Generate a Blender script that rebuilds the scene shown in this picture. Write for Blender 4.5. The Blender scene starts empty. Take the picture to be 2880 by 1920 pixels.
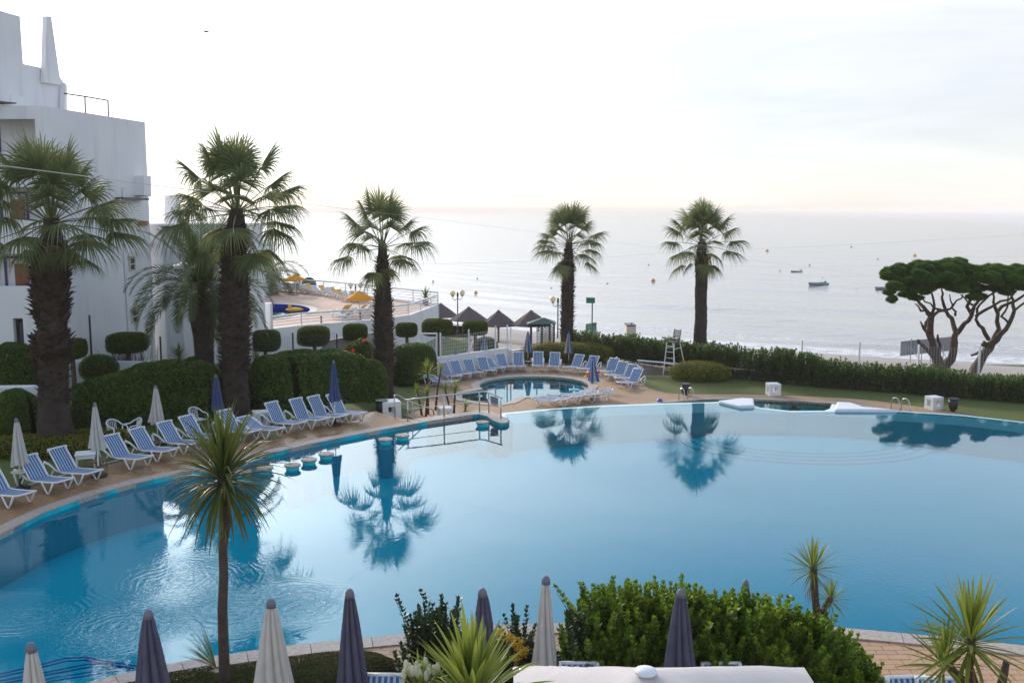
import bpy, math, random
import numpy as np
from mathutils import Vector, Matrix
from mathutils.geometry import tessellate_polygon
R = math.radians
random.seed(7); rng = np.random.default_rng(11)
sc = bpy.context.scene
col = sc.collection

# ------------------------------------------------------------------ camera, sky, sun, exposure
CAMZ, PITCH, F = 8.2, R(7.53), 2800.0
cam = bpy.data.cameras.new('camera'); camo = bpy.data.objects.new('camera', cam); col.objects.link(camo)
camo.location = (0, 0, CAMZ); camo.rotation_euler = (math.pi/2 - PITCH, 0, 0)
cam.lens = 35.0; cam.sensor_width = 36.0; cam.clip_start = 0.1; cam.clip_end = 60000
sc.camera = camo
SUN_AZ, SUN_EL = R(-27), R(18)            # azimuth from +Y towards +X
w = bpy.data.worlds.new("World"); sc.world = w; w.use_nodes = True
nt = w.node_tree; nt.nodes.clear()
def wn(t, **k):
    n = nt.nodes.new(t)
    for a, b in k.items(): setattr(n, a, b)
    return n
def wmath(op, a, b=None, c=None, clamp=False):
    n = wn('ShaderNodeMath', operation=op, use_clamp=clamp)
    for i, v in enumerate((a, b, c)):
        if v is None: continue
        if isinstance(v, (int, float)): n.inputs[i].default_value = v
        else: nt.links.new(v, n.inputs[i])
    return n.outputs[0]
sky = wn('ShaderNodeTexSky', sky_type='NISHITA'); sky.sun_disc = False
sky.sun_elevation = SUN_EL; sky.sun_rotation = SUN_AZ; sky.air_density = 1.0; sky.dust_density = 0.3; sky.ozone_density = 6.0
bg1 = wn('ShaderNodeBackground'); bg1.inputs[1].default_value = 0.05
nt.links.new(sky.outputs[0], bg1.inputs[0])
tc = wn('ShaderNodeTexCoord')
sx = wn('ShaderNodeSeparateXYZ'); nt.links.new(tc.outputs['Generated'], sx.inputs[0])
up = wmath('MAXIMUM', sx.outputs[2], 0.0)
veil = wn('ShaderNodeMapRange', interpolation_type='SMOOTHSTEP')       # thin morning haze, thick low down, thinner overhead
nt.links.new(up, veil.inputs[0])
for i, v in ((1, 0.22), (2, 0.85), (3, 1.0), (4, 1.0)): veil.inputs[i].default_value = v
dt = wn('ShaderNodeVectorMath', operation='DOT_PRODUCT'); nt.links.new(tc.outputs['Generated'], dt.inputs[0])
dt.inputs[1].default_value = (math.sin(SUN_AZ)*math.cos(SUN_EL), math.cos(SUN_AZ)*math.cos(SUN_EL), math.sin(SUN_EL))
dc = wmath('MAXIMUM', dt.outputs['Value'], 0.0)
lift = wn('ShaderNodeMapRange', interpolation_type='SMOOTHSTEP'); nt.links.new(up, lift.inputs[0])
for i, v in ((1, 0.0), (2, 0.32), (3, 0.07), (4, 1.0)): lift.inputs[i].default_value = v
glow = wmath('MULTIPLY', wmath('MULTIPLY', wmath('POWER', dc, 12.0), 4.0), lift.outputs[0])
# faint cloud streaks
mp = wn('ShaderNodeMapping'); mp.inputs['Scale'].default_value = (1.6, 1.6, 11.0); nt.links.new(tc.outputs['Generated'], mp.inputs[0])
ns = wn('ShaderNodeTexNoise'); ns.inputs['Scale'].default_value = 1.7; ns.inputs['Detail'].default_value = 7; ns.inputs['Roughness'].default_value = .55
ns.inputs['Distortion'].default_value = .4
nt.links.new(mp.outputs[0], ns.inputs[0])
cl = wn('ShaderNodeMapRange'); nt.links.new(ns.outputs[0], cl.inputs[0])
for i, v in ((1, 0.35), (2, 0.7), (3, 0.88), (4, 1.10)): cl.inputs[i].default_value = v
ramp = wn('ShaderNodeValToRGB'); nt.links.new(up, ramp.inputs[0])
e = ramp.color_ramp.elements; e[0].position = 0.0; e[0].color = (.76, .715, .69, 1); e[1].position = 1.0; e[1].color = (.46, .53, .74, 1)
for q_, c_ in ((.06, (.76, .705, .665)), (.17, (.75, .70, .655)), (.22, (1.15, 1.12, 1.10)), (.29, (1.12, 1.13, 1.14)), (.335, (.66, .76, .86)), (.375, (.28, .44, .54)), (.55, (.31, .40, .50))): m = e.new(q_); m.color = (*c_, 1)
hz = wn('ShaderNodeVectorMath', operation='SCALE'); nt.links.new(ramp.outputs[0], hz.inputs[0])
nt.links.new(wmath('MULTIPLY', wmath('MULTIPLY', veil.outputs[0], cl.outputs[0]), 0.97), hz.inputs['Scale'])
gl = wn('ShaderNodeVectorMath', operation='SCALE'); gl.inputs[0].default_value = (1.0, .97, .93); nt.links.new(glow, gl.inputs['Scale'])
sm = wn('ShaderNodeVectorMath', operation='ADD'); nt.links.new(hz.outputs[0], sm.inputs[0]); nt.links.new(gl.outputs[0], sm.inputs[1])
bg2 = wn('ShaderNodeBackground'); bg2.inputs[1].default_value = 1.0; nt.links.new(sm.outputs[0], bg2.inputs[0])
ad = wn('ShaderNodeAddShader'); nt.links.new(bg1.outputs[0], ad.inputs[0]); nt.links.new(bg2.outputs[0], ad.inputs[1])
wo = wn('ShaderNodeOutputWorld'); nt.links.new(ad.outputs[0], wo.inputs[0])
sl = bpy.data.lights.new('sun', 'SUN'); sl.energy = 3.2; sl.angle = R(6); sl.color = (1, .87, .72)
so = bpy.data.objects.new('sun', sl); col.objects.link(so); so.location = (-20, 40, 30)
sdir = Vector((math.sin(SUN_AZ)*math.cos(SUN_EL), math.cos(SUN_AZ)*math.cos(SUN_EL), math.sin(SUN_EL)))
so.rotation_euler = sdir.to_track_quat('Z', 'Y').to_euler()
sc.view_settings.view_transform = 'Standard'; sc.view_settings.look = 'None'; sc.view_settings.gamma = 1; sc.view_settings.exposure = 0.10
sc.view_settings.use_curve_mapping = False
sc.render.engine = 'CYCLES'; cy = sc.cycles
cy.max_bounces = 8; cy.diffuse_bounces = 3; cy.glossy_bounces = 3; cy.transmission_bounces = 4; cy.transparent_max_bounces = 8; cy.volume_bounces = 1
cy.use_denoising = True; cy.use_adaptive_sampling = True; cy.adaptive_threshold = 0.01; cy.sample_clamp_indirect = 4
cy.caustics_reflective = False; cy.caustics_refractive = False

# ------------------------------------------------------------------ photo-to-place geometry (points on real planes)
def ray(s):
    xc, yc = (s[0]-1440)/F, (960-s[1])/F
    return Vector((xc, math.cos(PITCH)+yc*math.sin(PITCH), -math.sin(PITCH)+yc*math.cos(PITCH)))
def gp(s, z=0.0):
    d = ray(s); t = (z-CAMZ)/d.z; return Vector((d.x*t, d.y*t, z))
def at(s, Y):
    d = ray(s); t = Y/d.y; return Vector((d.x*t, Y, CAMZ+d.z*t))
def hit(s, p, n):
    d = ray(s); o = Vector((0, 0, CAMZ)); t = (Vector(p)-o).dot(n)/d.dot(n); return o+d*t
def C(ox, oy, k): return lambda x, y: (ox+x/k, oy+y/k)
c1, c2, c3, c4, c5, c6 = C(0,0,2.45), C(0,560,3.564), C(400,340,3.016), C(640,740,3.734), C(0,900,2.703), C(560,1020,3.675)
c7, c8, c9 = C(1100,780,3.36), C(1700,700,3.136), C(2280,660,2.8)
b5 = C(2140,1460,3.178); n2, n3, n4, n7 = C(1480,1060,7.35), C(1240,860,7.35), C(1600,860,7.128), C(1200,900,5.6)
def D(x, y): return (x*1.22449, y*1.22449)
def XY(v): return Vector((v[0], v[1], 0))

# ------------------------------------------------------------------ materials
def mat(name, base, rough=.6, noise=None, nscale=8, bump=0, bscale=60, metal=0, spec=.5, transl=None, island=0, emit=None):
    m = bpy.data.materials.new(name); m.use_nodes = True; t = m.node_tree; p = t.nodes['Principled BSDF']
    p.inputs['Base Color'].default_value = (*base, 1); p.inputs['Roughness'].default_value = rough
    p.inputs['Metallic'].default_value = metal; p.inputs['Specular IOR Level'].default_value = spec
    co = t.nodes.new('ShaderNodeTexCoord').outputs['Object']; src = None
    if noise:
        n = t.nodes.new('ShaderNodeTexNoise'); n.inputs['Scale'].default_value = nscale; n.inputs['Detail'].default_value = 6; t.links.new(co, n.inputs[0])
        r = t.nodes.new('ShaderNodeValToRGB'); t.links.new(n.outputs[0], r.inputs[0])
        r.color_ramp.elements[0].position = .32; r.color_ramp.elements[1].position = .68
        r.color_ramp.elements[0].color = (*base, 1); r.color_ramp.elements[1].color = (*noise, 1); src = r.outputs[0]
    if island:
        g = t.nodes.new('ShaderNodeNewGeometry'); mr = t.nodes.new('ShaderNodeMapRange'); t.links.new(g.outputs['Random Per Island'], mr.inputs[0])
        mr.inputs[3].default_value = 1-island; mr.inputs[4].default_value = 1+island
        s = t.nodes.new('ShaderNodeVectorMath'); s.operation = 'SCALE'; t.links.new(mr.outputs[0], s.inputs['Scale'])
        if src: t.links.new(src, s.inputs[0])
        else: s.inputs[0].default_value = base
        src = s.outputs[0]
    if src: t.links.new(src, p.inputs['Base Color'])
    if bump:
        n = t.nodes.new('ShaderNodeTexNoise'); n.inputs['Scale'].default_value = bscale; n.inputs['Detail'].default_value = 5; t.links.new(co, n.inputs[0])
        b = t.nodes.new('ShaderNodeBump'); b.inputs['Strength'].default_value = 1; b.inputs['Distance'].default_value = bump
        t.links.new(n.outputs[0], b.inputs['Height']); t.links.new(b.outputs[0], p.inputs['Normal'])
    if transl:
        tr = t.nodes.new('ShaderNodeBsdfTranslucent'); tr.inputs[0].default_value = (*[min(1, c*transl[1]) for c in base], 1)
        if src:
            s2 = t.nodes.new('ShaderNodeVectorMath'); s2.operation = 'SCALE'; t.links.new(src, s2.inputs[0]); s2.inputs['Scale'].default_value = transl[1]
            t.links.new(s2.outputs[0], tr.inputs[0])
        mx = t.nodes.new('ShaderNodeMixShader'); mx.inputs[0].default_value = transl[0]
        t.links.new(p.outputs[0], mx.inputs[1]); t.links.new(tr.outputs[0], mx.inputs[2]); t.links.new(mx.outputs[0], t.nodes['Material Output'].inputs[0])
    return m
class NT:                                    # small node helper for the special materials
    def __init__(s, name):
        s.m = bpy.data.materials.new(name); s.m.use_nodes = True; s.t = s.m.node_tree; s.p = s.t.nodes['Principled BSDF']; s.out = s.t.nodes['Material Output']
        s.co = s.t.nodes.new('ShaderNodeTexCoord').outputs['Object']
    def n(s, typ, ins=None, **k):
        n = s.t.nodes.new(typ)
        for a, b in k.items(): setattr(n, a, b)
        for a, b in (ins or {}).items():
            if hasattr(b, 'is_output') or isinstance(b, bpy.types.NodeSocket): s.t.links.new(b, n.inputs[a])
            else: n.inputs[a].default_value = b
        return n
    def math(s, op, a, b=0.0, clamp=False): return s.n('ShaderNodeMath', {0: a, 1: b}, operation=op, use_clamp=clamp).outputs[0]
    def noise(s, scale, detail=5, vec=None, dist=0, rough=.5): return s.n('ShaderNodeTexNoise', {'Vector': vec or s.co, 'Scale': scale, 'Detail': detail, 'Distortion': dist, 'Roughness': rough}).outputs[0]
    def mapv(s, scale, vec=None, rot=(0,0,0)): return s.n('ShaderNodeMapping', {'Vector': vec or s.co, 'Scale': scale, 'Rotation': rot}).outputs[0]
    def ramp(s, fac, stops, interp='LINEAR'):
        r = s.n('ShaderNodeValToRGB', {0: fac}); e = r.color_ramp.elements; r.color_ramp.interpolation = interp
        e[0].position, e[0].color = stops[0][0], (*stops[0][1], 1); e[1].position, e[1].color = stops[-1][0], (*stops[-1][1], 1)
        for q, c in stops[1:-1]: x = e.new(q); x.color = (*c, 1)
        return r.outputs[0]
    def mix(s, f, a, b, blend='MIX'): return s.n('ShaderNodeMixRGB', {0: f, 1: a if not isinstance(a, tuple) else (*a, 1), 2: b if not isinstance(b, tuple) else (*b, 1)}, blend_type=blend).outputs[0]
    def rng(s, v, a, b, c=0.0, d=1.0, smooth=True): return s.n('ShaderNodeMapRange', {0: v, 1: a, 2: b, 3: c, 4: d}, interpolation_type='SMOOTHSTEP' if smooth else 'LINEAR').outputs[0]
    def bump(s, h, dist, strength=1.0, nrm=None):
        i = {'Height': h, 'Distance': dist, 'Strength': strength}
        if nrm: i['Normal'] = nrm
        return s.n('ShaderNodeBump', i).outputs[0]
    def link(s, a, b): s.t.links.new(a, b)
M = {}
M['stucco'] = mat('white_stucco', (.80,.80,.81), .85, (.74,.745,.76), 1.3, .004, 30)
q = NT('white_stucco'); st_ = q.noise(1.0, 5, q.mapv((1.1, 1.1, .13)), .3, .6); bl_ = q.noise(.35, 4)
q.link(q.mix(q.rng(st_, .50, .78, 0, .55), q.ramp(bl_, [(.3, (.80,.80,.81)), (.7, (.72,.725,.75))]), (.56,.55,.55)), q.p.inputs['Base Color']); q.p.inputs['Roughness'].default_value = .9
q.link(q.bump(q.math('ADD', q.noise(28, 4), q.math('MULTIPLY', q.noise(2.2, 3), 2.0)), .006), q.p.inputs['Normal']); M['stucco'] = q.m
M['white'] = mat('white_plastic', (.78,.79,.80), .38, spec=.5)
M['white_paint'] = mat('white_painted_metal', (.75,.76,.77), .4)
M['steel'] = mat('brushed_steel', (.55,.55,.56), .28, metal=1)
M['black'] = mat('black_plastic', (.02,.02,.025), .45)
M['black_iron'] = mat('black_iron', (.03,.03,.032), .5)
M['green_sign'] = mat('green_board', (.01,.20,.10), .5)
M['dark_green'] = mat('dark_green_board', (.012,.07,.045), .6)
M['wood_dark'] = mat('weathered_wood', (.11,.075,.055), .8, (.17,.12,.09), 14, .004, 40)
M['door_wood'] = mat('brown_door_wood', (.20,.075,.025), .5, (.27,.11,.04), 6)
M['blue_trim'] = mat('blue_painted_trim', (.035,.04,.22), .5)
M['glass'] = mat('window_glass', (.02,.03,.035), .08, spec=.8)
M['brick'] = mat('red_brick', (.38,.12,.06), .8, (.28,.08,.04), 20)
M['mortar'] = mat('mortar', (.45,.42,.40), .9)
M['cap_grey'] = mat('grey_canvas_cap', (.16,.16,.20), .7)
M['cv_white'] = mat('white_canvas', (.74,.72,.68), .85, (.66,.64,.60), 5, .003, 50, transl=(.3, .95))
M['cv_navy'] = mat('faded_navy_canvas', (.055,.085,.22), .85, (.08,.11,.25), 4, .003, 50, transl=(.15, 1.2))
M['cv_grey'] = mat('grey_violet_canvas', (.085,.085,.14), .85, (.12,.12,.18), 4, .003, 50, transl=(.15, 1.2))
M['cv_blue'] = mat('blue_canvas', (.004,.13,.44), .8, transl=(.2, 1.3))
M['cv_beige'] = mat('beige_canvas', (.52,.44,.35), .85, transl=(.25, 1))
M['cv_yellow'] = mat('yellow_canvas', (.80,.42,.04), .8, transl=(.35, 1.1))
M['cv_parasol'] = mat('off_white_canvas', (.78,.74,.73), .85, (.72,.68,.67), 3, .01, 5, transl=(.25, .95))
M['thatch'] = mat('dark_heather_thatch', (.10,.075,.07), .95, (.17,.13,.12), 18, .02, 40)
M['concrete'] = mat('grey_concrete', (.36,.35,.34), .85, (.28,.27,.26), 3)
M['sand'] = mat('beach_sand', (.44,.38,.34), .9, (.34,.30,.28), .5, .02, 8)
M['path'] = mat('pale_paving', (.45,.38,.32), .9, (.38,.32,.27), 2)
M['soil'] = mat('brown_soil', (.10,.065,.04), .95, (.06,.04,.03), 4, .02, 20)
M['toy_yellow'] = mat('toy_yellow', (.8,.45,.03), .4); M['toy_orange'] = mat('toy_orange', (.85,.20,.02), .4); M['toy_red'] = mat('toy_red', (.6,.04,.03), .4)
M['toy_blue'] = mat('toy_blue', (.03,.08,.4), .4); M['cyan'] = mat('turquoise_plastic', (.05,.5,.6), .5)
M['globe'] = mat('cream_glass_globe', (.80,.72,.52), .2, transl=(.5, 1.1))
M['towel'] = mat('grey_towel', (.22,.21,.24), .95, (.30,.29,.31), 12)
M['panel_back'] = mat('grey_sign_back', (.24,.24,.26), .7, (.29,.29,.31), 2)
M['boat_hull'] = mat('dark_hull', (.05,.055,.07), .4); M['boat_grey'] = mat('grey_rubber_tube', (.22,.25,.33), .5)
M['mould'] = mat('buoy_plastic', (.75,.38,.05), .5); M['mould_red'] = mat('buoy_red', (.5,.06,.03), .5)
M['cream'] = mat('cream_boards', (.62,.56,.46), .7); M['bark_pine'] = mat('pine_bark', (.115,.07,.048), .95, (.07,.045,.034), 5, .03, 12)
# foliage
M['fan'] = mat('fan_palm_leaf', (.11,.14,.055), .5, (.15,.165,.065), 1.2, spec=.22, transl=(.32, 1.7), island=.25)
M['fan_dry'] = mat('dry_palm_leaf', (.21,.15,.08), .8, (.14,.10,.05), 2, spec=.22, transl=(.2, 1.2), island=.25)
M['petiole'] = mat('palm_petiole', (.15,.16,.05), .5)
M['date'] = mat('date_palm_leaf', (.05,.085,.025), .5, (.09,.12,.03), 1.5, spec=.22, transl=(.28, 1.7), island=.25)
M['boot'] = mat('palm_leaf_boots', (.095,.064,.046), .95, (.045,.032,.026), 3, .01, 30, spec=.22, island=.3)
M['trunk'] = mat('palm_trunk_bark', (.075,.055,.044), .95, (.04,.032,.028), 3, .03, 10, spec=.22)
M['cord'] = mat('cordyline_leaf', (.13,.175,.03), .45, (.19,.22,.04), 1.5, spec=.22, transl=(.35, 1.8), island=.3)
M['cord_dark'] = mat('dark_cordyline_leaf', (.055,.08,.02), .42, (.11,.13,.03), 1.5, spec=.22, transl=(.3, 1.9), island=.3)
M['cord_dry'] = mat('dry_cordyline_leaf', (.20,.12,.05), .8, transl=(.2, 1.2), island=.3)
M['cord_bark'] = mat('cordyline_bark', (.10,.07,.055), .95, (.06,.045,.035), 9, .015, 30)
M['hedge'] = mat('hedge_leaf', (.055,.10,.014), .5, (.095,.14,.018), 1.3, spec=.22, transl=(.25, 1.8), island=.4)
M['hedge_light'] = mat('oleander_leaf', (.065,.115,.022), .5, (.11,.155,.03), .9, spec=.22, transl=(.28, 1.8), island=.4)
M['topiary'] = mat('clipped_cypress', (.065,.095,.010), .7, (.11,.14,.014), 1.3, spec=.22, transl=(.25, 1.6), island=.35)
M['bright'] = mat('bright_green_leaf', (.115,.205,.014), .45, (.17,.235,.018), 1.1, spec=.22, transl=(.38, 1.6), island=.5)
M['dark_shrub'] = mat('dark_green_leaf', (.030,.060,.022), .4, (.045,.08,.025), 2, spec=.22, transl=(.2, 1.8), island=.35)
M['rosemary'] = mat('olive_groundcover', (.085,.085,.022), .7, (.055,.07,.02), 2, spec=.22, transl=(.25, 1.6), island=.4)
M['airy'] = mat('airy_leaf', (.05,.06,.03), .7, transl=(.25, 1.5), island=.3)
M['pine'] = mat('pine_needles', (.055,.12,.016), .6, (.09,.16,.02), 1.1, spec=.22, transl=(.22, 1.6), island=.4)
M['bed'] = mat('yellow_green_bed', (.22,.20,.012), .6, (.11,.13,.012), 2, spec=.22, transl=(.3, 1.6), island=.4)
M['yellow_flower'] = mat('yellow_petals', (.65,.40,.02), .6, transl=(.3, 1.2), island=.2)
M['red_flower'] = mat('red_petals', (.75,.03,.015), .6, transl=(.3, 1.2))
M['cream_flower'] = mat('cream_petals', (.62,.62,.48), .6, transl=(.3, 1.2))
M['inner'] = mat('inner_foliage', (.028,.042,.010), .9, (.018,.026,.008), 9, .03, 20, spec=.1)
M['twig'] = mat('twig', (.08,.06,.045), .9)

q = NT('lawn_grass'); nn = q.noise(.35, 4); n2_ = q.noise(14, 6)
q.link(q.mix(q.rng(n2_, .3, .7), q.ramp(nn, [(.3,(.055,.085,.008)),(.7,(.08,.115,.012))]), (.11,.13,.02)), q.p.inputs['Base Color'])
q.p.inputs['Roughness'].default_value = .9; q.link(q.bump(q.noise(22, 6), .03), q.p.inputs['Normal']); M['grass'] = q.m

def stripes(name, blue, pale, width, offs=0.0):
    q = NT(name); s = q.n('ShaderNodeSeparateXYZ', {0: q.co}); f = q.math('FRACT', q.math('ADD', q.math('DIVIDE', s.outputs[1], width), offs))
    k = q.math('GREATER_THAN', f, .58); nz = q.noise(6, 4)
    c = q.mix(k, blue, pale); c = q.mix(q.rng(nz, .35, .8, 0, .15), c, (.20,.34,.50)); q.link(c, q.p.inputs['Base Color'])
    q.p.inputs['Roughness'].default_value = .55; return q.m
M['sling'] = stripes('blue_white_stripes', (.004,.10,.32), (.42,.47,.48), .092)
M['sling_yellow'] = mat('yellow_sling', (.80,.42,.06), .6)
M['sling_white'] = mat('white_sling', (.62,.62,.64), .6)

def paving(name, ca, cb, cm, bw, bh, rough, wet=None, mort=.012, rot=0, bumpd=.004):
    q = NT(name); v = q.mapv((1,1,1), rot=(0,0,rot))
    b = q.n('ShaderNodeTexBrick', {'Vector': v, 'Color1': (*ca,1), 'Color2': (*cb,1), 'Mortar': (*cm,1), 'Scale': 1.0, 'Mortar Size': mort, 'Brick Width': bw, 'Row Height': bh, 'Mortar Smooth': .3, 'Bias': 0.0})
    c = q.mix(q.rng(q.noise(.9, 5), .35, .75, 0, .55), b.outputs[0], tuple(x*.62 for x in ca)); c = q.mix(q.rng(q.noise(30, 3), .3, .8, 0, .25), c, cb)
    q.link(c, q.p.inputs['Base Color'])
    hgt = q.math('SUBTRACT', q.math('MULTIPLY', q.noise(40, 4), .4), b.outputs['Fac'])
    q.link(q.bump(hgt, bumpd), q.p.inputs['Normal'])
    if wet:
        r = q.rng(q.noise(wet[0], 4, dist=.6), wet[1], wet[2], .09, rough); q.link(r, q.p.inputs['Roughness'])
    else: q.p.inputs['Roughness'].default_value = rough
    return q.m
M['deck_wet'] = paving('wet_terracotta_paving', (.42,.23,.10), (.34,.18,.075), (.17,.10,.05), .3, .15, .5, wet=(.6, .32, .52), rot=.5)
M['deck_low'] = paving('terracotta_pavers', (.50,.32,.19), (.42,.26,.15), (.22,.14,.09), .22, .11, .75, rot=.6, bumpd=.003)
M['deck_near'] = paving('near_terracotta_pavers', (.50,.30,.17), (.44,.26,.14), (.16,.10,.07), .38, .19, .6)
M['tile'] = mat('terracotta_tile', (.50,.30,.17), .55, (.42,.25,.135), 2.5, .002, 60)
M['coping'] = mat('pale_stone_coping', (.50,.42,.36), .5, (.34,.27,.22), 9, .003, 80)
M['coping_wall'] = mat('pool_rim_white', (.78,.80,.82), .4, (.70,.74,.78), .8)
M['terrace_floor'] = mat('pink_terrace_floor', (.56,.38,.28), .8, (.48,.33,.25), .8)
# pool tiles
def pooltile(name, c1_, c2_, s=8.0):
    q = NT(name); b = q.n('ShaderNodeTexBrick', {'Vector': q.co, 'Color1': (*c1_,1), 'Color2': (*c2_,1), 'Mortar': (*[x*1.06+.004 for x in c1_],1), 'Scale': s, 'Mortar Size': .03, 'Brick Width': .5, 'Row Height': .5}, offset=0.0)
    q.link(q.mix(q.rng(q.noise(.15, 3), .3, .7, 0, .25), b.outputs[0], tuple(x*.8 for x in c1_)), q.p.inputs['Base Color']); q.p.inputs['Roughness'].default_value = .6; q.p.inputs['Specular IOR Level'].default_value = 0; return q.m
M['pool_floor'] = pooltile('blue_pool_mosaic', (.002,.70,.86), (.002,.66,.82), 4)
M['pool_wall'] = pooltile('pool_wall_mosaic', (.01,.72,.84), (.01,.68,.80), 6)
M['pool_line'] = mat('deep_blue_tile', (.01,.03,.40), .3)
M['basin_floor'] = pooltile('dark_pool_mosaic', (.06,.72,.68), (.055,.66,.63), 4)
M['basin3_floor'] = pooltile('teal_basin_mosaic', (.12,.85,.80), (.11,.80,.76), 4)
M['step_tile'] = pooltile('pale_step_mosaic', (.01,.74,.85), (.01,.70,.81), 4)
M['basin2_floor'] = pooltile('royal_blue_mosaic', (.01,.05,.33), (.01,.04,.28), 4)

def water(name, ripple, jets=(), tint=(.45,.95,.99), wscale=1.0):
    q = NT(name); q.t.nodes.remove(q.p)
    v = q.mapv((1.0, 1.0, 1.0))
    h = q.math('MULTIPLY', q.noise(1.3*wscale, 2, v, .5), ripple*.30); h = q.math('ADD', h, q.math('MULTIPLY', q.noise(6.5*wscale, 4, v, .4), ripple*.17))
    patch = q.rng(q.noise(.16, 3), .45, .72, .15, 1.0); h = q.math('MULTIPLY', h, patch)
    for (jx, jy, rad, amp) in jets:
        d = q.n('ShaderNodeVectorMath', {0: q.co, 1: (jx, jy, -.15)}, operation='SUBTRACT').outputs[0]
        nz = q.n('ShaderNodeTexNoise', {'Vector': q.co, 'Scale': 1.1, 'Detail': 3}).outputs[0]
        ln = q.n('ShaderNodeVectorMath', {0: d}, operation='LENGTH').outputs['Value']; ln2 = q.math('ADD', ln, q.math('MULTIPLY', nz, .9))
        wv = q.math('SINE', q.math('MULTIPLY', ln2, 34.0)); fall = q.rng(ln, rad*.2, rad, 1.0, 0.0)
        chop = q.math('ADD', q.math('MULTIPLY', q.math('MULTIPLY', wv, q.noise(1.3, 2)), .75), q.math('MULTIPLY', q.noise(9, 4, None, .8, .6), 1.5))
        h = q.math('ADD', h, q.math('MULTIPLY', q.math('MULTIPLY', chop, fall), amp))
    nb = q.bump(h, 1.0)
    fr = q.n('ShaderNodeFresnel', {'IOR': 1.40, 'Normal': nb}).outputs[0]
    tr = q.n('ShaderNodeBsdfTransparent', {'Color': (*tint, 1)}).outputs[0]
    gl = q.n('ShaderNodeBsdfGlossy', {'Color': (.86,.98,1,1), 'Roughness': .015, 'Normal': nb}).outputs[0]
    mx = q.n('ShaderNodeMixShader', {0: fr, 1: tr, 2: gl}).outputs[0]; q.link(mx, q.out.inputs[0]); return q.m
HAZE = 0.0003
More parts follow.
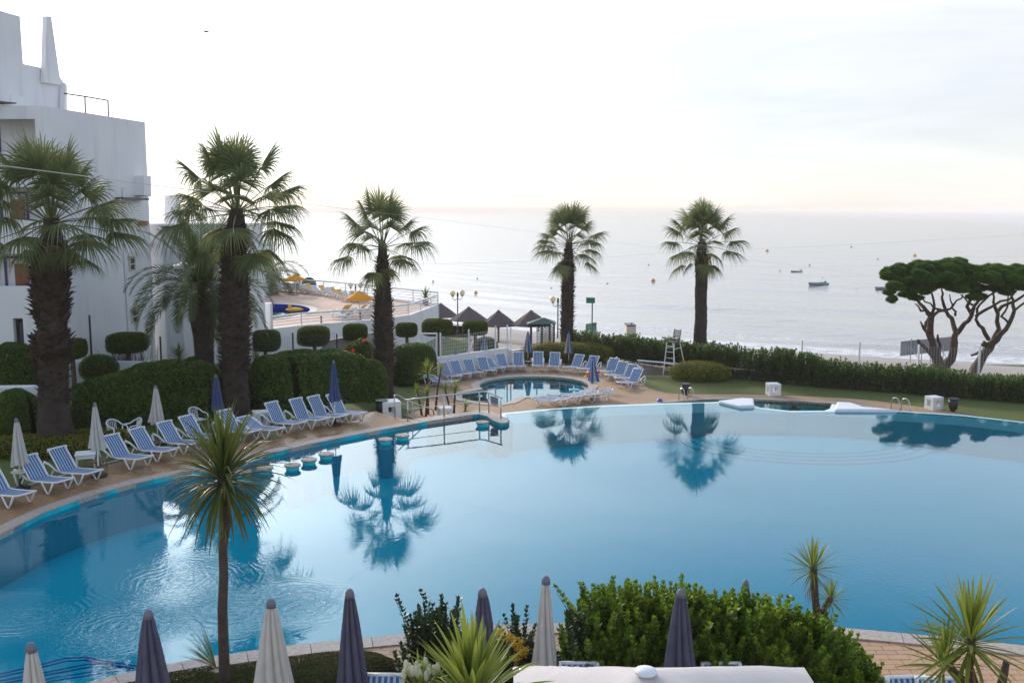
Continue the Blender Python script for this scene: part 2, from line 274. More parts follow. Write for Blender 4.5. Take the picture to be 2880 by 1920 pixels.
# ------------------------------------------------------------------ mesh helpers
class MB:
    def __init__(s): s.v = []; s.f = []; s.mi = []
    def add(s, vs, fs, mi=0):
        o = len(s.v); s.v += [tuple(x) for x in vs]; s.f += [tuple(i+o for i in f) for f in fs]; s.mi += [mi]*len(fs); return s
    def box(s, c, d, rot=0.0, mi=0, taper=1.0):
        hx, hy, hz = d[0]/2, d[1]/2, d[2]/2; cr, sr = math.cos(rot), math.sin(rot); vs = []
        for z, k in ((-hz, 1), (hz, taper)):
            for x, y in ((-hx,-hy),(hx,-hy),(hx,hy),(-hx,hy)):
                vs.append((c[0]+(x*cr-y*sr)*k, c[1]+(x*sr+y*cr)*k, c[2]+z))
        return s.add(vs, [(0,3,2,1),(4,5,6,7),(0,1,5,4),(1,2,6,5),(2,3,7,6),(3,0,4,7)], mi)
    def prism(s, poly, z0, z1, mi=0, cap=True):
        n = len(poly); vs = [(p[0],p[1],z0) for p in poly]+[(p[0],p[1],z1) for p in poly]
        fs = [(i,(i+1)%n,n+(i+1)%n,n+i) for i in range(n)]
        if cap:
            tr = tessellate_polygon([[Vector((p[0],p[1],0)) for p in poly]])
            fs += [tuple(n+i for i in t) for t in tr] + [tuple(reversed(t)) for t in tr]
        return s.add(vs, fs, mi)
    def tube(s, pts, r, n=6, mi=0, cap=True):
        pts = [Vector(p) for p in pts]; rr = r if isinstance(r, (list, tuple)) else [r]*len(pts); vs = []; up = None
        for i, p in enumerate(pts):
            d = (pts[min(i+1,len(pts)-1)]-pts[max(i-1,0)]).normalized()
            if up is None or abs(up.dot(d)) > .98: up = Vector((0,0,1)) if abs(d.z) < .9 else Vector((1,0,0))
            a = d.cross(up).normalized(); b = a.cross(d).normalized(); up = b
            for k in range(n):
                t = 2*math.pi*k/n; vs.append(p+(a*math.cos(t)+b*math.sin(t))*rr[i])
        L = len(pts); fs = [(i*n+k, i*n+(k+1)%n, (i+1)*n+(k+1)%n, (i+1)*n+k) for i in range(L-1) for k in range(n)]
        if cap: fs += [tuple(range(n-1,-1,-1)), tuple(range((L-1)*n, L*n))]
        return s.add(vs, fs, mi)
    def lathe(s, prof, n=16, c=(0,0,0), mi=0, mod=None, mif=None):
        vs = []
        for j, (r, z) in enumerate(prof):
            for k in range(n):
                t = 2*math.pi*k/n; q = r*(mod(t, j/(len(prof)-1)) if mod else 1); vs.append((c[0]+q*math.cos(t), c[1]+q*math.sin(t), c[2]+z))
        L = len(prof)
        fs = [(j*n+k, j*n+(k+1)%n, (j+1)*n+(k+1)%n, (j+1)*n+k) for j in range(L-1) for k in range(n)]
        o = len(s.v); s.v += vs; s.f += [tuple(i+o for i in f) for f in fs]; s.mi += [(mif(k) if mif else mi) for j in range(L-1) for k in range(n)]
        s.f += [tuple(o+i for i in range(n-1,-1,-1)), tuple(o+(L-1)*n+i for i in range(n))]; s.mi += [mi, mi]
        return s
    def ball(s, c, r, n=10, m=6, sq=(1,1,1), mi=0):
        vs = [(c[0], c[1], c[2]-r*sq[2])]
        for j in range(1, m):
            a = -math.pi/2+math.pi*j/m
            for k in range(n): t = 2*math.pi*k/n; vs.append((c[0]+r*sq[0]*math.cos(a)*math.cos(t), c[1]+r*sq[1]*math.cos(a)*math.sin(t), c[2]+r*sq[2]*math.sin(a)))
        vs.append((c[0], c[1], c[2]+r*sq[2])); fs = [(0, 1+(k+1)%n, 1+k) for k in range(n)]
        for j in range(m-2): fs += [(1+j*n+k, 1+j*n+(k+1)%n, 1+(j+1)*n+(k+1)%n, 1+(j+1)*n+k) for k in range(n)]
        T = 1+(m-1)*n; fs += [(1+(m-2)*n+k, 1+(m-2)*n+(k+1)%n, T) for k in range(n)]
        return s.add(vs, fs, mi)
    def mesh(s, name, mats, smooth=False):
        me = bpy.data.meshes.new(name); me.from_pydata(s.v, [], s.f)
        for m_ in (mats if isinstance(mats, (list, tuple)) else [mats]): me.materials.append(M[m_] if isinstance(m_, str) else m_)
        me.polygons.foreach_set('material_index', s.mi)
        if smooth: me.polygons.foreach_set('use_smooth', [True]*len(s.f))
        me.update(); return me
    def build(s, name, mats, parent=None, smooth=False, kind=None):
        return link(name, s.mesh(name, mats, smooth), parent, kind)
def link(name, me, parent=None, kind=None, loc=None, rot=None, scale=None):
    o = bpy.data.objects.new(name, me); col.objects.link(o)
    if parent: o.parent = parent
    if kind: o['kind'] = kind
    if loc is not None: o.location = loc
    if rot is not None: o.rotation_euler = rot
    if scale is not None: o.scale = scale if isinstance(scale, (tuple, list)) else (scale,)*3
    return o
def thing(name, label, cat, loc=(0,0,0), rz=0.0, group=None, scale=None):
    o = link(name, None, None, None, loc, (0,0,rz), scale); tag(o, label, cat, group); return o
def tag(o, label, cat, group=None):
    o['label'] = label; o['category'] = cat
    if group: o['group'] = group
    return o
def copy_tree(o, parent=None):
    c = o.copy(); col.objects.link(c); c.parent = parent
    for ch in list(o.children): copy_tree(ch, c)
    return c
def bevel(o, wd=.01, seg=2):
    b = o.modifiers.new('bevel', 'BEVEL'); b.width = wd; b.segments = seg; b.limit_method = 'ANGLE'; return o
ORD = ['first','second','third','fourth','fifth','sixth','seventh','eighth','ninth','tenth','eleventh','twelfth','thirteenth','fourteenth','fifteenth','sixteenth','seventeenth','eighteenth']

def quads(P, T, B, bend=None):
    """leaf-sized rhombs: centres P, half-length vectors T, half-width vectors B -> arrays"""
    n = len(P); V = np.empty((n, 4, 3)); V[:,0] = P-T; V[:,1] = P+B-T*.1; V[:,2] = P+T; V[:,3] = P-B-T*.1
    if bend is not None: V[:,1] += bend; V[:,3] += bend
    return V.reshape(-1, 3)
def quad_mesh(name, V, mats, mi=None):
    n = len(V)//4; me = bpy.data.meshes.new(name); me.vertices.add(len(V)); me.vertices.foreach_set('co', V.astype(np.float32).ravel())
    me.loops.add(n*4); me.loops.foreach_set('vertex_index', np.arange(n*4, dtype=np.int32)); me.polygons.add(n)
    me.polygons.foreach_set('loop_start', np.arange(0, n*4, 4, dtype=np.int32)); 
    try: me.polygons.foreach_set('loop_total', np.full(n, 4, dtype=np.int32))
    except Exception: pass
    for m_ in (mats if isinstance(mats, (list, tuple)) else [mats]): me.materials.append(M[m_])
    if mi is not None: me.polygons.foreach_set('material_index', mi.astype(np.int32))
    me.update(calc_edges=True); me.validate(); return me
def leafcloud(P, N, L, W, jitter=.8, upb=.3):
    n = len(P); Nn = N + rng.normal(0, jitter, (n, 3)); Nn[:,2] += upb; Nn /= np.linalg.norm(Nn, axis=1)[:,None]+1e-9
    A = rng.normal(0, 1, (n, 3)); T = np.cross(Nn, A); T /= np.linalg.norm(T, axis=1)[:,None]+1e-9; B = np.cross(Nn, T)
    s = rng.uniform(.6, 1.25, (n, 1)); bend = Nn*L*.12*s
    return quads(P, T*L*.5*s, B*W*.5*s, bend)
def fbm(P, f, seed=0):
    r = np.random.default_rng(seed); o = np.zeros(len(P)); a = 1.0
    for k in range(4):
        for _ in range(3):
            d = r.normal(0, 1, 3); d /= np.linalg.norm(d); o += a*np.sin(P@d*f+r.uniform(0, 6.28))
        f *= 1.9; a *= .55
    return o/4.0
def hedge_points(path, n, p=3.0, rough=.12, seed=0, freq=2.2, shell=.25, ends=True):
    """path: list of (x, y, z0, z1, halfwidth)"""
    A = np.array(path, float); seg = np.linalg.norm(np.diff(A[:,:2], axis=0), axis=1); cum = np.r_[0, np.cumsum(seg)]; Lt = cum[-1]
    s = rng.uniform(0, Lt, n); a = [np.interp(s, cum, A[:,k]) for k in range(5)]
    i = np.clip(np.searchsorted(cum, s)-1, 0, len(seg)-1); d = (A[i+1,:2]-A[i,:2])/seg[i][:,None]; nx, ny = d[:,1], -d[:,0]
    th = rng.uniform(-.25, math.pi+.25, n); c, sn = np.cos(th), np.sin(th)
    e = np.where(s < Lt*.5, s, Lt-s); endk = np.clip(e/a[4], 0, 1) if ends else np.ones(n); endk = (1-(1-endk)**2.5)**.4
    rr = (np.abs(c)**p+np.abs(sn)**p)**(-1/p)*(1-shell*rng.uniform(0, 1, n)**2)
    h = a[3]-a[2]; P = np.stack([a[0]+nx*c*rr*a[4]*endk, a[1]+ny*c*rr*a[4]*endk, a[2]+h*.28+np.where(sn > 0, sn*rr*h*.72, -rng.uniform(0,1,n)*h*.28)*endk], 1)
    N = np.stack([nx*c, ny*c, sn], 1); k = fbm(P, freq, seed)[:,None]*rough; P = P+N*k
    return P, N
def hedge(name, label, cat, path, n, L=.07, W=.04, material='hedge', core=True, group=None, jitter=.8, upb=.3, **kw):
    c = np.mean(np.array(path)[:, :3], axis=0); c[2] = path[0][2]
    t = thing(name, label, cat, tuple(c), 0, group); off = np.array(c)
    P, N = hedge_points(path, n, **kw); V = leafcloud(P, N, L, W, jitter, upb)-off
    link('foliage', quad_mesh('foliage', V, material), t)
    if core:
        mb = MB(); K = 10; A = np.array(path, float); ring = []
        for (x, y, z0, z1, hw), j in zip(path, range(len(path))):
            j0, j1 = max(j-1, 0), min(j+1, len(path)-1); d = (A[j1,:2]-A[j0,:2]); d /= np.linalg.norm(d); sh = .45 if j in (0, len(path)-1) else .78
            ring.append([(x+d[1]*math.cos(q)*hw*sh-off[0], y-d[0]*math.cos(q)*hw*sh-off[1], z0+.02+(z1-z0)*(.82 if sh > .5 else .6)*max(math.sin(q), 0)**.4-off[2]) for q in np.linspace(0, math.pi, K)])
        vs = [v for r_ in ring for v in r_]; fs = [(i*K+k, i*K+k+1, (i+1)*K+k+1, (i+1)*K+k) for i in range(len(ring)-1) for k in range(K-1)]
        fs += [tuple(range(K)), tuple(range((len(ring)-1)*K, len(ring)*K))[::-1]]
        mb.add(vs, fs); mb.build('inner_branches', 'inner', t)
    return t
def blob(name, label, cat, c, rad, n, L=.06, W=.03, p=2.2, material='hedge', rough=.08, group=None, seed=0, trunk=None, freq=2.5, jitter=.8, upb=.3, core='ball', flowers=None):
    """rounded or boxy clipped shrub: centre c, radii rad, optional trunk [(x,y,z,r)...] down to the ground"""
    base = trunk[0][:3] if trunk else (c[0], c[1], c[2]-rad[2]); t = thing(name, label, cat, base, 0, group); off = np.array(base)
    D_ = rng.normal(0, 1, (n, 3)); D_ /= np.linalg.norm(D_, axis=1)[:,None]
    rr = (np.abs(D_)**p).sum(1)**(-1/p)*(1-.2*rng.uniform(0, 1, n)**2); P = D_*rr[:,None]*np.array(rad)+np.array(c)
    P += D_*(fbm(P, freq, seed)*rough)[:,None]; keep = P[:,2] > base[2]+.01; P, D_ = P[keep], D_[keep]
    V = leafcloud(P, D_, L, W, jitter, upb)-off; link('foliage' if not trunk else 'crown', quad_mesh('foliage', V, material), t)
    if flowers:
        k = rng.choice(np.where(D_[:,2] > -.1)[0], flowers[1]); V = np.concatenate([leafcloud(P[k]+D_[k]*.03+rng.normal(0, .012, (len(k),3)), D_[k], flowers[2], flowers[2]*.8, .5) for _ in range(3)])-off
        link('flowers', quad_mesh('flowers', V, flowers[0]), t, 'stuff')
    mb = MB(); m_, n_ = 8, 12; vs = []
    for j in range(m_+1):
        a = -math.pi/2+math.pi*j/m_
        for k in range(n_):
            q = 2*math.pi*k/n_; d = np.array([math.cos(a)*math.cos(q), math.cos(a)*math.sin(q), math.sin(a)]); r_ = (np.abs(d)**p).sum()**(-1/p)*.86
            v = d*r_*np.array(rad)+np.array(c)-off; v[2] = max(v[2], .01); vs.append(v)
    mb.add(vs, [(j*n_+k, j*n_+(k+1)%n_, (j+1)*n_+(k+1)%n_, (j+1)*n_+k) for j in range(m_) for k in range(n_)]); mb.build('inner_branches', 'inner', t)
    if trunk:
        mb = MB(); mb.tube([Vector(q_[:3])-Vector(base) for q_ in trunk], [q_[3] for q_ in trunk], 8); mb.build('trunk', 'bark_pine', t, True)
    return t

# ------------------------------------------------------------------ the setting
ZW = -.15; ZL = -1.45; ZSEA = -5.0
edge_left = [XY(gp(D(*p), 0)) for p in [(-120,1288),(0,1226),(100,1176),(200,1139),(300,1111),(400,1089),(470,1074),(560,1054),(700,1021),(850,991),(980,967),(1080,951.5)]]
edge_left = [Vector((-13.9, 20.6, 0)), Vector((-14.0, 22.4, 0))] + edge_left
finger = [XY(gp(D(*p), 0)) for p in [(1085,951.5),(1100,950.5),(1118,955),(1135,966),(1150,971),(1163,970),(1168,966)]]
weir = [XY(gp(D(*p), ZW)) for p in [(1166,958),(1164,950),(1250,942),(1388,933),(1500,929),(1571,927),(1649,925),(1698,919),(1729,936),(1815,945.5),(1921,944.5),(1926,929),(1979,938),(2060,945),(2212,955),(2352,971)]]
weir += [Vector((23.5, 34.5, 0)), Vector((27.5, 30.0, 0)), Vector((29, 25, 0)), Vector((27, 20.5, 0)), Vector((21, 18.3, 0))]
near = [XY(gp(D(*p), 0)) for p in [(2700,1530),(2352,1480),(2107,1456),(1969,1443),(1830,1433),(1700,1428),(1500,1425),(1312,1428),(1138,1435),(924,1454),(780,1468),(655,1481),(507,1503),(309,1536)]]
near += [Vector((-8.6, 15.55, 0)), Vector((-11.2, 16.2, 0)), Vector((-13.0, 18.0, 0))]
pool = edge_left + finger + weir + near
def pip(x, y, poly):
    c = False; n = len(poly); j = n-1
    for i in range(n):
        if (poly[i][1] > y) != (poly[j][1] > y) and x < (poly[j][0]-poly[i][0])*(y-poly[i][1])/(poly[j][1]-poly[i][1])+poly[i][0]: c = not c
        j = i
    return c
def offs(line, d, closed=False):
    out = []; n = len(line)
    for i in range(n):
        a = line[(i-1) % n] if (closed or i) else line[i]; b = line[(i+1) % n] if (closed or i < n-1) else line[i]
        t = (b-a); t = Vector((t.x, t.y, 0)).normalized(); out.append(line[i]+Vector((-t.y, t.x, 0))*d)
    return out
def resample(line, step):
    out = [line[0]]; acc = 0
    pts = []; 
    for a, b in zip(line[:-1], line[1:]):
        k = max(1, int((b-a).length/.05))
        pts += [a.lerp(b, i/k) for i in range(k)]
    pts.append(line[-1]); last = pts[0]; d = 0
    for a, b in zip(pts[:-1], pts[1:]):
        d += (b-a).length
        if d >= step: out.append(b); d = 0
    if (out[-1]-line[-1]).length > step*.4: out.append(line[-1])
    else: out[-1] = line[-1]
    return out
# kids' pool: round basin with an angular entry
kc = XY(gp(c7(1352, 1021), ZL)); KR = 3.05
kp = [kc+Vector((math.cos(a), math.sin(a), 0))*KR for a in np.linspace(R(-70), R(205), 44)]
kp += [XY(gp(c7(*p), ZL)) for p in [(672,1092),(672,1152),(940,1196),(1060,1200),(1215,1126)]]
KZ = ZL-.14
# catch basin behind the weir
bas_far = [XY(gp(c8(*p), ZL)) for p in [(420,1368),(560,1352),(800,1330),(1000,1322),(1200,1320),(1400,1326),(1600,1335),(1850,1349),(2040,1365)]] + [XY(gp(c9(*p), ZL)) for p in [(300,1330),(480,1360),(650,1395),(900,1428)]]
bas_far += [XY(gp(c9(1180,1462), ZL)), XY(gp(c9(1400,1496), ZL))]
bas_near = offs(weir, .42)[3:16][::-1]
basin = bas_far + bas_near

# terrain of lawns: upper level round the left deck, falling to the lower garden
def sm_(t): t = min(1, max(0, t)); return t*t*(3-2*t)
deck_out = [XY(gp(D(924,961),0)), XY(gp(D(862,944),0)), XY(gp(D(745,963),0)), XY(gp(D(600,990),0)), XY(gp(D(470,1010),0)), XY(gp(D(330,1046),0)), XY(gp(D(180,1084),0)), XY(gp(D(30,1130),0)), XY(gp(D(-160,1210),0)), Vector((-20,24,0)), Vector((-20,19,0))]
def zt(x, y):
    q = (x+11)*.5+(y-40)*.25; z = -.06-1.42*sm_((q-.6)/3.8)
    if y < 34 and x < -8: z = -.06
    if y < 34 and x >= -8: z = -.06 if y < 19 else ZL-.03
    return z
excl = [list(offs(pool, -.3, True)), list(offs(pool, .3, True))]
area = lambda P: sum(P[i].x*P[(i+1)%len(P)].y-P[(i+1)%len(P)].x*P[i].y for i in range(len(P)))/2
grown = max(excl, key=lambda P: abs(area(P)))
xs = np.arange(-60, 60.1, .8); ys = np.arange(2, 76, .8); V = []; 
low_out = [XY(gp(p, ZL)) for p in [c7(120,1300),c7(300,1250),c7(330,1130),c7(300,1060),c7(200,1000),c7(180,930),c7(330,840),c7(560,810),c7(830,800),c7(1120,792),c7(1450,800),c7(1800,815),c7(2040,850)]]
low_out += [XY(gp(p, ZL)) for p in [c8(60,1100),c8(250,1150),c8(390,1225),c8(470,1252),c8(560,1270),c8(700,1282),c8(1000,1281),c8(1200,1280),c8(1600,1290),c8(2195,1320),c9(500,1305),c9(760,1340),c9(1000,1375),c9(1430,1450),c9(1680,1492)]]
low_out += [Vector((25,40,0)), Vector((31,33,0))]+offs(weir, .42)[16:20][::-1]+bas_far[::-1]+offs(weir, .42)[:4][::-1]
for y in ys:
    for x in xs:
        z = zt(x, y)
        if y > 58.6+(.0 if x > 5 else 1.5) and x > -3: z = -3.6
        if pip(x, y, grown) or pip(x, y, kp) or pip(x, y, basin): z = -3.2
        V.append((x, y, z))
nx = len(xs); Fs = [(j*nx+i, j*nx+i+1, (j+1)*nx+i+1, (j+1)*nx+i) for j in range(len(ys)-1) for i in range(nx-1)]
MB().add(V, Fs).build('lawn', 'grass', None, True, 'structure')

def sheet(name, polys, z, m_, thick=0.0, kind='structure', parent=None):
    pv = [[Vector((p[0], p[1], 0)) for p in P] for P in polys]; flat = [p for P in pv for p in P]; tr = tessellate_polygon(pv)
    mb = MB(); mb.add([(p.x, p.y, z) for p in flat], [t if ((flat[t[1]]-flat[t[0]]).cross(flat[t[2]]-flat[t[0]])).z > 0 else t[::-1] for t in tr])
    if thick:
        for P in pv:
            n = len(P); mb.add([(p.x, p.y, z) for p in P]+[(p.x, p.y, z-thick) for p in P], [(i, (i+1) % n, n+(i+1) % n, n+i) for i in range(n)])
    return mb.build(name, m_, parent, False, kind)
# left deck (upper level) between coping and lawn
cop_out = offs(edge_left, .46); 
if (cop_out[6]-XY(gp(D(300,1000),0))).length > (offs(edge_left, -.46)[6]-XY(gp(D(300,1000),0))).length: sgn = -1
else: sgn = 1
cop_out = offs(edge_left, .44*sgn)
deck_poly = [Vector((-19,18,0))]+[Vector((-14.6,18,0))]+[p for p in cop_out[:-1]]+deck_out
sheet('left_pool_deck', [deck_poly], -.004, 'deck_wet', 1.6)
sheet('lower_pool_terrace', [low_out, kp], ZL, 'deck_low', .25)
# near terrace on the hotel side, paved with tiles
ncop = offs(near, .46*sgn)
near_poly = [Vector((-26,2,0)), Vector((-26,15.5,0)), Vector((-14.2,17.5,0))]+ncop[::-1][1:]+[Vector((30,15,0)), Vector((30,2,0))]
nt_ = sheet('near_pool_terrace', [near_poly], -.03, 'deck_near', .6)
cnt = 0; tm = bevel(link('tile', MB().box((0,0,0), (.37,.185,.03)).mesh('tile', 'tile'), nt_), .004, 1); tm.location = (6.2, 15.0, -.017)
ang = .06
for j in range(20):
    for i in range(13):
        x, y = 6.0+i*.385+(j % 2)*.19, 13.9+j*.2+ i*.385*math.sin(ang)*0
        if not pip(x, y, ncop+[Vector((-26,2,0)),Vector((30,2,0))][::1]) and y > 16.7: pass
        s0 = min((Vector((x,y,0))-q_).length for q_ in resample(ncop, .3)) if y > 15.8 else 9
        if s0 < .27 or cnt > 270 or y > 17.55: continue
        if y > 17.0 and (x < 9): pass
        o = link('tile', tm.data, nt_, None, (x, y, -.017+rng.uniform(-.002,.002)), (rng.uniform(-.006,.006), rng.uniform(-.006,.006), 0)); cnt += 1
bpy.data.objects.remove(tm)
# coping stones
def coping(name, line, d, z, th, m_, step, parent, maxn=300):
    a = resample(line, step); b = offs(a, d)
    for i in range(len(a)-1):
        g = .006; p = [a[i].lerp(a[i+1], g/step), a[i+1].lerp(a[i], g/step), b[i+1].lerp(b[i], g/step), b[i].lerp(b[i+1], g/step)]
        c = sum(p, Vector())/4; zz = z+rng.uniform(-.003, .003); mb = MB(); mb.prism([q_-c for q_ in p], -th, 0)
        o = mb.build(name, m_, parent); o.location = (c.x, c.y, zz)
shell = MB()
mbw = MB(); n = len(pool); mbw.add([(p.x,p.y,-.05) for p in pool]+[(p.x,p.y,-1.40) for p in pool], [(i,(i+1)%n,n+(i+1)%n,n+i) for i in range(n)])
wl = len(edge_left)+len(finger)
ps = sheet('pool_basin', [pool], -1.40, 'pool_floor')
mbw = MB(); line = weir+near+edge_left+finger; 
def wall_strip(idx, top, m_, nm):
    pp = [pool[i % len(pool)] for i in idx]; k = len(pp); mb = MB()
    mb.add([(p.x,p.y,top) for p in pp]+[(p.x,p.y,-1.40) for p in pp], [(i,i+1,k+i+1,k+i) for i in range(k-1)]); return mb.build(nm, m_, ps)
W0 = len(edge_left)+len(finger); W1 = W0+len(weir)
wall_strip(list(range(W1-1, len(pool)+W0+1)), -.03, 'pool_wall', 'pool_wall'); wall_strip(list(range(W0, W1)), ZW-.02, 'pool_wall', 'pool_wall')
cr = thing('pool_coping', 'pale stone coping slabs along the left edge of the big pool', 'pool coping'); cr['kind'] = 'structure'
for k_ in ('label','category'): del cr[k_]
coping('coping_stone', edge_left[1:-1], .44*sgn, 0, .14, 'coping', .62, cr)
coping('coping_stone', near, .46*sgn, 0, .14, 'coping', 1.15, cr)
# finger wall at the end of the left deck
fb = [XY(gp(D(*p), 0)) for p in [(1170,963),(1165,960),(1123,942.5),(1100,942),(1082,944.5),(980,957.5),(950,962)]]
sheet('pool_finger_wall', [edge_left[-2:-1]+finger+fb], .001, 'coping', 1.9)
# white weir wall and shallow ledge along the infinity edge
wo_ = offs(weir, .40*sgn); wi = offs(weir, -1.45*sgn)
def ribbon(name, A, B, za, zb, m_, parent=None, skirt=0):
    n = len(A); mb = MB(); mb.add([(p.x,p.y,za) for p in A]+[(p.x,p.y,zb) for p in B], [(i,i+1,n+i+1,n+i) for i in range(n-1)])
    if skirt: mb.add([(p.x,p.y,za) for p in A]+[(p.x,p.y,za-skirt) for p in A], [(i,i+1,n+i+1,n+i) for i in range(n-1)])
    return mb.build(name, m_, parent, False, 'structure')
ribbon('weir_rim', wo_, weir, ZW-.035, ZW-.02, 'coping_wall', None, 1.9)
wi_c = [Vector(p) for p in wi]
for i in range(7, 12): wi_c[i] = wi_c[6].lerp(wi_c[12], (i-6)/6)
wi_c[0] = XY(gp(D(1178,966), ZW)); 
ribbon('shallow_ledge', weir, wi_c, ZW-.05, ZW-.11, 'coping_wall'); ribbon('ledge_riser', wi_c, wi_c, ZW-.11, -1.40, 'coping_wall')
# curved entry steps under water in front of the gap
for k, (rr_, zz) in enumerate([(5.2,-1.33),(4.8,-1.27),(4.4,-1.21),(4.0,-1.15)]):
    c = XY(gp(D(1850,946), ZW)); MB().prism([c+Vector((math.cos(a)*rr_, math.sin(a)*rr_*.75, 0)) for a in np.linspace(math.pi, 2*math.pi, 24)], -1.39, zz).build('entry_step', 'step_tile', ps)
# water of the big pool
jets = [tuple(gp(D(670,1385), ZW))[:2]+(1.7,.011), tuple(gp(D(285,1440), ZW))[:2]+(1.7,.011), tuple(gp(D(530,1400), ZW))[:2]+(1.8,.009), tuple(gp(D(60,1420), ZW))[:2]+(1.6,.006), tuple(gp(D(420,1330), ZW))[:2]+(2.8,.003), tuple(gp(D(1950,1290), ZW))[:2]+(3.5,.0006)]
M['water'] = water('pool_water', .010, jets)
M['water_small'] = water('small_pool_water', .020, (), (.7,.88,.92))
M['water_basin'] = water('basin_water', .10, (), (.6,.8,.85))
wat_out = pool[:W0]+offs(weir, .12*sgn)+near
sheet('pool_water', [wat_out], ZW, 'water')
# blue-edged steps in the near left corner
for k, (pl, z) in enumerate([([(-40,1570),(0,1565),(90,1550),(225,1533),(262,1524),(240,1516),(120,1527),(0,1548),(-60,1558)], -.55), ([(-40,1560),(60,1530),(150,1508),(270,1518),(320,1530),(180,1512),(60,1540),(-40,1570)], -.9)]):
    P = [XY(gp(D(*p), ZW)) for p in pl]
def linestrip(pl, z, wd, m_='pool_line', nm='pool_line'):
    P = [XY(gp(D(*p), z)) for p in pl]; A, B = offs(P, wd/2), offs(P, -wd/2); n = len(P); mb = MB()
    mb.add([(p.x,p.y,z) for p in A]+[(p.x,p.y,z) for p in B], [(i,i+1,n+i+1,n+i) for i in range(n-1)]); mb.add([(p.x,p.y,z-.06) for p in A]+[(p.x,p.y,z-.06) for p in B], [(i,i+1,n+i+1,n+i) for i in range(n-1)]); return mb.build(nm, m_, ps)
linestrip([(-120,1565),(0,1547),(66,1532),(150,1511),(195,1508),(255,1520),(320,1529)], -.35, .07); linestrip([(-120,1578),(0,1563),(105,1543),(205,1524),(260,1524)], -.55, .07); linestrip([(40,1578),(120,1556),(250,1536),(300,1530)], -.3, .06)
linestrip([(-20,1345),(0,1308),(22,1272)], -1.37, .3)
# kids' pool
kb = sheet('round_pool_basin', [kp], KZ-.55, 'basin_floor'); nk = len(kp)
MB().add([(p.x,p.y,ZL) for p in kp]+[(p.x,p.y,KZ-.55) for p in kp], [(i,(i+1)%nk,nk+(i+1)%nk,nk+i) for i in range(nk)]).build('pool_wall', 'pool_wall', kb)
sheet('round_pool_water', [kp], KZ, 'water_small')
kro = offs(kp+[kp[0]], .42); kri = offs(kp+[kp[0]], -.42); ksg = -1 if abs(area(kro[:-1])) < abs(area(kri[:-1])) else 1
kcr = thing('round_pool_coping', '', ''); [kcr.__delitem__(k_) for k_ in ('label','category')]; kcr['kind'] = 'structure'
coping('coping_stone', kp+[kp[0]], .48*ksg, ZL+.03, .1, 'coping', .8, kcr)
# catch basin
bb = sheet('catch_basin', [basin], ZL-.5, 'basin3_floor'); nb_ = len(basin)
MB().add([(p.x,p.y,ZL) for p in basin]+[(p.x,p.y,ZL-.5) for p in basin], [(i,(i+1)%nb_,nb_+(i+1)%nb_,nb_+i) for i in range(nb_)]).build('basin_wall', 'basin3_floor', bb)
sheet('catch_basin_water', [basin], ZL-.12, 'water_basin')
coping('coping_stone', bas_far, .3, ZL+.012, .08, 'coping', .9, kcr)
# white stub walls beside the gap
for (pl, z) in (([(1649,926),(1700,919.5),(1731,921),(1733,937),(1700,938)], -.02), ([(1917,946),(1922,928),(1955,930),(1985,940),(2062,947)], -.02)):
    P = [XY(gp(D(*p), ZW)) for p in pl]; o = MB().prism(P, -1.7, z).build('weir_wall', 'coping_wall', None, False, 'structure'); bevel(o, .08, 3)

# beach, promenade, sea
def shore(x): x = max(-60, min(75, x)); return 110-.8*x+.0052*x*x
bx = np.arange(-90, 150, 2.0); V = []; rows = 34
for j in range(rows):
    for x in bx:
        ys_ = shore(x); y0 = 57.5 if x > -4 else 92; y = y0+(ys_+14-y0)*j/(rows-1); wq = (ys_-y)*.89
        z = ZSEA+.02+min(max(wq, -30)*.125, 2.9)+.05*math.sin(x*.7+y*.9)*math.sin(y*.33); 
        if wq < 0: z = ZSEA+.02+wq*.1
        if y < 62: z = min(z, -1.9)
        V.append((x, y, z))
nx = len(bx); MB().add(V, [(j*nx+i, j*nx+i+1, (j+1)*nx+i+1, (j+1)*nx+i) for j in range(rows-1) for i in range(nx-1)]).build('beach', 'sand', None, True, 'structure')
# sea: swell-shaped sheet near the shore, coarser towards the horizon
q = NT('sea_water'); v = q.mapv((.55, 1.25, 1), rot=(0,0,.35)); h = q.math('MULTIPLY', q.noise(.55, 6, v, .3, .6), .40)
v2 = q.mapv((.10, .42, 1), rot=(0,0,.40)); h = q.math('ADD', h, q.math('MULTIPLY', q.noise(.35, 4, v2, .2), .9)); v3 = q.mapv((.02,.05,1), rot=(0,0,.3)); big = q.noise(.5, 3, v3)
s = q.n('ShaderNodeSeparateXYZ', {0: q.co}); sh_ = q.math('ADD', q.math('MULTIPLY', s.outputs[0], -.8), q.math('MULTIPLY', q.math('MULTIPLY', s.outputs[0], s.outputs[0]), .0052)); off = q.math('SUBTRACT', q.math('SUBTRACT', s.outputs[1], sh_), 110.0)
nz = q.noise(.16, 5, q.mapv((.35,1,1), rot=(0,0,.45)), .5, .6); nz2 = q.noise(1.6, 6, q.mapv((.6,1,1)), .4, .7)
wv = q.math('ADD', off, q.math('MULTIPLY', q.math('SUBTRACT', nz, .5), 9.0))
f1 = q.rng(wv, 9.0, 2.0, 0, 1); f2 = q.math('MULTIPLY', q.rng(wv, 9.5, 11.0), q.rng(wv, 14.0, 11.5)); 
foam = q.math('MAXIMUM', q.math('MULTIPLY', f1, q.rng(nz2, .36, .55)), q.math('MULTIPLY', f2, q.rng(nz2, .45, .6)), True)
f3 = q.math('MULTIPLY', q.math('MULTIPLY', q.rng(wv, 42, 44), q.rng(wv, 47, 45)), q.rng(nz2, .52, .66)); foam = q.math('MAXIMUM', foam, q.math('MULTIPLY', f3, .6))
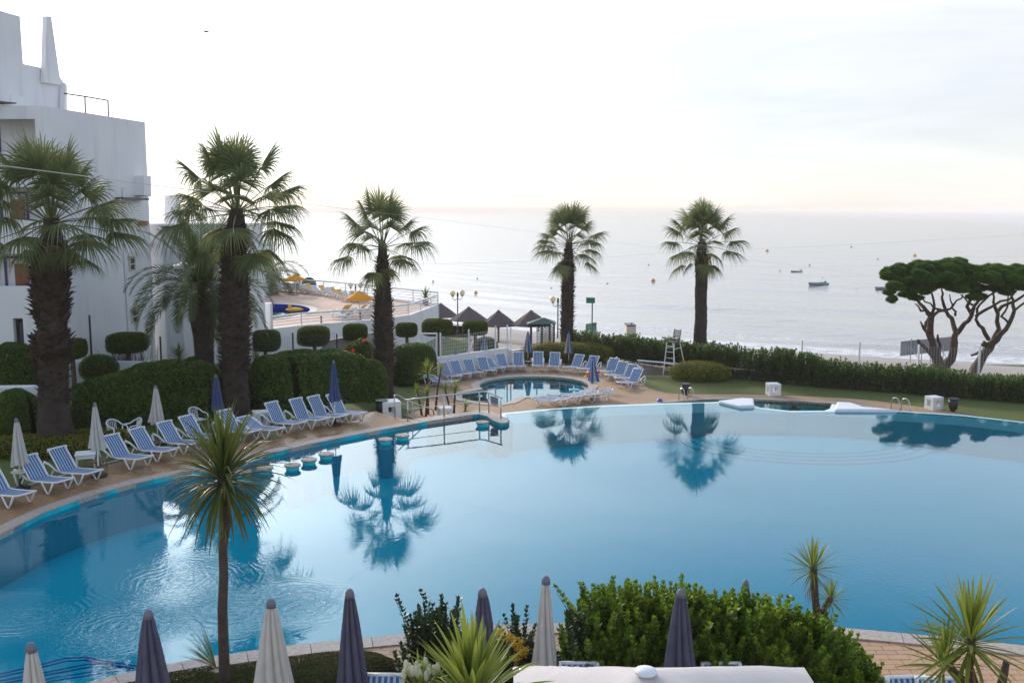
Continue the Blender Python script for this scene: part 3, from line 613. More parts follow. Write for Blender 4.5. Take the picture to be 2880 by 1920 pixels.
q.link(q.mix(foam, q.mix(q.rng(off, 0, 12), (.30,.265,.235), (.30,.285,.265)), (.78,.78,.78)), q.p.inputs['Base Color'])
q.link(q.math('ADD', q.math('MULTIPLY', foam, .7), .16), q.p.inputs['Roughness']); q.p.inputs['Specular IOR Level'].default_value = .65; q.p.inputs['IOR'].default_value = 1.8
q.link(q.bump(q.math('ADD', h, q.math('MULTIPLY', foam, .05)), .24), q.p.inputs['Normal']); M['sea'] = q.m
A = []; dist = [-12]
while dist[-1] < 9000: dist.append(dist[-1]+max(1.3, abs(dist[-1])*.012) if dist[-1] < 500 else dist[-1]*1.22)
dist[-1] = 9000
us = np.r_[np.linspace(-1, 1, 221)]
for d in dist:
    for u in us:
        yy = (109+d); x = u*(75+d*.95); y = 109+d+(shore(x)-110)*(1 if d < 500 else max(0, 1-(d-500)/1500)); z = ZSEA
        if d < 450:
            k = math.exp(-d/260); ph = (d+3.2*math.sin(x*.043)+1.7*math.sin(x*.11+1))
            z += k*(.10*math.sin(ph*.40)+.07*math.sin(ph*.23+x*.02+.5)+.05*math.sin(x*.21+ph*.6))
            for d0, am, wd in ((11, .42, 1.7), (24, .26, 2.0), (45, .32, 2.3), (72, .22, 3.0), (104, .22, 3.2)):
                z += am*math.exp(-((ph-d0)/wd)**2)*(.45+.55*math.sin(x*.052+d0))
        A.append((x, y, z))
nx = len(us); MB().add(A, [(j*nx+i, j*nx+i+1, (j+1)*nx+i+1, (j+1)*nx+i) for j in range(len(dist)-1) for i in range(nx-1)]).build('sea', 'sea', None, True, 'structure')
# footpaths behind the garden wall
pp = [XY(gp(p, -2.0)) for p in [c7(860,520),c7(960,560),c7(1120,600),c7(1500,640),c7(1560,600),c7(1300,560),c7(1000,505)]]
sheet('beach_path', [[Vector((-9,64,0)),Vector((6,62.5,0)),Vector((14,60.5,0)),Vector((16,66,0)),Vector((2,72,0)),Vector((-6,76,0))]], -1.62, 'path', .8)
# solid earth below everything, out of sight
MB().box((0, 30, -8), (220, 150, 2)).build('ground', 'soil', None, False, 'structure')
# ------------------------------------------------------------------ hotel building on the left
corner = gp(D(385, 832), -.1); CY = corner.y
pw, nw = corner.copy(), Vector((math.cos(R(10.6)), -math.sin(R(10.6)), 0)); uw = Vector((math.sin(R(10.6)), math.cos(R(10.6)), 0))
hb = thing('hotel_building', 'white stucco hotel building with stepped roof and balconies behind the left palms', 'hotel')
B0 = hit(D(97, 300), pw, nw); B0.z = 0; Cc = Vector((corner.x, corner.y, 0))
zroof = hit(D(327, 280), pw, nw); Cc = hit(D(344, 519), pw, nw); Cc.z = 0
zC = hit(D(327, 280), pw, nw).z; zB = zC; zr = (zC+zB)/2
def mb_wallprism(pts_px, p, n, depth):           # outline read on a wall plane, given its real thickness behind it
    P = [hit(D(*q_), p, n) for q_ in pts_px]; Q = [v-n*depth for v in P]; k = len(P); mb = MB()
    tr = tessellate_polygon([[Vector((v.dot(uw), v.z, 0)) for v in P]])
    mb.add(P+Q, [tuple(t) for t in tr]+[tuple(k+i for i in reversed(t)) for t in tr]+[(i,(i+1)%k,k+(i+1)%k,k+i) for i in range(k)]); return mb
# side wall along the garden (prism), then the balcony front
L_ = (Cc-B0).length
foot = [B0, Cc, Cc-nw*11, Vector((B0.x-12, B0.y+1.87, 0)), Vector((B0.x-.3, B0.y+1.87, 0)), Vector((B0.x-.3, B0.y+.252, 0)), Vector((B0.x-.002, B0.y+.252, 0))]
MB().prism(foot, -1.7, zr).build('side_wall', 'stucco', hb)
zt_ = 7.55
BY = B0.y
def fx(px): return at(D(px, 500), BY).x
x1 = B0.x-.004; xo = fx(97); x0 = x1-16
if xo > x1-.3: xo = x1-.3
lv = []
for ytop, ybot in ((320, 366), (440, 505), (583, 657)):
    lv.append((at(D(40, ybot), BY).z, at(D(40, ytop), BY).z))
lv = lv[::-1]      # bottom first
lv = [(lv[0][0], lv[0][1]), (lv[0][0]+2.95, lv[0][1]+2.95), (lv[0][0]+5.9, lv[0][1]+5.9)]
z = -1.7; fr = MB()
gr = (at(D(40, 785), BY).z-2.2, at(D(40, 731), BY).z)
bands = [(gr[1], lv[0][0]), (lv[0][1], lv[1][0]), (lv[1][1], lv[2][0]), (lv[2][1], zr-.003)]
for a_, b_ in bands: fr.box(((x0+xo)/2, BY+.125, (a_+b_)/2), (xo-x0, .25, b_-a_))
fr.box(((xo+x1)/2, BY+.125, (-1.7+zr-.003)/2), (x1-xo, .25, zr-.003+1.7))
# ground floor wall with door opening
dx0, dx1 = at(D(31,760), BY).x, at(D(54,760), BY).x
fr.box(((x0+dx0)/2, BY+.125, (-1.7+gr[1])/2), (dx0-x0, .25, gr[1]+1.7)); fr.box(((dx1+xo)/2, BY+.125, (-1.7+gr[1])/2), (xo-dx1, .25, gr[1]+1.7))
fr.build('front_wall', 'stucco', hb)
rc = MB(); rc.box(((x0+xo)/2, BY+1.75, (zr-1.7)/2), (xo-x0, .2, zr+1.69)); rc.box((xo+.1, BY+.95, (zr-1.7)/2), (.2, 1.39, zr+1.6))
for a_, b_ in bands: rc.box(((x0+xo)/2, BY+.95, b_-1.05 if b_ < zr-.5 else zr-.14), (xo-x0-.01, 1.39, .22))
rc.build('balcony_recess', 'stucco', hb)
mb = MB(); mb.box(((dx0+dx1)/2+.15, BY+1.6, (gr[1]-.3-.5)/2+.1), (.75, .08, gr[1]+.2)); mb.build('door', 'door_wood', hb)
for k, (zb, zt2) in enumerate(lv):
    bxs = [at(D(10,620), BY+1.6).x, at(D(74,620), BY+1.6).x] if k < 2 else [at(D(-44,620), BY+1.6).x, at(D(20,620), BY+1.6).x]
    zf = zb-1.05+.1; zd = zt2-.18; w_ = (bxs[1]-bxs[0])
    f = MB(); yy = BY+1.62
    f.box((bxs[0]+.05, yy, (zf+zd)/2), (.1, .06, zd-zf)); f.box((bxs[1]-.05, yy, (zf+zd)/2), (.1, .06, zd-zf)); f.box(((bxs[0]+bxs[1])/2, yy, zd-.05), (w_-.202, .06, .1))
    wf = f.build('window_frame', 'blue_trim', hb)
    d = MB(); d.box((bxs[0]+w_*.62, yy-.005, (zf+zd-.35)/2), (w_*.5, .05, zd-.35-zf)); dd = d.build('balcony_door', 'door_wood', hb); bevel(dd, .01)
    g = MB(); 
    for q_ in (-1, 1): g.box((bxs[0]+w_*.62+q_*w_*.115, yy-.035, (zf+zd-.35)/2), (w_*.17, .012, (zd-.35-zf)*.8))
    g.build('door_panel', 'door_wood', dd)
    MB().ball((bxs[0]+w_*.45, yy-.1, zd+.12), .13, 10, 6).build('balcony_lamp', 'globe', hb)
    MB().box((bxs[0]-.35, yy+.0, (zf+zd)/2), (.12, .06, .22)).build('wall_fitting', 'cap_grey', hb)
# roof terraces, stair tower and tapering fin, set back from the garden wall
pu = pw-nw*2.2
mb_wallprism([(-60,8),(0,25),(46,38),(53,147),(128,163),(150,195),(151,262),(-60,262)], pu, nw, 5).build('roof_house', 'stucco', hb)
mb_wallprism([(107,40),(111,37.5),(118,39),(140,195),(102.5,190)], pu+nw*.25, nw, .22).build('chimney_fin', 'stucco', hb)
mb_wallprism([(26,267.5/1.0-50),(56,222),(57,262),(26,258)], pu+nw*.05, nw, .1).build('roof_door', 'white_paint', hb)
mb_wallprism([(150,191),(154,197),(154,262),(147,262)], pu+nw*.35, nw, .25).build('roof_pier', 'stucco', hb)
mb_wallprism([(0,232),(38,236),(38,239),(0,236)], pu+nw*.7, nw, 1.2).build('roof_canopy', 'wood_dark', hb)
mb_wallprism([(0,239),(30,242),(30,249),(0,249)], pu+nw*.5, nw, .9).build('roof_planter', 'stucco', hb)
# brown pipe railing on the roof
pr = pw-nw*.25; A_ = [hit(D(*p), pr, nw) for p in [(148,215),(195,222),(248,231)]]; zz = [hit(D(*p), pr, nw) for p in [(152,253),(196,261),(249,270)]]
rl = thing('roof_railing', 'thin brown pipe railing on the hotel roof against the sky', 'railing', tuple(zz[0])); o0 = zz[0]
MB().tube([a_-o0 for a_ in A_], .035).build('top_rail', 'wood_dark', rl)
for a_, b_ in zip(A_[1:], zz[1:]): MB().tube([b_-o0-Vector((0,0,.1)), a_-o0], .035).build('post', 'wood_dark', rl)
# corner turret block, awning and shutter
mb_wallprism([(331,404),(346.5,404),(347.5,452),(331,449)], pw+nw*.55, nw, 1.6).build('corner_box', 'stucco', hb)
mb_wallprism([(284,453),(342,455),(343,460),(284,458)], pw+nw*.5, nw, .45).build('awning_box', 'boat_hull', hb)
sh = mb_wallprism([(288,464),(330,466),(331,519),(289,519)], pw+nw*.03, nw, .05).build('shutter', 'white_paint', hb)
for k in range(9):
    a_ = hit(D(289,466+k*5.6), pw+nw*.045, nw); b_ = hit(D(330,468+k*5.5), pw+nw*.045, nw); MB().tube([a_, b_], .022, 4).build('shutter_slat', 'white_paint', sh)
br = thing('loose_brick_pile', 'short stack of red bricks on the hotel ledge by the right corner', 'bricks', tuple(hit(D(318,519), pw+nw*.1, nw)))
for r_ in range(3):
    for c_ in range(4):
        o = link('brick', bpy.data.meshes.get('brick') or MB().box((0,0,0), (.2,.1,.07)).mesh('brick','brick'), br); v = uw*(c_*.215+(r_%2)*.1+.1); o.location = (v.x, v.y, .04+r_*.085); o.rotation_euler = (0,0,math.atan2(uw.y,uw.x)+rng.uniform(-.05,.05))
# downpipe, slit windows with tiled hoods
P = [hit(D(*p), pw+nw*.06, nw) for p in [(283,430),(285,560),(300,835)]]; MB().tube(P, .05).build('downpipe', 'white_paint', hb)
for (sxp, sy0, sy1) in ((369, 723, 762), (376, 870, 908)):
    c_ = c2(0,0); s0, s1 = (sxp, sy0), (sxp+1.5, sy1); a_ = hit(s0, pw, nw); b_ = hit(s1, pw, nw); h_ = a_.z-b_.z
    fm = MB(); cc = (a_+b_)/2; 
    def wb(mb, cu, cz, du, dz, dn, out): 
        c0 = cc+uw*cu+Vector((0,0,cz))+nw*out; mb.box(tuple(c0), (du, dn, dz), math.atan2(uw.y, uw.x))
    wb(fm, -.24, 0, .07, h_, .08, .04); wb(fm, .24, 0, .07, h_, .08, .04); wb(fm, 0, -h_/2+.035, .408, .07, .08, .04); wb(fm, 0, h_/2-.035, .408, .07, .08, .04); wb(fm, 0, 0, .408, .06, .08, .04)
    f = fm.build('slit_window', 'cream', hb); g = MB(); wb(g, 0, 0, .40, h_-.15, .03, .02); g.build('pane', 'glass', f)
    hd = MB(); hd.add([cc+uw*-.36+Vector((0,0,h_/2+.04))+nw*.01, cc+uw*.36+Vector((0,0,h_/2+.04))+nw*.01, cc+Vector((0,0,h_/2+.34))+nw*.01, cc+uw*-.36+Vector((0,0,h_/2+.04))+nw*.25, cc+uw*.36+Vector((0,0,h_/2+.04))+nw*.25, cc+Vector((0,0,h_/2+.3))+nw*.25], [(0,1,2),(3,5,4),(0,3,4,1),(1,4,5,2),(2,5,3,0)]); hd.build('hood', 'cream', f)
# lower wing facing the camera
WY = Cc.y+.5; zw_ = at(D(420,519), WY).z; wx0, wx1 = Cc.x-.6, at(D(560,519), WY).x
wing = thing('hotel_wing', 'lower white hotel wing with plain walls behind the date palm', 'building', (wx0, WY, -1.5)); ox = Vector((wx0, WY, -1.5))
xa, xb = at(D(378,700), WY).x, at(D(419,700), WY).x
m_ = MB(); m_.box(((xa-wx0)/2, 2, (zw_+1.5)/2), (xa-wx0, 4, zw_+1.5)); m_.box(((xa+xb)/2-wx0, 2.3, (zw_+1.4)/2), (xb-xa, 3.4, zw_+1.4)); m_.box(((xb+wx1)/2-wx0, 2, (zw_+1.5)/2), (wx1-xb, 4, zw_+1.5))
m_.build('wall', 'stucco', wing)
MB().box(((wx1-wx0)/2, 2, zw_+1.5+.06), (wx1-wx0+.1, 4.1, .12)).build('roof_slab', 'stucco', wing)
ch = at(D(397,490), WY+3); tp = at(D(397,449), WY+3).z
m_ = MB(); m_.box((ch.x-wx0, 3, (zw_+1.5+tp+1.5)/2), (.75, .75, tp-zw_), taper=.78); m_.build('chimney', 'stucco', wing)
al = at(c2(1500,458), WY-.1); m_ = MB(); m_.box((al.x-wx0, -.12, al.z+1.5), (.3, .2, .28)); m_.build('wall_lamp', 'cream', wing)
# ------------------------------------------------------------------ upper terrace of the neighbouring hotel
TZ = 1.0
tn = [gp(D(604,757), TZ), gp(D(700,746), TZ), gp(D(863,734), TZ), gp(D(943,723), TZ), gp(D(1007,699), TZ)]
tf = [gp(D(1006,697), TZ), gp(D(860,680), TZ), gp(D(760,669), TZ), gp(D(640,660), TZ), gp(D(540,652), TZ)]
tpoly = [Vector((wx1-2, WY+2, 0))]+tn+tf[1:]+[Vector((-40, 96, 0)), Vector((-34, 66, 0))]
# pool on the terrace
pcx = XY(gp(c4(480,495), TZ)); 
pa_, pb_, pe_ = gp(c4(480,412), TZ), gp(c4(480,600), TZ), gp(c4(832,502), TZ); pry = (pa_.y-pb_.y)/2; prx = pe_.x-(pa_.x+pb_.x)/2+2.0
tp_ = [Vector((pe_.x-prx+prx*math.cos(a), (pa_.y+pb_.y)/2+pry*math.sin(a), 0)) for a in np.linspace(0, 2*math.pi, 48)[:-1]]
tpoly_in = [v for v in tpoly]
tr_ = sheet('neighbour_terrace', [tpoly, tp_], TZ-.12, 'terrace_floor'); 
sheet('terrace_pool_basin', [tp_], TZ-1.3, 'basin2_floor'); n_ = len(tp_)
o = MB(); o.add([(p.x,p.y,TZ-.12) for p in tp_]+[(p.x,p.y,TZ-1.3) for p in tp_], [(i,(i+1)%n_,n_+(i+1)%n_,n_+i) for i in range(n_)]); o.build('terrace_pool_wall', 'basin2_floor', None, False, 'structure')
sheet('terrace_pool_water', [tp_], TZ-.45, 'water_small')
tr1 = tp_+[tp_[0]]; A2 = offs(tr1, .55); B2 = offs(tr1, -.55); outA = A2 if abs(area(A2[:-1])) > abs(area(B2[:-1])) else B2
ribbon('terrace_pool_rim', outA, tr1, TZ-.10, TZ-.10, 'coping')
wl_ = thing('terrace_wall', 'long white retaining wall of the neighbouring terrace, bent at its right end', 'wall', tuple(tn[0]-Vector((0,0,3.5)))); o0 = tn[0]-Vector((0,0,3.5))
ln = [Vector((wx1-.5, WY+1.2, TZ))]+tn+[tf[1]]
A3 = offs([XY(p) for p in ln], 0); B3 = offs([XY(p) for p in ln], .3)
m_ = MB(); nn_ = len(A3)
m_.add([(p.x-o0.x,p.y-o0.y,TZ-o0.z) for p in A3]+[(p.x-o0.x,p.y-o0.y,TZ-o0.z) for p in B3]+[(p.x-o0.x,p.y-o0.y,-3.2-o0.z) for p in A3]+[(p.x-o0.x,p.y-o0.y,-3.2-o0.z) for p in B3],
       [(i,i+1,nn_+i+1,nn_+i) for i in range(nn_-1)]+[(2*nn_+i,2*nn_+i+1,i+1,i) for i in range(nn_-1)]+[(nn_+i,nn_+i+1,3*nn_+i+1,3*nn_+i) for i in range(nn_-1)]+[(nn_-1,2*nn_-1,4*nn_-1,3*nn_-1)])
m_.build('wall', 'stucco', wl_)
g0, g1 = gp(c4(985,1000), -1.5), gp(c4(1540,900), -1.5)
m_ = MB(); a_ = at(c4(985,880), g0.y-.2+.0); 
for (xa_, xb_) in ((at(c4(985,800), 57.5).x, at(c4(1545,800), 57.5).x),):
    zt0 = at(c4(985,822), 57.5).z; zt1 = at(c4(1545,762), 57.5).z
    m_.add([(xa_-o0.x,57.5-o0.y,-1.8-o0.z),(xb_-o0.x,59.5-o0.y,-1.8-o0.z),(xb_-o0.x,59.5-o0.y,zt1-o0.z),(xa_-o0.x,57.5-o0.y,zt0-o0.z),
            (xa_-o0.x,57.9-o0.y,-1.8-o0.z),(xb_-o0.x,59.9-o0.y,-1.8-o0.z),(xb_-o0.x,59.9-o0.y,zt1-o0.z),(xa_-o0.x,57.9-o0.y,zt0-o0.z)], [(0,1,2,3),(3,2,6,7),(4,7,6,5),(0,3,7,4),(1,5,6,2)])
m_.build('ramp_wall', 'concrete', wl_)
pl_ = gp(D(596,756), TZ); m_ = MB(); xL, xR = at(D(584,720), pl_.y-.4).x, at(D(608,720), pl_.y-.4).x; ztp = at(D(596,697), pl_.y-.4).z
pil = thing('white_pier', 'square white pier beside the trunk at the left end of the terrace railing', 'pier', ((xL+xR)/2, pl_.y-.4, -1.5)); m_.box((0,.3,(ztp+1.5)/2), (xR-xL+.7,.6,ztp+1.5)); o = m_.build('block', 'stucco', pil); bevel(o, .03)
def railing(name, label, base, top_h, nrail, step, m_='white_paint', pr_=.045, rr=.028, zb=0.0, tr_r=.07):
    t = thing(name, label, 'railing', tuple(base[0])); o = base[0]; P = [p-o for p in base]
    for k in range(nrail):
        h = top_h*(k+1)/nrail; MB().tube([p+Vector((0,0,h)) for p in P], tr_r if k == nrail-1 else rr, 6).build('top_rail' if k == nrail-1 else 'rail', m_, t)
    pts = resample(P, step); me = None
    for p in pts:
        if me is None: me = MB().tube([(0,0,zb), (0,0,top_h-.01)], pr_, 6).mesh('post', m_)
        link('post', me, t, None, p)
    return t
railing('terrace_railing', 'white four-bar railing along the near edge of the upper terrace', [gp(D(609,757), TZ)+Vector((0,.1,0))]+[p+Vector((-.05,.15,0)) for p in tn[1:]], .72, 4, 2.9)
railing('terrace_railing', 'white four-bar railing on the seaward edge of the upper terrace', [p for p in tf], .85, 4, 3.3, zb=-.2)
# parapet on the sea side
P = [XY(p) for p in tf]; m_ = MB(); A3 = offs(P, -.12); B3 = offs(P, .12); nn_ = len(P)
o = MB(); o.add([(p.x,p.y,TZ) for p in A3]+[(p.x,p.y,TZ) for p in B3]+[(p.x,p.y,-2.5) for p in A3]+[(p.x,p.y,-2.5) for p in B3], [(i,i+1,nn_+i+1,nn_+i) for i in range(nn_-1)]+[(2*nn_+i,2*nn_+i+1,i+1,i) for i in range(nn_-1)]+[(nn_+i,nn_+i+1,3*nn_+i+1,3*nn_+i) for i in range(nn_-1)])
tag(o.build('sea_parapet', 'stucco'), 'low white parapet under the seaward railing of the upper terrace', 'parapet')
# distant white pavilion
dY = 84; a_, b_ = at(D(561,604), dY), at(D(602,604), dY); zt0 = at(D(580,568), dY).z
pv_ = thing('terrace_pavilion', 'small white glazed pavilion with turquoise sign behind the thick palm', 'pavilion', (a_.x, dY, TZ-.1)); W_ = b_.x-a_.x
m_ = MB(); m_.box((W_/2,2,(zt0-TZ)/2), (W_,4,zt0-TZ+.1)); m_.build('wall', 'stucco', pv_)
for k in range(4):
    f = MB().box((W_*(.14+k*.24), -.03, 1.0), (W_*.17,.06,1.5)).build('window', 'white_paint', pv_); MB().box((W_*(.14+k*.24), -.07, 1.0), (W_*.12,.02,1.3)).build('pane', 'glass', f)
m_ = MB(); m_.box((W_*.9,-.1,2.25), (.8,.08,.42)); m_.build('sign_board', 'cyan', pv_)

# ------------------------------------------------------------------ lounger, chair, tables, umbrellas
def ribbonstrip(mb, prof, w_, th, mi=0):
    vs = []; n = len(prof)
    for (x, z) in prof: vs += [(x,-w_,z),(x,w_,z),(x,w_,z-th),(x,-w_,z-th)]
    fs = [(4*i+a, 4*i+(a+1)%4, 4*(i+1)+(a+1)%4, 4*(i+1)+a)[::-1] for i in range(n-1) for a in range(4)]+[(0,1,2,3),(4*n-1,4*n-2,4*n-3,4*n-4)]
    return mb.add(vs, fs, mi)
seat_p = [(.97,.40),(.8,.375),(.55,.35),(.25,.325),(0,.305),(-.2,.31)]
def lounger_proto(back, sling='sling'):
    """back: angle of the backrest in degrees"""
    t = thing('sun_lounger', 'x', 'sun lounger'); b = R(back); hip = Vector((-.22, 0, .32)); d = Vector((-math.cos(b), 0, math.sin(b)))
    bp = [(-.2,.31)] + [(hip.x+d.x*s+.05*math.sin(s*3.3)*math.sin(b), hip.z+d.z*s-.02*math.sin(s*3.3)) for s in (.12,.28,.46,.64,.80)]
    ribbonstrip(MB(), seat_p, .275, .014).build('seat_sling', sling, t); ribbonstrip(MB(), bp, .275, .014).build('back_sling', sling, t)
    m_ = MB()
    for sy in (-1, 1):
        m_.tube([(x, sy*.30, z-.01) for x, z in seat_p], .028, 6); m_.tube([(x, sy*.30, z-.01) for x, z in bp], .024, 6)
    m_.tube([(.97,-.31,.385),(.97,.31,.385)], .028, 6); x, z = bp[-1]; m_.tube([(x,-.31,z),(x,.31,z)], .03, 6)
    m_.box((x+.03,-.30,z-.03), (.09,.05,.11)); m_.box((x+.03,.30,z-.03), (.09,.05,.11)); m_.tube([(.25,-.3,.30),(.25,.3,.30)], .02, 6); m_.tube([(-.3,-.3,.29),(-.3,.3,.29)], .02, 6)
    m_.build('frame', 'white', t, True)
    for sy in (-1, 1):
        MB().tube([(.86,sy*.325,.37),(.66,sy*.33,.02),(.58,sy*.33,.02),(.34,sy*.325,.33)], [.03,.026,.026,.03], 6).build('leg', 'white', t, True)
        MB().tube([(-.28,sy*.335,.31),(-.62,sy*.345,.50),(-.84,sy*.35,.55),(-.90,sy*.35,.50),(-.74,sy*.34,.02),(-.66,sy*.34,.02),(-.46,sy*.33,.33)], [.028,.034,.036,.036,.028,.026,.024], 6).build('leg', 'white', t, True)
    MB().tube([(-.70,-.34,.03),(-.70,.34,.03)], .018, 6).build('cross_bar', 'white', t)
    return t
pool_of = {}
def place_lounger(kind, F_, ang, z, label, group, first=True, dx=.62):
    key = kind
    if key not in pool_of: pool_of[key] = [lounger_proto(kind[0], kind[1]), True]; o = pool_of[key][0]
    else: o = copy_tree(pool_of[key][0])
    o.location = (F_.x-math.cos(ang)*dx, F_.y-math.sin(ang)*dx, z); o.rotation_euler = (0,0,ang); o['label'] = label; o['group'] = group; return o
dF = [c5(147,1407),c5(442,1302),c5(667,1235),c5(1057,1122),c5(1255,1062),c5(1455,1005),D(488,1024),c6(520,800),c6(760,778),c6(990,712),c6(1230,672),c6(1420,640),c6(1615,610)]
ba = [50,50,52,50,50,50,52,55,22,58,58,58,55]
note = ['','under the first white umbrella','beside white plastic table','by brown side table','before two white armchairs','beside the third white umbrella','half behind cordyline','right of navy umbrella','laid almost flat','right of white cube block','fourth from the right end','second from right','last at right']
note[0] = 'cut by the frame'; note[10] = 'third from right'
for k, (s_, b_, t_) in enumerate(zip(dF, ba, note)):
    F_ = gp(s_, 0); f = k/12; ang = math.atan2(-.87*(1-f)-.60*f, 1.64*(1-f)*1.0+.80*f); ang += rng.uniform(-.03,.03)
    place_lounger((b_, 'sling'), F_, ang, 0, 'striped lounger, %s from left in left pool row, %s' % (ORD[k], t_), 'striped loungers along the left pool deck')
kF = [((600,985),(430,925),50,'fourth'),((560,1040),(330,1010),20,'a'),((690,965),(560,905),50,''),((800,950),(680,880),50,''),((935,930),(800,860),52,''),((1010,905),(880,850),30,''),((1110,893),(990,835),52,''),
      ((1218,888),(1208,850),60,''),((1387,885),(1388,848),60,''),((1530,890),(1580,852),58,''),((1690,900),(1790,858),50,''),((1830,915),(1930,872),50,''),((2020,940),(2130,890),50,''),((2090,978),(2220,925),52,''),((2180,1005),(2320,950),50,''),((2210,1050),(2400,985),50,'')]
kord = sorted(range(len(kF)), key=lambda i: kF[i][0][0])
kn = {}
for r_, i in enumerate(kord): kn[i] = ORD[r_]
for i, (a_, h_, b_, _) in enumerate(kF):
    F_ = gp(c7(*a_), ZL); H_ = gp(c7(*h_), ZL); d = F_-H_
    if abs(d.x) < .6: ang = math.atan2(-1, (kc.x-F_.x)*.12)
    else: ang = math.atan2(d.y*.75, d.x)
    place_lounger((b_, 'sling'), F_, ang, ZL, 'blue striped lounger round the small round pool, %s of that ring counted from the left' % kn[i], 'striped loungers around the round pool', dx=.6)
nl = [((1400,1215),'leftmost'),((1530,1190),'second from the left'),((1660,1175),'third, carrying a turquoise cushion'),((1800,1155),'rightmost, beside the umbrella foot')]
for i, (s_, t_) in enumerate(nl):
    F_ = gp(c7(*s_), ZL); place_lounger((14, 'sling'), F_+Vector((0,.1,0)), R(180-12+i*3), ZL, 'flat striped lounger in the row of four between the pools, %s' % t_, 'flat loungers between the two pools', dx=.6)
Fc = gp(c7(1675,1140), ZL); tag(bevel(MB().box((0,0,.05), (.5,.4,.1)).build('cushion', 'cyan'), .03, 3), 'turquoise cushion lying on a flat lounger between the pools', 'cushion').location = (Fc.x+.3, Fc.y+.1, ZL+.36)
# foreground loungers seen over the parasol and bushes
for (xm, ym, w_, zt2, t_) in ((884,1546,.30,1.02,'left of the big spiky plant at the bottom edge'),(1329,1519,.3,1.12,'behind the left half of the white parasol'),(1653,1520,.3,1.12,'between grey umbrella and bush behind the white parasol'),(2075,1551,.3,.98,'right of the bright green bush, left of a pair'),(2145,1554,.3,.98,'right of the bright green bush, right of a pair')):
    d = ray(D(xm, ym)); zt3 = .97; t__ = (zt3-CAMZ)/d.z; p = Vector((d.x*t__, d.y*t__, 0))
    place_lounger((60, 'sling'), p, R(-90)+rng.uniform(-.06,.06), -.02, 'striped lounger backrest %s' % t_, 'striped loungers in the foreground', dx=-.66)

def chair_proto():
    t = thing('garden_armchair', 'x', 'armchair'); m_ = MB(); m_.box((0,0,.42), (.46,.46,.035)); o = m_.build('seat', 'white', t); bevel(o, .015)
    for i in range(7):
        a = R(-54+i*18); MB().tube([(-.17-.06*math.cos(a), .22*math.sin(a), .43), (-.25-.06*math.cos(a), .25*math.sin(a), .80)], .014, 5).build('slat', 'white', t)
    m_ = MB(); m_.tube([(.24,-.30,.0),(.23,-.29,.60),(.15,-.29,.65),(-.05,-.28,.66),(-.20,-.25,.76),(-.30,-.12,.84),(-.32,0,.85),(-.30,.12,.84),(-.20,.25,.76),(-.05,.28,.66),(.15,.29,.65),(.23,.29,.60),(.24,.30,0)], .026, 6); m_.build('arm_rail', 'white', t, True)
    for sy in (-1, 1): MB().tube([(-.17,sy*.22,.42),(-.27,sy*.27,0)], .024, 6).build('leg', 'white', t)
    return t
cp = chair_proto()
for i, (s_, z_, a_, l_) in enumerate([(c5(890,930),0,-.5,'white plastic armchair with slatted back left of its twin near the hedge'),(c5(1010,920),0,-2.4,'white plastic armchair turned sideways right of its twin'),(D(455,985),0,-.6,'white plastic armchair behind the loungers near the navy umbrella'),(n4(860,1300),ZL,2.9,'white plastic armchair among the loungers right of the round pool')]):
    o = cp if i == 0 else copy_tree(cp); p = gp(s_, z_); o.location = (p.x, p.y, z_ if z_ else -.05); o.rotation_euler = (0,0,a_); o['label'] = l_; o['group'] = 'white plastic armchairs'
def cube_table(s_, z_, size, label, rot=.2):
    p = gp(s_, z_); t = thing('cube_block', label, 'cube table', (p.x, p.y, z_), rot, 'white cube blocks with openings'); s = size; q_ = s*.3
    m_ = MB(); m_.box((0,0,s-s*.13), (s,s,s*.26)); o = m_.build('top_slab', 'white_paint', t); bevel(o, .015)
    m_ = MB(); m_.box((0,0,s*.13), (s*.995,s*.995,s*.26)); o = m_.build('bottom_slab', 'white_paint', t)
    for a in (-1,1):
        for b in (-1,1): MB().box((a*(s/2-q_/2-.004), b*(s/2-q_/2-.004), s*.5), (q_,q_,s*.476)).build('corner_post', 'white_paint', t)
    return t
cube_table(c6(1975,578), -.5, .78, 'white cube block beside the black bin at the end of the left deck', .35)
cube_table(c6(640,652), 0, .58, 'white cube block between loungers in the left row', .35)
cube_table(c8(1487,1285), ZL, .62, 'white cube block on the far grass edge, beyond the gap in the white rim', .12)
cube_table(c9(968,1370), ZL, .62, 'white cube block beside a dark bin near the pool ladder at right', .3)
cube_table(n7(290,1568), ZL, .6, 'white cube block half sunk behind the railing below the small plants', .3)
cube_table(n4(1350,1380), ZL, .5, 'small white cube block among loungers on the lawn edge', .3)
def bin_(s_, z_, h, label):
    p = gp(s_, z_); t = thing('litter_bin', label, 'bin', (p.x, p.y, z_)); MB().lathe([(.19,.12),(.24,h),(.22,h),(.17,.16)], 16).build('bucket', 'black', t, True); MB().lathe([(.245,h-.05),(.26,h-.05),(.26,h+.02),(.235,h+.02)], 16).build('rim', 'black', t)
    MB().lathe([(.12,0),(.13,.13)], 8).build('foot', 'black', t)
bin_(c8(713,1287), ZL, .60, 'black bin on a foot on the grass edge near the pool ladder'); bin_(c9(1120,1390), ZL, .62, 'black bin right of the cube block by the far path'); bin_(c6(1890,560), -.4, .70, 'black bin left of the cube block at the railing')
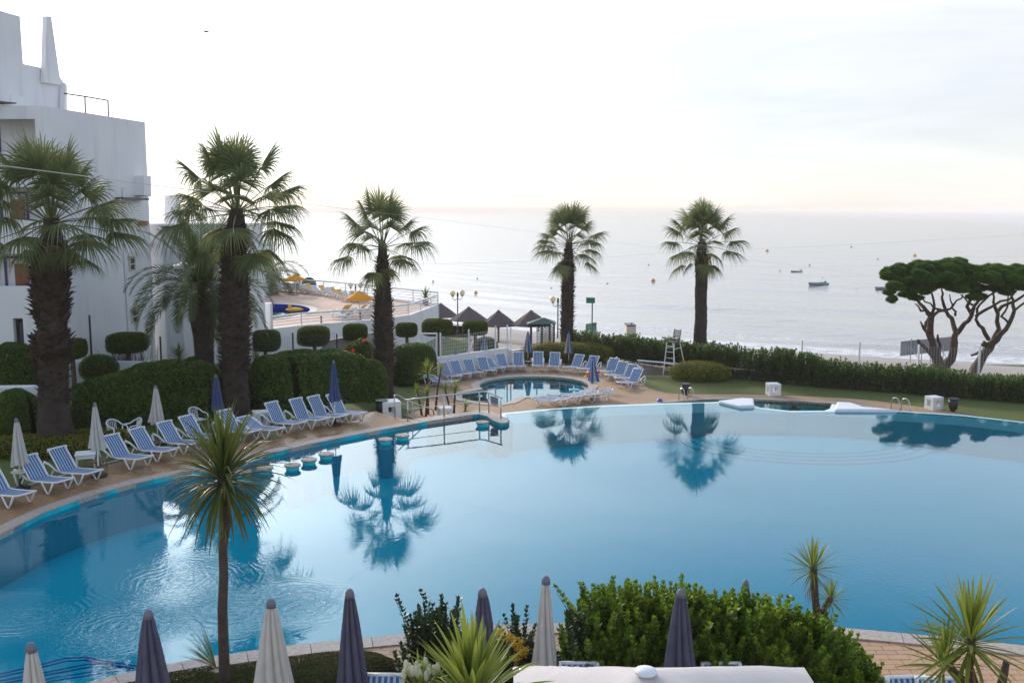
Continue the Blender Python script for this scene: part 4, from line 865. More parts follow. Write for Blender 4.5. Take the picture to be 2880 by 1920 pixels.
# plastic table and brown low table
p = gp(c5(655,1120), 0); t = thing('plastic_table', 'square white plastic table behind the second and third lounger', 'table', (p.x,p.y,-.03), .35); o = MB().box((0,0,.5),(.62,.62,.05)).build('top','white',t); bevel(o,.02)
MB().box((0,0,.42),(.56,.56,.10)).build('apron','white',t)
for a in (-1,1):
    for b in (-1,1): MB().tube([(a*.25,b*.25,.4),(a*.27,b*.27,0)],[.035,.025],6).build('leg','white',t)
for (s_, l_) in ((c5(730,1130),'small brown round table at the foot of the second white umbrella'),(c5(1195,985),'small brown round table at the foot of the third white umbrella')):
    p = gp(s_, 0); t = thing('side_table', l_, 'side table', (p.x,p.y,0)); MB().lathe([(.33,.27),(.35,.28),(.35,.30),(.33,.31)],18).build('top','wood_dark',t)
    for k in range(4): a = k*math.pi/2+.4; MB().tube([(.16*math.cos(a),.16*math.sin(a),.27),(.30*math.cos(a),.30*math.sin(a),.24),(.33*math.cos(a),.33*math.sin(a),0)],.014,5).build('leg','wood_dark',t)
# closed umbrellas
def umbrella(base, h, ch, rb, mats, label, cat='umbrella', lean=(0,0), seed=0, tray=None, cap='cap_grey', group=None, folds=8, rtop=.045, foot=True, pole='white_paint'):
    t = thing('closed_umbrella', label, cat, tuple(base), rng.uniform(0, 3), group); t.rotation_euler[0] = lean[0]; t.rotation_euler[1] = lean[1]
    MB().tube([(0,0,-.02),(0,0,h-.05)], .02, 8).build('pole', pole, t)
    r = np.random.default_rng(seed); ph = r.uniform(0,6.28,4); n = folds*8
    ang_amp = [r.uniform(.7,1.4) for _ in range(folds)]
    def mod(a, v):
        k = a/(2*math.pi)*folds; i = int(k) % folds; s = abs(math.sin(math.pi*k))
        return (.44+.56*s**.7*ang_amp[i])*(1+.10*v*math.sin(3*a+ph[0])+.07*math.sin(2*a+ph[1]+4*v))
    prof = []; m = 16
    for j in range(m+1):
        v = j/m; q_ = rtop+(rb-rtop)*(v**.80)*(1-.10*math.sin(v*math.pi)); prof.append((q_, h-.04-ch*v))
    prof = prof[::-1]
    m_ = MB(); hem = [r.uniform(-.05,.04) for _ in range(folds)]
    L = len(prof); vs = []
    for j, (rr_, z) in enumerate(prof):
        v = 1-j/(L-1)
        for k in range(n):
            a = 2*math.pi*k/n; q_ = rr_*mod(a, v); hz = hem[int(k/8) % folds]*(v**6)*1.0; vs.append((q_*math.cos(a+.5*v), q_*math.sin(a+.5*v), z+hz))
    fs = [(j*n+k, j*n+(k+1)%n, (j+1)*n+(k+1)%n, (j+1)*n+k) for j in range(L-1) for k in range(n)]
    m_.v = vs; m_.f = fs; m_.mi = [((k//8) % len(mats)) for j in range(L-1) for k in range(n)]
    m_.build('canopy', mats, t, True)
    MB().lathe([(rtop*1.35,h-.10),(rtop*1.25,h-.03),(rtop*.8,h+.02),(rtop*.2,h+.035)], 12).build('cap', cap, t, True)
    if foot: MB().lathe([(.26,0),(.26,.06),(.06,.09),(.04,.32),(.03,.32)], 16).build('foot', 'concrete' if foot == 1 else 'black', t, True)
    if tray: MB().lathe([(.05,tray),(.24,tray+.01),(.25,tray+.035),(.05,tray+.04)], 20).build('tray', 'cream', t)
    return t
def uh(s_base, s_top, z): p = gp(s_base, z); return p, at(s_top, p.y).z-z
for (sb, st, mt, l_, tr, gz, gg) in [
    (D(48,1122),D(37,962),['cv_white'],'white closed umbrella with a round tray over the second lounger at far left',.5,0,1),
    (D(227,1093),D(221,926),['cv_white'],'white closed umbrella between second and third lounger of the left row',None,0,1),
    (D(363,1018),D(357,886),['cv_white'],'white closed umbrella standing behind the fifth lounger near the hedge',None,0,1),
    (D(500,985),D(497,862),['cv_navy'],'faded navy closed umbrella in front of the thickest palm trunk',None,0,1),
    (c6(1405,640),D(763,829),['cv_navy'],'faded navy closed umbrella by the right end of the left lounger row',None,0,1)]:
    p, h = uh(sb, st, gz); umbrella(p, h, h*.60 if h > 2.2 else h*.62, .25, mt, l_, seed=int(h*100), tray=tr, group='closed umbrellas along the left deck', foot=2)
for (sb, st, l_, ln_) in [(c7(395,880),c7(405,640),'blue and beige closed umbrella beside the hedge left of the round pool',0),(c7(880,850),c7(878,550),'blue and beige closed umbrella in front of the wire fence behind the round pool',0),
    (c7(1292,810),c7(1292,515),'blue and beige closed umbrella in front of the low white wall step',0),(c7(1678,825),c7(1674,515),'blue and beige closed umbrella in front of the palm bed',0),(c7(1908,1112),c7(1903,755),'blue and beige closed umbrella with toys at its foot on the round pool edge',1)]:
    p, h = uh(sb, st, ZL); umbrella(p, h, h*.62, .27, ['cv_blue','cv_beige'], l_, seed=int(h*77), tray=.62 if ln_ else None, group='striped umbrellas around the round pool', cap='cv_blue', foot=1 if ln_ else 2)
p = gp(c7(600,900), ZL); umbrella(p+Vector((0,.3,0)), 1.5, 1.3, .20, ['cv_blue','cv_beige'], 'small collapsed striped umbrella leaning on the white wall behind loungers', lean=(.1,-.18), seed=5, foot=False)
fg = [(70,1475,['cv_white'],.33,'cream closed umbrella at the bottom left corner'),(340,1400,['cv_grey'],.32,'dark grey closed umbrella left of the tall thin cordyline trunk'),(622,1375,['cv_white'],.34,'cream closed umbrella right of the tall thin cordyline trunk'),(803,1352,['cv_grey'],.26,'dark grey closed umbrella behind the low green hedge, left of centre'),
      (1108,1350,['cv_grey'],.30,'dark blue-grey closed umbrella behind the big spiky plant'),(1254,1322,['cv_white'],.26,'cream closed umbrella left of the bright green bush'),(1565,1352,['cv_grey'],.31,'grey closed umbrella in front of the bright green bush')]
for (x_, y_, mt, rb, l_) in fg:
    d = ray(D(x_, y_)); t_ = (2.42-CAMZ)/d.z; p = Vector((d.x*t_, d.y*t_, -.03)); umbrella(p, 2.42, 1.62, rb*1.06, mt, l_, seed=x_, group='closed umbrellas in the foreground', rtop=.055)
d = ray(D(1713,1335)); t_ = (1.9-CAMZ)/d.z; umbrella(Vector((d.x*t_, d.y*t_, -.03)), 1.93, 1.3, .24, ['cv_blue','cv_beige'], 'striped closed umbrella tip rising behind the bright green bush', seed=3)
# big open white parasol at the bottom edge
pc = ray(D(1483,1541)); t_ = (3.0-CAMZ)/pc.z; pc = Vector((pc.x*t_, pc.y*t_, 0)); pt = thing('open_parasol', 'large square off-white open parasol with domed cap at the bottom edge', 'parasol', (pc.x, pc.y, -.03))
zf_ = 2.26; yf = 0; dd_ = ray(D(1515,1526)); yf = (zf_-CAMZ)/dd_.z*dd_.y-pc.y
xl = ray(D(1180,1526)).x*((zf_-CAMZ)/ray(D(1180,1526)).z)-pc.x; xr = ray(D(1849,1529)).x*((zf_-CAMZ)/ray(D(1849,1529)).z)-pc.x
m_ = MB(); K = 20; vs = []
for j in range(K+1):
    for i in range(K+1):
        u, v = i/K*2-1, j/K*2-1; x = (xr if u > 0 else -xl)*u; y = yf*v; e_ = max(abs(u), abs(v)); z = 3.03-(3.03-zf_)*e_-.035*math.sin(math.pi*e_)*(1-abs(abs(u)-abs(v))/max(e_,.01))*-1
        z -= .05*(1-min(1,abs(abs(u)-abs(v))*1.0))*0; ed = 1-abs(abs(u)-abs(v)); z += -.05*math.sin(math.pi*e_)*(1-ed)+.012*math.sin(9*u+3*v)*e_; vs.append((x, y, z))
m_.add(vs, [(j*(K+1)+i, j*(K+1)+i+1, (j+1)*(K+1)+i+1, (j+1)*(K+1)+i) for j in range(K) for i in range(K)]); m_.build('canopy', 'cv_parasol', pt, True)
m_ = MB(); rim = [(xl,-yf),(xr,-yf),(xr,yf),(xl,yf)]
for a, b in zip(rim, rim[1:]+rim[:1]): m_.add([(a[0],a[1],zf_-.003),(b[0],b[1],zf_-.003),(b[0]*1.003,b[1]*1.003,zf_-.16),(a[0]*1.003,a[1]*1.003,zf_-.16)], [(0,1,2,3)])
m_.build('valance', 'cv_parasol', pt); MB().lathe([(.125,3.01),(.13,3.03),(.12,3.05),(.08,3.07),(.02,3.08)], 20).build('cap', 'white', pt, True)
MB().tube([(0,0,0),(0,0,3.0)], .035, 10).build('pole', 'white_paint', pt); MB().box((0,0,.04),(.8,.8,.08)).build('base', 'concrete', pt)
for k, (a, b) in enumerate(((xl,-yf),(xr,-yf),(xr,yf),(xl,yf))): MB().tube([(0,0,2.95),(a,b,zf_-.03)], .015, 5).build('rib', 'steel', pt)
# ------------------------------------------------------------------ palms
def strip(mb_v, mb_f, pts, wid, side):
    o = len(mb_v); n = len(pts)
    for p, w_, s in zip(pts, wid, side): mb_v.append(p-s*w_); mb_v.append(p+s*w_)
    for i in range(n-1): mb_f.append((o+2*i, o+2*i+1, o+2*i+3, o+2*i+2))
def fan_leaf(elev, seed, lp=1.35, rf=1.15, nseg=34, droop=1.0, dry=False):
    """one costapalmate leaf, petiole from the origin, drooping under its own weight"""
    r = random.Random(seed); e = R(elev); V = []; Fc = []; mi = []
    p0 = Vector((0,0,0)); pts = []
    for i in range(6):
        s = i/5; ee = e-.25*droop*s*s*math.cos(e); p0 = Vector((lp*s*math.cos(e), 0, lp*s*math.sin(e)-.10*lp*s*s*droop*math.cos(e))); pts.append(p0)
    strip(V, Fc, pts, [.035,.03,.025,.022,.02,.018], [Vector((0,1,0))]*6); nf = len(Fc)
    strip(V, Fc, pts, [.02,.018,.015,.012,.012,.01], [Vector((-math.sin(e),0,math.cos(e)))]*6); npet = len(Fc)
    hub = pts[-1]; e2 = e-.14*droop*math.cos(e); cx = Vector((math.cos(e2),0,math.sin(e2))); cyv = Vector((0,1,0)); nz = cx.cross(cyv)
    fold = r.uniform(.12,.35)
    for k in range(nseg):
        a = (k/(nseg-1)*2-1)*R(104)+r.uniform(-.02,.02); L = rf*(.72+.28*math.cos(a*.75))*r.uniform(.9,1.05)
        d = (cx*math.cos(a)+cyv*math.sin(a)-nz*(-fold)*abs(math.sin(a))*-1).normalized(); start = hub+cx*.05*math.cos(a)
        out = []; wd = []; sd = []; tw = r.uniform(-.3,.3); dr = droop*r.uniform(.5,1.5)*(.30+.70*abs(math.cos(e)))
        for j in range(7):
            s = j/6; p = start+d*(L*s); f = max(0, s-.38); p = p+Vector((0,0,-1))*(f*f*L*.95*dr)-d*(f*f*L*.32*dr); p = p+Vector((0,0,-abs(math.sin(a))*.10*s*L))
            out.append(p); wd.append([.008,.022,.034,.034,.024,.013,.002][j]*rf/1.35*.85)
            sv = (-cx*math.sin(a)+cyv*math.cos(a)); sv = (sv+nz*(.55 if k % 2 else -.55)*(1-s*.3)+nz*tw*s).normalized(); sd.append(sv)
        strip(V, Fc, out, wd, sd)
    me = bpy.data.meshes.new('frond'); me.from_pydata([tuple(v) for v in V], [], Fc); me.materials.append(M['petiole'] if not dry else M['fan_dry']); me.materials.append(M['fan_dry'] if dry else M['fan'])
    me.polygons.foreach_set('material_index', [0 if i < npet else 1 for i in range(len(Fc))]); me.update(); return me
FE = [82, 66, 48, 30, 12, -8, -30, -52]
fans = {e: [fan_leaf(e, 10*e+k, nseg=38, droop=1.0+.15*k) for k in range(3)] for e in FE}
dryf = [fan_leaf(-68, 500+k, .9, 1.1, 24, 1.2, True) for k in range(2)]
def boot_mesh():
    mb = MB(); mb.add([(0,-.07,-.02),(0,.07,-.02),(.03,.06,.10),(.03,-.06,.10),(.11,-.035,.22),(.11,.035,.22),(.10,-.03,.16),(.10,.03,.16),(.135,-.012,.27),(.135,.02,.25)],
        [(0,1,7,6),(0,6,4,3),(1,2,5,7),(3,4,5,2),(4,8,9,5),(6,7,9,8),(4,6,8),(5,9,7)]); return mb.mesh('leaf_boot', 'boot')
BOOT = boot_mesh(); bv = np.array([v.co[:] for v in BOOT.vertices]); bf = [tuple(p.vertices) for p in BOOT.polygons]
def washingtonia(base, ctr, prof, label, scale=1.0, boots=[], nparts=0, counts=(5,5,6,6,6,5,5,4), skirt=0, seed=1, smooth_from=0, rot0=0):
    """prof: [(height fraction, radius)], boots: [(h0, h1, n, scale)]"""
    r = random.Random(seed); H = ctr[2]-base[2]; t = thing('fan_palm', label, 'palm tree', tuple(base), 0, 'tall fan palms'); low_ = .82 if skirt > 5 else 1; lean = Vector((ctr[0]-base[0], ctr[1]-base[1], 0))
    mb = MB(); n = 20; vs = []; m = 70
    hs = [h for h, _ in prof]; rs = [q_ for _, q_ in prof]
    for j in range(m+1):
        f = j/m; rad = np.interp(f, hs, rs); c = lean*(f*f)
        for k in range(n):
            a = 2*math.pi*k/n; q_ = rad*(1+.05*math.sin(a*3+f*20)+.03*math.sin(a*7+f*61)+r.uniform(-.025,.025)); vs.append((c.x+q_*math.cos(a), c.y+q_*math.sin(a), f*H))
    mb.add(vs, [(j*n+k, j*n+(k+1)%n, (j+1)*n+(k+1)%n, (j+1)*n+k) for j in range(m) for k in range(n)]+[tuple(range(m*n,(m+1)*n))]); tr_ = mb.build('trunk', 'trunk', t, True)
    jv = []; jf = []; cnt = 0
    for (h0, h1, nb, bs) in boots:
        for i in range(nb):
            f = h0+(h1-h0)*(i+.5)/nb; a = i*2.39996+r.uniform(-.2,.2); rad = float(np.interp(f, hs, rs)); c = lean*(f*f)
            sc_ = bs*r.uniform(.7,1.35); Mx = Matrix.Translation((c.x+rad*.96*math.cos(a), c.y+rad*.96*math.sin(a), f*H)) @ Matrix.Rotation(a,4,'Z') @ Matrix.Rotation(r.uniform(-.1,.85),4,'Y') @ Matrix.Diagonal((sc_*r.uniform(.7,1.2), sc_*r.uniform(1.1,1.9), sc_*r.uniform(.6,1.1), 1))
            if cnt < nparts and i % 2 == 0: o = link('leaf_boot', BOOT, t); o.matrix_local = Mx; cnt += 1
            else:
                o_ = len(jv); jv += [tuple(Mx @ Vector(v)) for v in bv]; jf += [tuple(q_+o_ for q_ in f_) for f_ in bf]
    if jv:
        me = bpy.data.meshes.new('leaf_boots'); me.from_pydata(jv, [], jf); me.materials.append(M['boot']); me.update(); link('leaf_boots', me, t, 'stuff')
    a = rot0
    for e_, c_ in zip(FE, counts):
        for i in range(c_):
            a += 2*math.pi/max(c_,1)+r.uniform(-.25,.25) if i else 1.3
            me = fans[e_][r.randrange(3)]; s = scale*r.uniform(.88,1.08)*(1.05 if e_ > 60 else 1 if e_ > -20 else (.80 if e_ > -40 else .62)*low_)
            link('frond', me, t, None, (lean.x+.10*math.cos(a), lean.y+.10*math.sin(a), H-.05-(.45*scale if e_ < -20 else 0)*r.uniform(.3,1)-(82-e_)*.002), (r.uniform(-.12,.12), r.uniform(-.10,.10), a), s)
    for i in range(skirt):
        a += 2.4; link('dry_frond', dryf[i%2], t, None, (lean.x+.3*math.cos(a), lean.y+.3*math.sin(a), H-.2-r.uniform(0,.6)), (0, r.uniform(-.1,.15), a), scale*r.uniform(.45,.62))
    MB().ball((lean.x, lean.y, H-.1), .17*scale, 10, 6, (1,1,1.6)).build('crown_shaft', 'petiole', t, True)
    return t
def pxm(p): return p.y*math.cos(PITCH)*0+(p.y/math.cos(PITCH))/F*1.22449
b_ = gp(D(130,1030), -.06); c_ = at(D(118,500), b_.y-.2); k = pxm(b_); H = c_.z-b_.z
def pf(lst, base, top): return sorted([((base-y)/(base-top), w_/2*k) for y, w_ in lst])
washingtonia(b_, c_, pf([(1030,84),(990,78),(930,68),(870,62),(835,66),(790,76),(765,64),(745,56),(735,66),(690,72),(620,70),(600,60),(560,54),(500,30)],1030,500), 'huge fan palm with shaggy double-ringed trunk at far left in front of the hotel', 1.24, [(.20,.36,110,.7),(.36,.50,190,1.05),(.50,.555,50,.7),(.555,.80,330,1.05),(.80,.9,60,.8)], 290, (5,6,6,6,6,6,5,3), 8, 3)
b_ = gp(D(543,955), -.1); c_ = at(D(543,478), b_.y-.3); k = pxm(b_)
washingtonia(b_, c_, pf([(955,64),(900,60),(830,58),(790,62),(700,62),(620,56),(560,50),(520,44),(478,26)],955,478), 'thick-trunked tall fan palm, second from the left, in front of the date palm', 1.34, [(.08,.22,60,.6),(.22,.40,200,.9),(.40,.78,420,.9),(.78,.92,90,.8)], 290, (5,4,4,5,5,5,4,2), 4, 5, 0, .7)
p3 = gp(D(884,926), 0); zb_ = zt(p3.x*1.13, p3.y*1.13); b_ = gp(D(884,926), -1.2); b_.z = min(zt(b_.x, b_.y)+.02, -1.0); c_ = at(D(878,560), b_.y-.2); k = pxm(b_)
washingtonia(b_, c_, pf([(926,44),(880,40),(830,38),(800,42),(740,42),(690,38),(640,30),(600,24),(560,18)],926,560), 'fan palm with ragged dark trunk, middle one, before the terrace railing', 1.16, [(.05,.25,50,.6),(.25,.55,230,.85),(.55,.92,230,.8)], 120, (4,3,4,3,4,3,2,1), 2, 9, 0, .2)
b_ = gp(D(1302,812), ZL); c_ = at(D(1307,556), b_.y); k = pxm(b_)
washingtonia(b_, c_, pf([(812,34),(760,28),(700,27),(650,27),(610,23),(580,18),(556,14)],812,556), 'fan palm left of the green sign, shaggy trunk rising from the yellow bed', 1.20, [(.15,.93,420,.85)], 60, (4,5,4,4,4,4,3,2), 2, 12, 0, 1.1)
b_ = gp(D(1607,846), ZL); c_ = at(D(1612,556), b_.y); k = pxm(b_)
washingtonia(b_, c_, pf([(846,40),(820,34),(760,29),(700,27),(640,28),(600,30),(585,24),(556,18)],846,556), 'smooth-trunked fan palm at right with a round flower bed at its foot', 1.18, [(.80,.95,50,.8)], 0, (4,5,5,4,4,4,3,2), 2, 15, 0, .5)
# date palms
def date_frond(elev, seed, L=3.0, nl=46):
    r = random.Random(seed); V = []; Fc = []; e = R(elev); p = Vector((0,0,0)); pts = []; ds = []; n = 22
    for i in range(n+1):
        pts.append(p.copy()); ds.append(Vector((math.cos(e),0,math.sin(e)))); p = p+ds[-1]*(L/n); e -= (.075+.035*(i/n)*2)*(1.0 if elev < 60 else .55)*(max(.25, math.cos(e))+.1)
    strip(V, Fc, pts, [.04*(1-i/n)+.006 for i in range(n+1)], [Vector((0,1,0))]*(n+1)); k0 = len(Fc)
    for k in range(nl):
        s = .10+.90*k/nl; f = s*n; i = min(int(f), n-1); q_ = pts[i].lerp(pts[i+1], f-i); d = ds[i]; upv = Vector((-d.z,0,d.x))
        ll = L*.165*math.sin(math.pi*min(1,.18+s*.80))**.6*r.uniform(.85,1.1)
        for sy in (-1,1):
            dirv = (d*.75+Vector((0,sy*.75,0))+upv*r.uniform(.05,.45)).normalized(); P_ = [q_, q_+dirv*ll*.5, q_+dirv*ll+Vector((0,0,-.12*ll))]
            strip(V, Fc, P_, [.012,.016,.003], [(d-dirv*d.dot(dirv)).normalized()]*3)
    me = bpy.data.meshes.new('frond'); me.from_pydata([tuple(v) for v in V], [], Fc); me.materials.append(M['petiole']); me.materials.append(M['date'])
    me.polygons.foreach_set('material_index', [0 if i < k0 else 1 for i in range(len(Fc))]); me.update(); return me
DE = [84,70,55,40,25,8]; dates = {e: [date_frond(e, e*7+k) for k in range(2)] for e in DE}
def date_palm(base, ctr, r0, label, scale, counts, seed, prof=None):
    r = random.Random(seed); H = ctr[2]-base[2]; t = thing('date_palm', label, 'palm tree', tuple(base)); mb = MB(); n = 16; vs = []; m = 40
    prof = prof or [(0,.9),(.3,.75),(.55,.8),(.8,1.12),(.93,1.0),(1,.5)]
    for j in range(m+1):
        f = j/m; rad = r0*np.interp(f, [a for a,_ in prof], [b for _,b in prof])
        for k in range(n): a = 2*math.pi*k/n; vs.append((rad*math.cos(a), rad*math.sin(a), f*H))
    mb.add(vs, [(j*n+k, j*n+(k+1)%n, (j+1)*n+(k+1)%n, (j+1)*n+k) for j in range(m) for k in range(n)]+[tuple(range(m*n,(m+1)*n))]); mb.build('trunk', 'trunk', t, True)
    jv = []; jf = []
    for i in range(520):
        f = .05+.92*i/520; a = i*2.39996; rad = r0*float(np.interp(f, [q_ for q_,_ in prof], [q_ for _,q_ in prof])); s = r.uniform(.55,.8)
        Mx = Matrix.Translation((rad*.97*math.cos(a), rad*.97*math.sin(a), f*H)) @ Matrix.Rotation(a,4,'Z') @ Matrix.Diagonal((s*.7,s*1.1,s*.75,1)); o_ = len(jv)
        jv += [tuple(Mx @ Vector(v)) for v in bv]; jf += [tuple(q_+o_ for q_ in f_) for f_ in bf]
    me = bpy.data.meshes.new('leaf_scars'); me.from_pydata(jv, [], jf); me.materials.append(M['boot']); me.update(); link('leaf_scars', me, t, 'stuff')
    a = seed
    for e_, c in zip(DE, counts):
        for i in range(c): a += 2*math.pi/c+r.uniform(-.2,.2) if i else .9; link('frond', dates[e_][r.randrange(2)], t, None, (.1*math.cos(a),.1*math.sin(a),H), (r.uniform(-.08,.08), r.uniform(-.08,.08), a), scale*r.uniform(.88,1.06))
    return t
b_ = gp(D(472,835), -.5); b_.z = -.6; b_ = at(D(472,880), 45); b_.z = -.3; c_ = at(D(470,672), b_.y); k = pxm(b_)
date_palm(b_, c_, 27*k, 'date palm with arching feathery fronds and scaly trunk left of the thickest palm', 1.35, (8,8,10,10,9,5), 2)
b_ = gp(D(600,745), TZ); b_ = Vector((at(D(606,690), 88).x, 88, TZ-.2)); c_ = Vector((b_.x, 88, at(D(606,640), 88).z))
date_palm(b_, c_, .35, 'distant date palm beside the white pavilion on the upper terrace', 1.65, (4,5,7,8,7,5), 5)

# ------------------------------------------------------------------ cordylines and spiky plants
def blade(elev, seed, L, W, droop, m_, base_m=None):
    r = random.Random(seed); e = R(elev); p = Vector((0,0,0)); V = []; Fc = []; pts = []; n = 8; tw = r.uniform(-.5,.5); sd = []
    for i in range(n+1):
        pts.append(p.copy()); d = Vector((math.cos(e),0,math.sin(e))); p = p+d*(L/n); e -= droop*(.06+.16*(i/n))*(max(0,math.cos(e))+.15); e = max(e, R(-86))
        sd.append((Vector((0,1,0))+Vector((-d.z,0,d.x))*tw*(i/n)).normalized())
    wd = [W*x for x in (.5,.7,.9,1,.98,.86,.65,.36,.03)]
    for s in (-1,1):
        o = len(V)
        for q_, w_, sv in zip(pts, wd, sd): V.append(q_-Vector((0,0,w_*.35))); V.append(q_+sv*w_*s)
        for i in range(n): Fc.append((o+2*i,o+2*i+1,o+2*i+3,o+2*i+2))
    me = bpy.data.meshes.new('leaf'); me.from_pydata([tuple(v) for v in V], [], Fc); me.materials.append(M[m_]); me.polygons.foreach_set('use_smooth', [True]*len(Fc)); me.update(); return me
CE = [85,72,58,42,26,8,-12,-35]
bl_cache = {}
def blades(m_, L, W, droop):
    k = (m_, L, W, droop)
    if k not in bl_cache: bl_cache[k] = {e: [blade(e, i*31+e, L*u, W, droop, m_) for i, u in enumerate((1,.88,.95))] for e in CE}
    return bl_cache[k]
def spiky(parent, at_, n, L, W, droop, seed, m_='cord', dead=0, emax=88, emin=-30, name='leaf'):
    r = random.Random(seed); B_ = blades(m_, L, W, droop)
    for i in range(n):
        f = i/max(1,n-1); e = emax-(emax-emin)*f**1.15+r.uniform(-6,6); ee = min(CE, key=lambda q_: abs(q_-e)); a = i*2.39996+r.uniform(-.2,.2)
        link(name, B_[ee][r.randrange(3)], parent, None, (at_[0]+.02*math.cos(a), at_[1]+.02*math.sin(a), at_[2]-.18*f*L), (r.uniform(-.1,.1), R(ee-e)*.8, a), r.uniform(.82,1.08))
    if dead:
        B_ = blades('cord_dry', L*.8, W*.7, 1.6)
        for i in range(dead): a = i*2.4; link('dry_leaf', B_[-35][i%3], parent, None, (at_[0]+.04*math.cos(a), at_[1]+.04*math.sin(a), at_[2]-.15-r.uniform(0,.25)), (0, r.uniform(.2,.7), a), r.uniform(.5,.95))
def cordyline(base, stems, label, m_='cord', name='cordyline'):
    """stems: list of (polyline points rel. to base with radius, head dict)"""
    t = thing(name, label, 'cordyline', tuple(base))
    for pts, rads, hd in stems:
        MB().tube(pts, rads, 10).build('trunk', 'cord_bark', t, True); spiky(t, pts[-1], **hd, m_=m_)
    return t
def dpt(x, y, Y): return at(D(x, y), Y)
# tall one left of centre
Y0 = 15.35; b_ = dpt(517,1568,Y0); b_.z = -.05; P = [dpt(x,y,Y0)-b_ for x, y in [(516,1560),(514,1500),(511,1400),(514,1320),(512,1260),(520,1200),(516,1140),(512,1085)]]; P[0].z = 0
t = cordyline(b_, [(P, [.105,.085,.078,.072,.07,.07,.085,.10], dict(n=240, L=1.22, W=.025, droop=1.0, seed=4, dead=10, emax=88, emin=-45))], 'tall cordyline with one thin bare trunk and a dense spiky head, left of centre', 'cord_dark')
spiky(t, P[5]+Vector((-.03,0,-.02)), 16, .62, .012, .5, 8, 'cord', 0, 40, -20); 
tf_ = thing('spiky_tuft', 'small fan-shaped spiky tuft at the foot of the tall thin cordyline', 'plant', tuple(dpt(497,1532,15.5))); 
for i in range(26): a = math.pi-.15+rng.uniform(-.5,.5); link('leaf', blades('cord',.75,.010,.25)[CE[1+i%4]][i%3], tf_, None, (0,0,0), (0,0,a), rng.uniform(.7,1.05))
# centre right, double headed, in the bush
Y0 = 16.2; b_ = dpt(1880,1440,Y0); b_.z = 0
P1 = [Vector((0,0,0)), dpt(1878,1425,Y0)-b_, dpt(1872,1370,Y0)-b_, dpt(1868,1300,Y0)-b_]; P2 = [dpt(1878,1420,Y0)-b_, dpt(1892,1400,Y0)-b_, dpt(1908,1372,Y0)-b_]
cordyline(b_, [(P1,[.08,.075,.06,.06],dict(n=90,L=.56,W=.013,droop=.30,seed=21,dead=22,emax=88,emin=-35)),(P2,[.05,.05,.05],dict(n=60,L=.42,W=.011,droop=.30,seed=22,dead=4,emax=88,emin=-40))], 'two-headed cordyline with dead brown skirt growing out of the bright green bush')
# right corner
Y0 = 11.8; b_ = dpt(2230,1600,Y0); b_.z = 0
P1 = [Vector((0,0,0)), dpt(2235,1568,Y0)-b_, dpt(2226,1530,Y0)-b_, dpt(2232,1490,Y0)-b_, dpt(2230,1462,Y0)-b_]; P2 = [dpt(2232,1580,Y0)-b_, dpt(2210,1560,Y0)-b_, dpt(2180,1530,Y0)-b_, dpt(2168,1512,Y0)-b_]; P3 = [dpt(2290,1600,Y0)-b_, dpt(2303,1560,Y0)-b_, dpt(2312,1518,Y0)-b_]
t = cordyline(b_, [(P1,[.09,.07,.05,.05,.05],dict(n=78,L=.88,W=.029,droop=.32,seed=31,dead=8,emax=88,emin=-45)),(P2,[.06,.055,.045,.04],dict(n=50,L=.64,W=.020,droop=.35,seed=32,dead=5,emax=85,emin=-30))], 'large bright cordyline with two spiky heads in the bottom right corner')
MB().tube(P3, [.05,.055,.04], 8).build('bare_stem', 'cord_bark', t, True)
# big one at the bottom centre, trunk below the frame
Y0 = 10.3; b_ = dpt(1085,1600,Y0); b_.z = 0; P1 = [Vector((0,0,0)), Vector((0,0,1.4)), dpt(1086,1590,Y0)-b_]
t = cordyline(b_, [(P1,[.09,.08,.07],dict(n=130,L=.98,W=.034,droop=.40,seed=41,emax=86,emin=-10))], 'big bright spiky plant at the bottom edge beside the white parasol', name='yucca')
hd = dpt(965,1560,Y0); fl = thing('flowering_spikes', 'cream-white flower buds on pale blades left of the big spiky plant', 'flower', (hd.x, hd.y, 0)); 
MB().tube([(0,0,0),(0,0,hd.z-.05)], .03, 6).build('stem', 'cord_bark', fl)
for i in range(16):
    a = i*2.4; x, y = .14*math.cos(a)*(i/16)**.5*1.6, .1*math.sin(a); m_ = MB(); m_.ball((x, y, hd.z+.12+.03*math.sin(i*3)), .03, 8, 6, (1,1,2.2)); m_.build('bud', 'cream_flower', fl, True); MB().tube([(x*.3,y*.3,hd.z-.1),(x,y,hd.z+.07)], .008, 4).build('stalk', 'petiole', fl)
for i in range(14): link('leaf', blades('cord',.5,.02,.5)[CE[i%5]][i%3], fl, None, (0,0,hd.z-.12), (0,0,i*2.4), .9)
